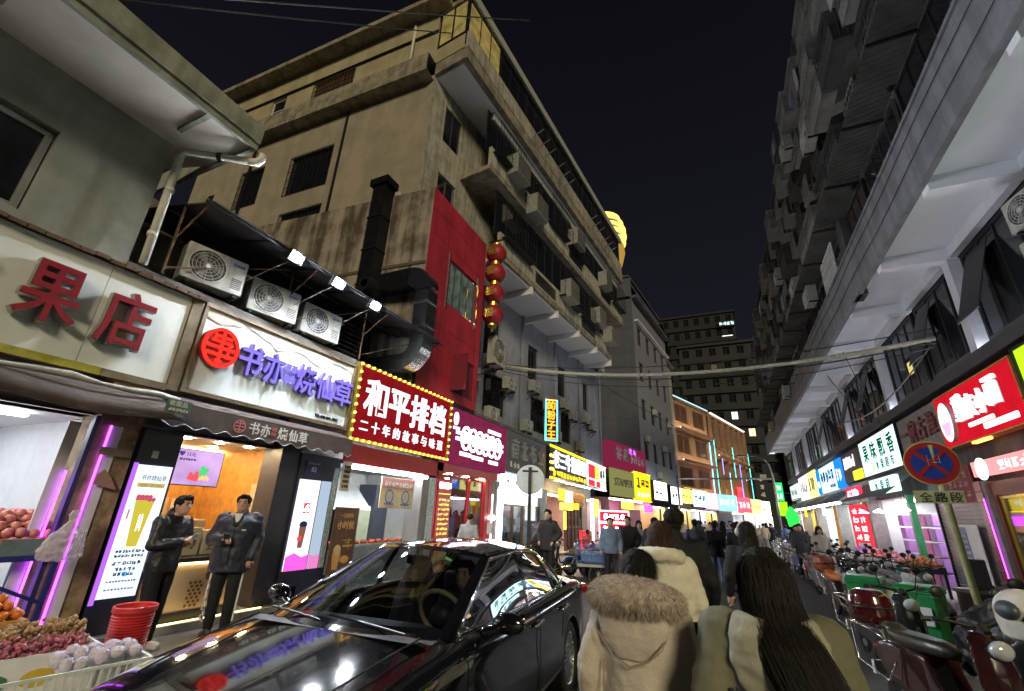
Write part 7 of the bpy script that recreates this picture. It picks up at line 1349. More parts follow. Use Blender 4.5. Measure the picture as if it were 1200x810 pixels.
# roof skin
loop = [gpt(i, u / 4, 1.0, 1, .002) for i in range(12) for u in range(4)] + [gpt(11, 1, 1.0, 1, .002)]
full = loop + [(x, -y, z) for x, y, z in loop[-2:0:-1]]; rr2 = []
for k in range(9):
    t = (1 - k / 8) ** .8; rr2.append([(-.52 + (x + .52) * t, y * t, z + (1.462 - z) * (1 - t ** 2.0)) for x, y, z in full])
rf = MB(); nn = len(full)
for k in range(8): pass
rf.add([q for g in rr2 for q in g], [(k * nn + j, k * nn + (j + 1) % nn, (k + 1) * nn + (j + 1) % nn, (k + 1) * nn + j) for k in range(8) for j in range(nn)]); weld(rf.build('roof', PAINT, car))
for s in (1, -1):   # chrome window surround, handles, seams, mirrors
    low = [gpt(4, k / 8, .03, s, .012) for k in range(9)] + [gpt(6, k / 8, .03, s, .012) for k in range(9)] + [gpt(8, k / 6, .03, s, .012) for k in range(7)]; top = [gpt(4, k / 8, .97, s, .012) for k in range(9)] + [gpt(6, k / 8, .97, s, .012) for k in range(9)] + [gpt(8, k / 6, .97, s, .012) for k in range(7)]
    MB().tube([low[0]] + [gpt(4, 0, v / 6, s, .012) for v in range(1, 6)] + top, .009, 6).build('chrome_trim', CHRM, car, True); MB().tube(low + [gpt(8, 1, v / 6, s, .012) for v in range(1, 6)], .009, 6).build('chrome_trim', CHRM, car, True)
    MB().tube([gpt(6, 1, v / 8, s, .006) for v in range(9)], .012, 6).build('window_divider', BLACK, car, True)
    for ax in (-.18, -1.02): MB().limb([(ax, s * .925, .845), (ax - .2, s * .925, .855)], [.017, .017], 8).build('door_handle', CHRM, car, True)
    for pts in ([(.98, s * .914, .92), (.95, s * .922, .6), (.86, s * .915, .25)], [(-.32, s * .918, .95), (-.32, s * .925, .6), (-.32, s * .92, .24)], [(-1.12, s * .915, .95), (-1.2, s * .92, .75), (-1.1, s * .918, .60)]): MB().tube(pts, .004, 4).build('door_seam', BLACK, car)
    mr_ = MB(); mr_.ball((.70, s * 1.03, 1.03), (.055, .12, .068), 14, 10); mr_.limb([(.74, s * .86, .97), (.71, s * .96, .995)], [.03, .035]); mo = obj('wing_mirror', remesh(mr_, .012, 'wing_mirror', 4), PAINT, car); MB().add([(.634, s * .93, .98), (.634, s * 1.12, .985), (.634, s * 1.12, 1.08), (.634, s * .93, 1.08)], [(0, 1, 2, 3)]).build('mirror_glass', mat('mirror', (.8, .8, .82), .03, 1.0), mo)
    MB().obox((-2.36, s * .79, .86), (.24, .10, .11), Matrix.Rotation(-s * .35, 3, 'Z')).build('tail_light', mat('tail_red', (.30, .01, .012), .15, coat=1), car, bevel=.03); MB().obox((2.22, s * .70, .66), (.34, .26, .11), Matrix.Rotation(-s * .5, 3, 'Z')).build('headlight', mat('headlight_lens', (.5, .52, .55), .08, .3), car, bevel=.04)
    MB().tube([(2.0, s * .55, .862), (1.55, s * .63, .952), (1.2, s * .66, 1.0)], .006, 5).build('bonnet_seam', BLACK, car); MB().tube([(.02, s * .55, 1.375), (-.4, s * .592, 1.398), (-1.0, s * .572, 1.366)], .008, 5).build('roof_channel', BLACK, car, True)
gr_ = MB(); [gr_.box(2.44, 2.475, -.36, .36, .40 + k * .035, .415 + k * .035) for k in range(5)]; gr_.build('grille', CHRM, car); MB().box(2.45, 2.482, -.26, .26, .30, .38).build('number_plate', mat('plate_blue', (.03, .08, .35), .5), car)
# cowl, wipers, interior
MB().add([(1.28, -.66, .985), (1.28, .66, .985), (1.16, .70, .985), (1.16, -.70, .985)], [(0, 1, 2, 3)]).build('cowl', BLACK, car)
for y0, y1 in ((.55, -.10), (-.05, -.62)): MB().tube([(1.20, y0, 1.005), (1.16, (y0 + y1) / 2, 1.022), (1.13, y1, 1.032)], .008, 5).build('wiper', BLACK, car)
MB().box(-1.75, 1.0, -.74, .74, .30, .36).build('cabin_floor', DASH, car); d0 = MB(); d0.loft([[(x, y, z) for y, z in ((-.70, .6), (.70, .6), (.70, zt), (.35, zt + .03), (-.35, zt + .02), (-.70, zt))] for x, zt in ((1.14, .955), (.9, .97), (.72, .93), (.66, .75))]); d0.build('dashboard', DASH, car, fix=True)
MB().box(-1.85, -1.45, -.68, .68, .9, .99).build('parcel_shelf', DASH, car)
for y in (.37, -.37):
    sm = MB(); sm.ell([(-.05, y, .45, .26, .24), (-.02, y, .58, .27, .25)], 14); sm.limb([(-.22, y, .6), (-.34, y, .95), (-.38, y, 1.08)], [.19, .20, .16]); sm.ball((-.40, y, 1.20), (.07, .13, .09), 10, 7); obj('front_seat', remesh(sm, .02, 'seat', 4), mat('dark_seat', (.03, .028, .026), .6), car)
sm = MB(); sm.box(-1.35, -.85, -.62, .62, .4, .58); sm.box(-1.5, -1.32, -.62, .62, .5, 1.05); obj('rear_seat', remesh(sm, .025, 'rear_seat', 4), MATS['dark_seat'], car)
sw = MB(); M3 = Matrix.Rotation(rad(-62), 3, 'Y'); c0 = Vector((.44, .37, .98)); sw.tube([c0 + M3 @ Vector((.185 * math.cos(a), .185 * math.sin(a), 0)) for a in [2 * math.pi * i / 30 for i in range(31)]], .018, 8); sw.build('steering_wheel', TAN, car, True); MB().ball(c0 + M3 @ Vector((0, 0, -.02)), (.05, .09, .07), 10, 7).build('airbag_cover', DASH, car, True)
MB().box(.24, .28, -.11, .11, 1.28, 1.35).build('rear_view_mirror', BLACK, car, bevel=.012); MB().tube([(.26, 0, 1.35), (.3, 0, 1.43)], .01, 5).build('mirror_stem', BLACK, car)
ch = thing('hanging_charm', 'pale knotted charm hanging behind the sedan windscreen', 'ornament', car.matrix_world @ Vector((0, 0, 0))); ch.location = (-2.48 + .0 + .04, 3.765 - .33, 0)
IV = mat('ivory_charm', (.55, .48, .34), .5); MB().tube([(0, 0, 1.33), (0, 0, 1.24)], .004, 4).build('cord', RUST, ch); MB().prism([(0, 1.26), (.035, 1.225), (.02, 1.21), (.045, 1.19), (0, 1.165), (-.045, 1.19), (-.02, 1.21), (-.035, 1.225)], -.008, .008).build('knot', IV, ch); MB().tube([(0, 0, 1.165), (0, 0, 1.11)], .004, 4).build('cord', RUST, ch); MB().prism([(0, 1.11), (.028, 1.05), (0, 1.03), (-.028, 1.05)], -.006, .006).build('pendant', IV, ch)
cp_ = plate(car, 'permit_card', mat('green_card', (.12, .40, .20), .5), 0, .06, 0, .05); cp_.location = (.42, .33, 1.33); cp_.rotation_euler = (rad(-20), rad(20), rad(90))
car_l = Matrix.Translation((-2.48, 3.765, 0)) @ Matrix.Rotation(rad(-87), 4, 'Z')
dpos = car_l @ Vector((-.02, .33, -.34)); dr = person('driver in a dark jacket sitting behind the sedan wheel', dpos, 3, 1.66, 'sit', BLKC, BLKC, 'short', 'jacket', .014, group='people in the street', face_detail=True)
pw = MB().obox((-.60, .38, 1.14), (.10, .22, .16)).build('orange_headrest', mat('orange_cushion', (.45, .10, .03), .7), car, bevel=.03)
# ================================================================ scooters
def mk_scooter(label, bodym, seatm, case=None, rack=True, basket=False):
    t = thing('scooter', label, 'scooter', group='scooters parked on the right')
    for x in (-.60, .66):
        w = MB().lathe([(.13, -.035), (.19, -.045), (.225, -.03), (.232, 0), (.225, .03), (.19, .045), (.13, .035), (.13, -.035)], (x, 0, .232), 24, 'y').build('wheel', TYRE, t, True); sp = MB().lathe([(.135, -.03), (.138, .03), (.12, .032), (.12, -.032), (.135, -.03)], (x, 0, .232), 20, 'y'); sp.lathe([(0, -.04), (.05, -.04), (.05, .04), (0, .04)], (x, 0, .232), 12, 'y'); [sp.obox((x + .085 * math.cos(a), 0, .232 + .085 * math.sin(a)), (.09, .03, .018), Matrix.Rotation(-a, 3, 'Y')) for a in [k * 1.257 for k in range(5)]]; sp.build('rim', STEEL, w)
    b = MB(); b.loft([[(x, -w_, z0), (x, w_, z0), (x, w_, z1), (x, 0, z1 + .02), (x, -w_, z1)] for x, w_, z0, z1 in ((-.82, .07, .50, .60), (-.68, .12, .40, .66), (-.40, .15, .32, .70), (-.12, .15, .28, .66), (.0, .13, .24, .42), (.08, .14, .22, .32), (.36, .14, .22, .30), (.44, .13, .24, .32))]); obj('rear_body', remesh(b, .018, 'rear_body', 3), bodym, t)
    b = MB(); b.loft([[(x - .03, -w_, z), (x + .05, -w_ * .5, z), (x + .07, 0, z), (x + .05, w_ * .5, z), (x - .03, w_, z), (x - .05, 0, z)] for x, w_, z in ((.46, .15, .28), (.44, .17, .5), (.42, .18, .7), (.38, .15, .88), (.34, .10, .96))]); obj('front_shield', remesh(b, .016, 'front_shield', 3), bodym, t)
    MB().tube([(.42, 0, .75), (.56, 0, .45), (.66, 0, .232)], .025, 8).build('front_fork', DKMET, t, True); f = MB(); f.tube([(.66 + .26 * math.cos(a), 0, .232 + .26 * math.sin(a)) for a in [rad(20 + 14 * i) for i in range(9)]], .055, 8, sx=1.0); f.build('mudguard', bodym, t, True)
    hb = MB().tube([(.22, .34, 1.02), (.30, .22, 1.03), (.34, .08, 1.0), (.34, -.08, 1.0), (.30, -.22, 1.03), (.22, -.34, 1.02)], .014, 8).build('handlebar', DKMET, t, True); [MB().tube([(.215, s * .35, 1.02), (.255, s * .26, 1.025)], .02, 8).build('grip', BLACK, hb) for s in (-1, 1)]
    for s in (-1, 1): MB().tube([(.30, s * .2, 1.03), (.32, s * .24, 1.2)], .007, 6).build('mirror_stem', DKMET, hb); MB().ball((.32, s * .25, 1.24), (.018, .06, .045), 10, 7).build('mirror', BLACK, hb, True)
    [MB().tube([(.27, s * .24, 1.03), (.42, s * .16, 1.08), (.48, s * .06, .92)], .005, 5).build('brake_cable', BLACK, hb) for s in (-1, 1)]; [MB().tube([(.25, s * .30, 1.03), (.30, s * .33, 1.02), (.27, s * .24, 1.0)], .006, 5).build('brake_lever', STEEL, hb) for s in (-1, 1)]
    MB().ball((.48, 0, .86), (.05, .09, .07), 12, 8).build('headlight', mat('scooter_lens', (.55, .56, .6), .1, .2), t, True); MB().tube([(.38, 0, .95), (.34, 0, 1.0)], .05, 10).build('dash', BLACK, t)
    s_ = MB(); s_.ell([(-.30, 0, .68, .36, .12), (-.30, 0, .73, .40, .14), (-.32, 0, .78, .38, .13), (-.34, 0, .80, .32, .10)], 20); s_.ball((-.62, 0, .80), (.12, .11, .05), 10, 6); obj('seat', remesh(s_, .016, 'seat', 4), seatm, t)
    MB().ball((-.83, 0, .58), (.03, .08, .05), 10, 7).build('tail_light', mat('tail_red', (.30, .01, .012), .15), t, True)
    if rack:
        r = MB(); 
        for s in (-1, 1): r.tube([(-.35, s * .17, .66), (-.70, s * .17, .76), (-1.02, s * .13, .77), (-1.04, 0, .77)], .011, 6); r.tube([(-.42, s * .175, .55), (-.55, s * .19, .36), (-.95, s * .17, .44), (-1.0, s * .15, .76)], .009, 6)
        for x in (-.72, -.84, -.95): r.tube([(x, -.15, .765), (x, .15, .765)], .008, 6)
        r.build('rear_rack', CHRM, t, True)
    MB().tube([(.0, .12, .25), (-.08, .26, .02)], .012, 6).build('kick_stand', DKMET, t); MB().box(-.9, -.86, -.09, .09, .33, .45).build('number_plate', WHITEP, t)
    if case:
        c = MB(); c.ell([(-.86, 0, .79, .15, .17), (-.87, 0, .86, .18, .20), (-.87, 0, .97, .185, .205), (-.87, 0, 1.06, .16, .18), (-.87, 0, 1.10, .10, .12)], 20); co = obj('top_case', remesh(c, .014, 'top_case', 3), case, t); MB().tube([(-.87 + .19 * math.cos(a), .212 * math.sin(a), .945) for a in [2 * math.pi * i / 24 for i in range(25)]], .008, 6).build('case_seam', BLACK, co)
    if basket: bk = MB(); [bk.tube([(.50 + .2 * (i / 8), -.14, .72), (.50 + .2 * (i / 8), -.14, .95)], .004, 4) for i in range(9)]; [bk.tube([(.5, y, z), (.72, y, z)], .005, 4) for y in (-.15, .15) for z in (.72, .84, .96)]; [bk.tube([(x, -.15, z), (x, .15, z)], .005, 4) for x in (.5, .72) for z in (.72, .84, .96)]; bk.build('front_basket', DKMET, t)
    return t
MAR = mat('maroon_gloss', (.030, .007, .007), .2, var=.1, coat=1.0); MARC = mat('maroon_case', (.055, .006, .007), .18, var=.1, coat=1.0); BRS = mat('brown_black_seat', (.03, .026, .018), .35); GRNB = mat('scooter_green', (.01, .20, .10), .3, coat=.6); ORGS = mat('orange_seat', (.50, .14, .03), .5); WHB = mat('scooter_white', (.60, .60, .58), .35, coat=.5); BLB = mat('scooter_black', (.02, .02, .022), .25, coat=.6)
def place(t, x, y, z, deg): t.location = (x, y, z); t.rotation_euler = (0, 0, rad(deg)); return t
place(mk_scooter('dark maroon scooter with chrome rear rack and maroon top case, nearest on the right', MAR, BRS, MARC), 1.62, 5.75, 0, -66)
place(mk_scooter('black scooter with white side panel behind the maroon top case', BLB, BRS, None), 1.75, 8.1, 0, -72)
place(mk_scooter('green scooter with folded leg cover in the parked row', GRNB, BLACK, None, True, True), 2.55, 13.6, 0, -78)
place(mk_scooter('dark scooter with orange seat next to the green bins', BLB, ORGS, mat('orange_case', (.30, .07, .03), .45)), 1.95, 12.0, 0, -80)
sc0 = mk_scooter('pale grey scooter wrapped with a cloth in the parked row', WHB, GREYC, None); place(sc0, 2.75, 11.9, 0, -60)
rk = random.Random(5); bods = [('white', WHB), ('black', BLB), ('green', GRNB), ('red', mat('scooter_red', (.35, .02, .02), .3, coat=.5)), ('blue', mat('scooter_blue', (.04, .10, .32), .3, coat=.5)), ('yellow', mat('scooter_yellow', (.55, .38, .03), .35)), ('grey', GREYC)]
REDS, BLUS = bods[3][1], bods[4][1]; DKG = mat('scooter_charcoal', (.05, .05, .055), .35); bods = [('charcoal', DKG), ('black', BLB), ('green', GRNB), ('grey', GREYC), ('black', BLB), ('white', WHB), ('charcoal', DKG), ('red', bods[3][1]), ('black', BLB), ('blue', bods[4][1])]
for i in range(24):
    nm, bm_ = bods[i % 10]; y = 12.6 + i * .85; x = (2.2 if i % 2 else 3.2) + .02 * i + rk.uniform(-.2, .2)
    dup(sc0, (x, y, 0), rad(-80 + rk.uniform(-12, 12)), '%s scooter, %s in the receding parked row on the right' % (nm, (ORD + ['thirteenth', 'fourteenth', 'fifteenth', 'sixteenth', 'seventeenth', 'eighteenth', 'nineteenth', 'twentieth', 'twenty-first', 'twenty-second', 'twenty-third', 'twenty-fourth'])[i]), None, {'rear_body': bm_, 'front_shield': bm_, 'mudguard': bm_})
for i, (x, y, d, nm, bm_, lab) in enumerate(((-4.35, 13.9, 200, 'black', BLB, 'black scooter with a rider beside the black hoodie man'), (-4.1, 15.0, 215, 'blue', BLUS, 'blue scooter parked before the white board'), (-3.6, 14.6, 160, 'red', REDS, 'red scooter parked by the denim jacket man'))):
    s_ = dup(sc0, (x, y, 0), rad(d), lab, None, {'rear_body': bm_, 'front_shield': bm_, 'mudguard': bm_}); s_['group'] = 'scooters parked on the left'
rd_ = person('scooter rider in dark clothes with clear face shield and red helmet', (-4.95, 12.9, -.12), -30, 1.66, 'sit', BLKC, BLKC, 'short', 'jacket', .016); rd_.location.z = -.20
o = MB().ball((0, .0, 1.62), (.125, .14, .135), 14, 9).build('helmet', mat('helmet_red', (.35, .03, .03), .25, coat=.6), rd_, True); MB().add([(-.12, -.10, 1.58), (.12, -.10, 1.58), (.16, -.34, 1.72), (-.16, -.34, 1.72)], [(0, 1, 2, 3)]).build('face_shield', glassm('clear_shield', (.9, .92, .95), .3), rd_)
# delivery tricycle with blue crate
t = thing('cargo_tricycle', 'cargo tricycle with blue wire crate beside the white board', 'tricycle', (-3.95, 13.2, 0), rad(200)); BLW = mat('blue_crate', (.10, .18, .42), .5)
for x, y in ((.7, 0), (-.5, .38), (-.5, -.38)): w = MB().lathe([(.20, -.03), (.26, -.03), (.26, .03), (.20, .03), (.20, -.03)], (x, y, .26), 20, 'y').build('wheel', TYRE, t, True); sp = MB(); [sp.tube([(x, y, .26), (x + .2 * math.cos(a), y, .26 + .2 * math.sin(a))], .004, 4) for a in [k * .524 for k in range(12)]]; sp.build('spokes', STEEL, w)
MB().box(-.95, .05, -.42, .42, .45, .52).build('bed', STEEL, t); cr = MB()
for i in range(11): [cr.tube([(-.95 + i * .1, y, .52), (-.95 + i * .1, y, .95)], .007, 4) for y in (-.42, .42)]
for z in (.6, .75, .95): cr.tube([(-.95, -.42, z), (.05, -.42, z), (.05, .42, z), (-.95, .42, z), (-.95, -.42, z)], .008, 4)
cr.build('crate', BLW, t); MB().tube([(.05, 0, .45), (.5, 0, .5), (.6, 0, .95)], .02, 6).build('frame', DKMET, t); MB().tube([(.58, -.3, .98), (.58, .3, .98)], .014, 6).build('handlebar', DKMET, t); MB().box(.1, .4, -.12, .12, .68, .74).build('saddle', BLACK, t, bevel=.03); MB().box(-.9, -.1, -.35, .35, .525, .8).build('load', mat('blue_load', (.14, .22, .40), .7), t, bevel=.05)
# black rain cover on a scooter at the right edge
cv = thing('covered_scooter', 'scooter under a black rain cover before the noodle shop', 'scooter', (2.62, 6.75, 0), rad(-75)); cv.scale = (1.12, 1.1, 1.06); c = MB(); c.ell([(0, 0, .25, .85, .32), (-.05, 0, .5, .85, .34), (-.05, 0, .75, .75, .33), (.15, 0, .95, .5, .30), (.28, 0, 1.12, .26, .26), (.33, 0, 1.22, .10, .20)], 24); obj('rain_cover', remesh(c, .02, 'rain_cover', 2, .20, .22), mat('black_cover', (.014, .014, .016), .42, var=.3, bump=.4, bscale=10), cv)
for x in (-.6, .66): MB().lathe([(.12, -.04), (.22, -.045), (.232, 0), (.22, .045), (.12, .04), (.12, -.04)], (x, 0, .232), 20, 'y').build('wheel', TYRE, cv, True)
for s in (-1, 1): MB().ball((.33, s * .30, 1.2), (.018, .07, .05), 10, 7).build('mirror', BLACK, cv, True)
hm2 = thing('helmet', 'white riding helmet with a dark vent resting on the nearest scooter', 'helmet', (1.66, 4.36, 1.14)); h = MB(); h.ball((0, 0, .1), (.145, .165, .145), 18, 12); h.ell([(0, 0, -.04, .13, .15), (0, 0, .06, .145, .165)], 18); obj('shell', remesh(h, .012, 'shell', 3), mat('ivory_shell', (.66, .62, .54), .3, coat=.6), hm2); MB().ball((-.10, -.06, .12), (.06, .09, .06), 12, 8).build('vent', mat('slate_vent', (.05, .07, .08), .4), hm2, True); MB().ball((.03, -.13, .08), (.11, .06, .06), 12, 8).build('visor', BLACK, hm2, True)
place(mk_scooter('black scooter under the white helmet at the bottom right corner', BLB, BLACK, None, False), 1.95, 3.95, 0, -120)
# ---------------------------------------------------------------- green wheelie bins
GB = mat('bin_green', (.015, .23, .06), .4, var=.06)
def bin_(label, x, y, deg):
    t = thing('wheelie_bin', label, 'bin', (x, y, 0), rad(deg), 'green wheelie bins'); t.scale = (.84, .84, .92); b = MB(); b.loft([[(-w, -d, z), (w, -d, z), (w, d, z), (-w, d, z)] for w, d, z in ((.22, .24, .10), (.23, .25, .2), (.285, .33, .92))]); b.build('tub', GB, t, fix=True, bevel=.02)
    MB().box(-.30, .30, -.35, .35, .92, .96).build('rim', GB, t, bevel=.012); l = MB(); l.loft([[(-w, -d, z), (w, -d, z), (w, d, z), (-w, d, z)] for w, d, z in ((.30, .36, .962), (.30, .36, .985), (.25, .28, 1.04))]); lo = l.build('lid', GB, t, fix=True, bevel=.015); MB().tube([(-.26, .40, .97), (.26, .40, .97)], .016, 8).build('handle', GB, lo, True); [MB().lathe([(0, -.03), (.10, -.03), (.10, .03), (0, .03)], (s * .24, .24, .10), 18, 'x').build('wheel', TYRE, t, True) for s in (-1, 1)]; MB().box(.05, .2, -.345, -.335, .5, .75).build('notice', WHITEP, t).rotation_euler = (0, 0, 0); return t
bin_('green wheelie bin with a black loop handle cover, nearest the no stopping sign', 2.45, 9.35, -30); bin_('second green wheelie bin half hidden behind the maroon top case', 2.0, 10.3, -20)
# ---------------------------------------------------------------- right fruit stands
WCR = mat('dark_crate', (.03, .03, .032), .5); def_m = None
fr = [('pink', mat('pink_fruit', (.62, .22, .26), .4, var=.4, scale=15)), ('orange', mat('orange_fruit', (.60, .22, .05), .45, var=.35, scale=15)), ('red', mat('red_fruit', (.45, .06, .05), .35, var=.4, scale=15)), ('violet', mat('violet_grapes', (.35, .12, .42), .35, var=.4, scale=15)), ('rose', mat('rose_wrap', (.66, .30, .42), .4, var=.3, scale=10))]
for i, (nm, m) in enumerate([fr[1], fr[0], fr[0], fr[2], fr[4], fr[3]]):
    y = 16.6 + i * 1.15; t = thing('fruit_stand', '%s fruit heaped on a stand, %s from the no stopping sign on the right pavement' % (nm, ORD[i]), 'fruit stand', (4.55, y, .12), RFS, 'fruit stands on the right'); MB().box(-.5, .5, -.35, .35, .55, .72).build('tray', WCR if i == 0 else WHITEP, t, bevel=.01); [MB().box(x, x + .05, yy, yy + .05, 0, .55).build('leg', DKMET, t) for x in (-.48, .43) for yy in (-.33, .28)]; b = MB(); r_ = random.Random(i)
    for k in range(110): xx, yy = r_.uniform(-.46, .46), r_.uniform(-.32, .32); b.ball((xx, yy, .74 + .12 * (1 - (xx / .5) ** 2) * (1 - (yy / .36) ** 2) * r_.random() * 1.6), r_.uniform(.035, .05), 7, 5)
    tag(b.build('fruit_heap', m, t, True), kind='stuff')
for i, (nm, c, x, y) in enumerate((('white foam', WHITEP, 4.3, 24.4), ('brown cardboard', mat('cardboard', (.38, .27, .16), .8), 4.5, 25.6), ('pale cardboard', mat('pale_card', (.5, .42, .32), .8), 4.25, 23.2))):
    t = tag(MB().box(-.3, .3, -.22, .22, 0, .35).build('crate', c, None, loc=(x, y, .12), rz=.2 * i, bevel=.01), '%s box on the right pavement near the red board' % nm, 'box')
t = thing('drum_table', 'dark steel drum table at the foot of the no stopping post', 'table', (3.6, 10.6, 0)); MB().lathe([(.30, .0), (.32, .02), (.32, .78), (.36, .80), (.36, .84), (0, .84)], n=24).build('drum', mat('brown_drum', (.07, .05, .045), .4, .4), t, True); MB().box(-.12, .14, -.05, .05, .845, 1.3).build('speaker', BLACK, t, bevel=.02)
# ---------------------------------------------------------------- left fruit stall in the foreground
APM = mat('pink_apple', (.50, .07, .10), .4, scale=14, col2=(.66, .34, .26)); ORM = mat('persimmon', (.52, .06, .012), .4, scale=12, col2=(.66, .26, .03)); LON = mat('longan', (.34, .20, .08), .6, var=.4, scale=30); LYC = mat('lychee', (.38, .10, .13), .6, var=.45, scale=30); FOAM = mat('white_foam', (.72, .74, .74), .7, var=.05, bump=.2); NET = mat('foam_net_fruit', (.50, .42, .55), .7, col2=(.74, .68, .78), scale=60, bump=.8, bscale=70)
def sphere_mesh(r, sq=.92): b = MB(); b.ball((0, 0, 0), (r, r, r * sq), 12, 8); return b.mesh('fruit', True)
ame = sphere_mesh(.045); ome = sphere_mesh(.047, .85)
sh_ = thing('fruit_shelf', 'blue steel fruit shelf inside the fruit shop holding a carton of apples', 'shelf', (-7.75, 2.32, 0), LFS); BST = mat('blue_steel', (.04, .05, .28), .4, .3); MB().box(-1.6, .75, -.5, .5, 1.0, 1.06).build('shelf_board', BST, sh_); [MB().box(x, x + .05, y, y + .05, .1, 1.0).build('leg', BST, sh_) for x in (-1.6, .70) for y in (-.5, .45)]; MB().tube([(.72, -.48, .55), (-.2, -.48, 1.0)], .02, 6).build('brace', BST, sh_)
CARD = mat('printed_carton', (.42, .20, .14), .7, var=.3, scale=4); CARDG = mat('teal_carton', (.14, .22, .24), .7, var=.2)
cx = thing('apple_carton', 'low printed carton full of pink apples on the blue shelf', 'carton', (-7.75, 2.32, 1.06), LFS); [MB().box(a, b_, c_, d_, 0, .17).build('side', m, cx) for a, b_, c_, d_, m in ((-1.55, .2, -.47, -.45, CARD), (.2, .72, -.47, -.45, CARDG), (-1.55, .72, .43, .45, CARD), (.70, .72, -.449, .429, CARDG), (-1.55, -1.53, -.449, .429, CARD))]
ra_ = random.Random(2)
for layer, (nx, ny, z) in enumerate(((18, 8, 1.20), (18, 7, 1.28), (18, 5, 1.36), (17, 4, 1.43), (16, 3, 1.49))):
    for i in range(nx):
        for j in range(ny):
            if layer < 2 and j > 2: continue
            lx = -1.45 + layer * .09 + i * .125 + ra_.uniform(-.015, .015); ly = -.38 + layer * .09 + j * .11 + ra_.uniform(-.012, .012)
            if lx > .67 - layer * .02: continue
            p = Vector((-7.75 - ly, 2.32 + lx, z + ra_.uniform(-.01, .012))); 
            if p.y < 1.9: continue
            o = obj('apple', ame, APM, None, p); o.scale = (ra_.uniform(1.05, 1.3),) * 3; o.rotation_euler = (ra_.random(), ra_.random(), ra_.random() * 6); tag(o, 'pink apple in the heap on the blue shelf', 'apple', 'apples heaped on the blue shelf')
pt = thing('fruit_table', 'low display table of orange persimmons before the fruit shop', 'table', (-6.35, 1.9, 0), LFS); MB().box(-1.2, .55, -.4, .45, .58, .64).build('board', WOOD, pt); [MB().box(x, x + .05, y, y + .05, 0, .58).build('leg', DKMET, pt) for x in (-1.2, .5) for y in (-.4, .4)]
for layer, (nx, ny, z) in enumerate(((13, 6, .685), (12, 5, .75), (10, 4, .81), (8, 3, .865))):
    for i in range(nx):
        for j in range(ny):
            lx = .48 - layer * .06 - i * .098 + ra_.uniform(-.012, .012); ly = -.34 + layer * .05 + j * .098 + ra_.uniform(-.01, .01); p = Vector((-6.35 - ly, 1.9 + lx, z + ra_.uniform(-.008, .01)))
            if p.y < 1.45 or (layer < 2 and 1 < j < ny - 1 and i > 1): continue
            o = obj('persimmon', ome, ORM, None, p); o.scale = (ra_.uniform(.85, 1.12),) * 3; o.rotation_euler = (ra_.uniform(-.5, .5), ra_.uniform(-.5, .5), ra_.random() * 6); tag(o, 'orange persimmon in the heap on the low table', 'persimmon', 'persimmons heaped on the low table')
bx3 = thing('longan_box', 'white printed carton of brown longans and pink lychees at the lower left', 'box', (-5.15, 2.0, 0), rad(80)); [MB().box(a, b_, c_, d_, .32, .60).build('side', WHITEP, bx3) for a, b_, c_, d_ in ((-1.1, .55, -.35, -.33), (-1.1, .55, .33, .35), (.53, .55, -.329, .329), (-1.1, -1.08, -.329, .329))]; MB().box(-1.1, .55, -.35, .35, .30, .32).build('base', WHITEP, bx3); MB().box(-1.05, .5, -.3, .3, .0, .29).build('pedestal', DKMET, bx3)
for x, m in ((-.55, mat('print_leaf', (.04, .16, .07), .6)), (-.38, mat('print_mango', (.55, .38, .03), .6)), (-.05, MATS['print_leaf']), (.2, MATS['print_mango']), (-.62, mat('print_terracotta', (.4, .16, .10), .6))): disc3(bx3, x, .45, .10, m, -.3505, .002 + .001 * random.random(), 12, 'printed_fruit', r2=.06)
b = MB(); 
for k in range(900): xx, yy = ra_.uniform(-1.05, .5), ra_.uniform(-.05, .32); b.ball((xx, yy, .60 + .10 * ra_.random() + .03 * math.sin(xx * 5)), ra_.uniform(.014, .020), 6, 4)
tag(b.build('longans', LON, bx3, True), kind='stuff'); b = MB()
for k in range(900): xx, yy = ra_.uniform(-1.05, .45), ra_.uniform(-.32, -.02); b.ball((xx, yy, .58 + .09 * ra_.random()), ra_.uniform(.012, .017), 6, 4)
tag(b.build('lychees', LYC, bx3, True), kind='stuff')
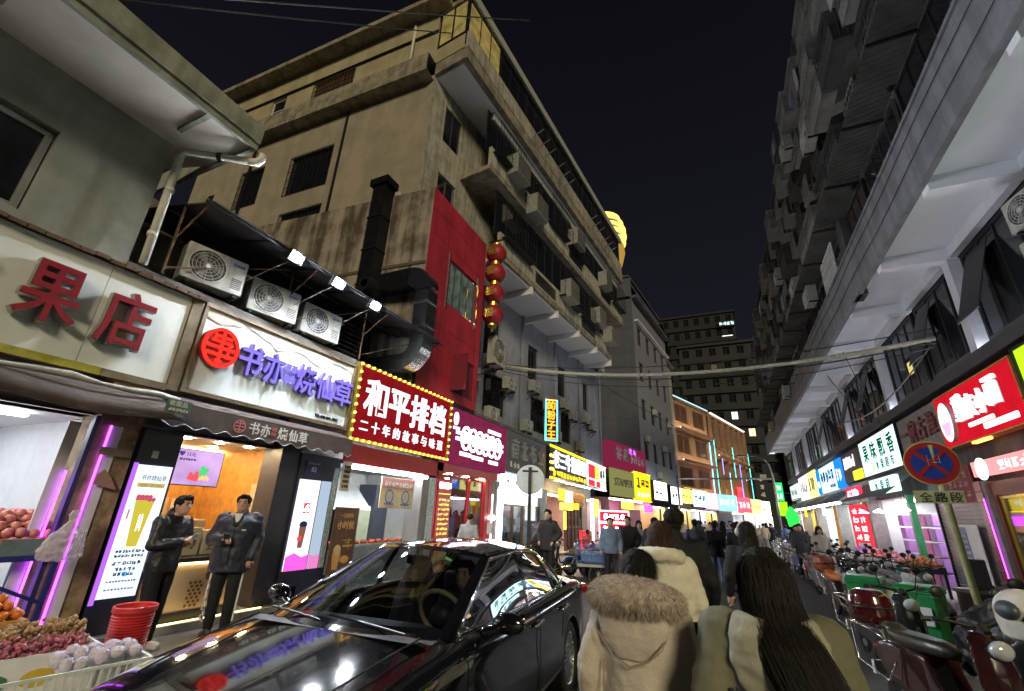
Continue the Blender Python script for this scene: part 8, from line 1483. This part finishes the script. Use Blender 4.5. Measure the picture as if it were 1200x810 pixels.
fb = thing('foam_basket', 'white plastic basket of netted pale fruit at the lower left corner', 'basket', (-4.62, 2.12, 0), rad(80)); GRP = mat('white_basket', (.68, .72, .70), .5, var=.05)
sl = MB().box(-.004, .004, -.006, .006, 0, .27).mesh('basket_rib')
for i in range(34): x = -1.1 + i * .05; obj('basket_rib', sl, GRP, fb, (x, -.24, .26)).scale = (2.6 if i % 2 else 1.2, 1, 1)
for z in (.26, .40, .53): MB().box(-1.12, .56, -.255, -.235, z, z + .02).build('rail', GRP, fb)
MB().box(.54, .56, -.234, .22, .26, .55).build('end_panel', GRP, fb); MB().box(-1.12, .535, .22, .24, .26, .55).build('back_panel', GRP, fb); MB().box(-1.12, .535, -.22, .215, .24, .26).build('base', GRP, fb); MB().box(-1.1, .5, -.2, .2, 0, .24).build('pedestal', WCR, fb)
nme = sphere_mesh(.055, .95)
for i in range(7):
    for j in range(3):
        lx, ly = .46 - i * .105, -.15 + j * .125; q = Matrix.Translation((-4.62, 2.12, 0)) @ Matrix.Rotation(rad(80), 4, 'Z') @ Vector((lx + ra_.uniform(-.02, .02), ly + ra_.uniform(-.02, .02), .57 + ra_.uniform(-.01, .04)))
        if i < 5: o = obj('netted_fruit', nme, NET, None, q); o.scale = tuple(ra_.uniform(.75, 1.1) for _ in range(3)); tag(o, 'pale fruit in a white foam net in the basket', 'fruit', 'netted fruit in the white basket')
bt = thing('basket_stack', 'stack of ribbed red plastic baskets between the stall and the man', 'basket stack', (-5.72, 3.20, 0)); bt.scale = (.82, .82, .98); RPL = mat('red_plastic', (.50, .03, .035), .4, var=.15)
pr_ = [(.17, 0), (.19, .02)] + [(q, .04 + k * .0265 + dz) for k in range(22) for q, dz in ((.205 + k * .001, 0), (.188 + k * .001, .013))] + [(.235, .64), (.235, .67), (.21, .67), (.19, .5), (0, .48)]
MB().lathe(pr_, n=28).build('baskets', RPL, bt); MB().tube([(.222 * math.cos(a), .222 * math.sin(a), .675) for a in [2 * math.pi * i / 28 for i in range(29)]], .016, 8).build('rim', RPL, bt, True)
bpy.data.scenes.remove(TS)
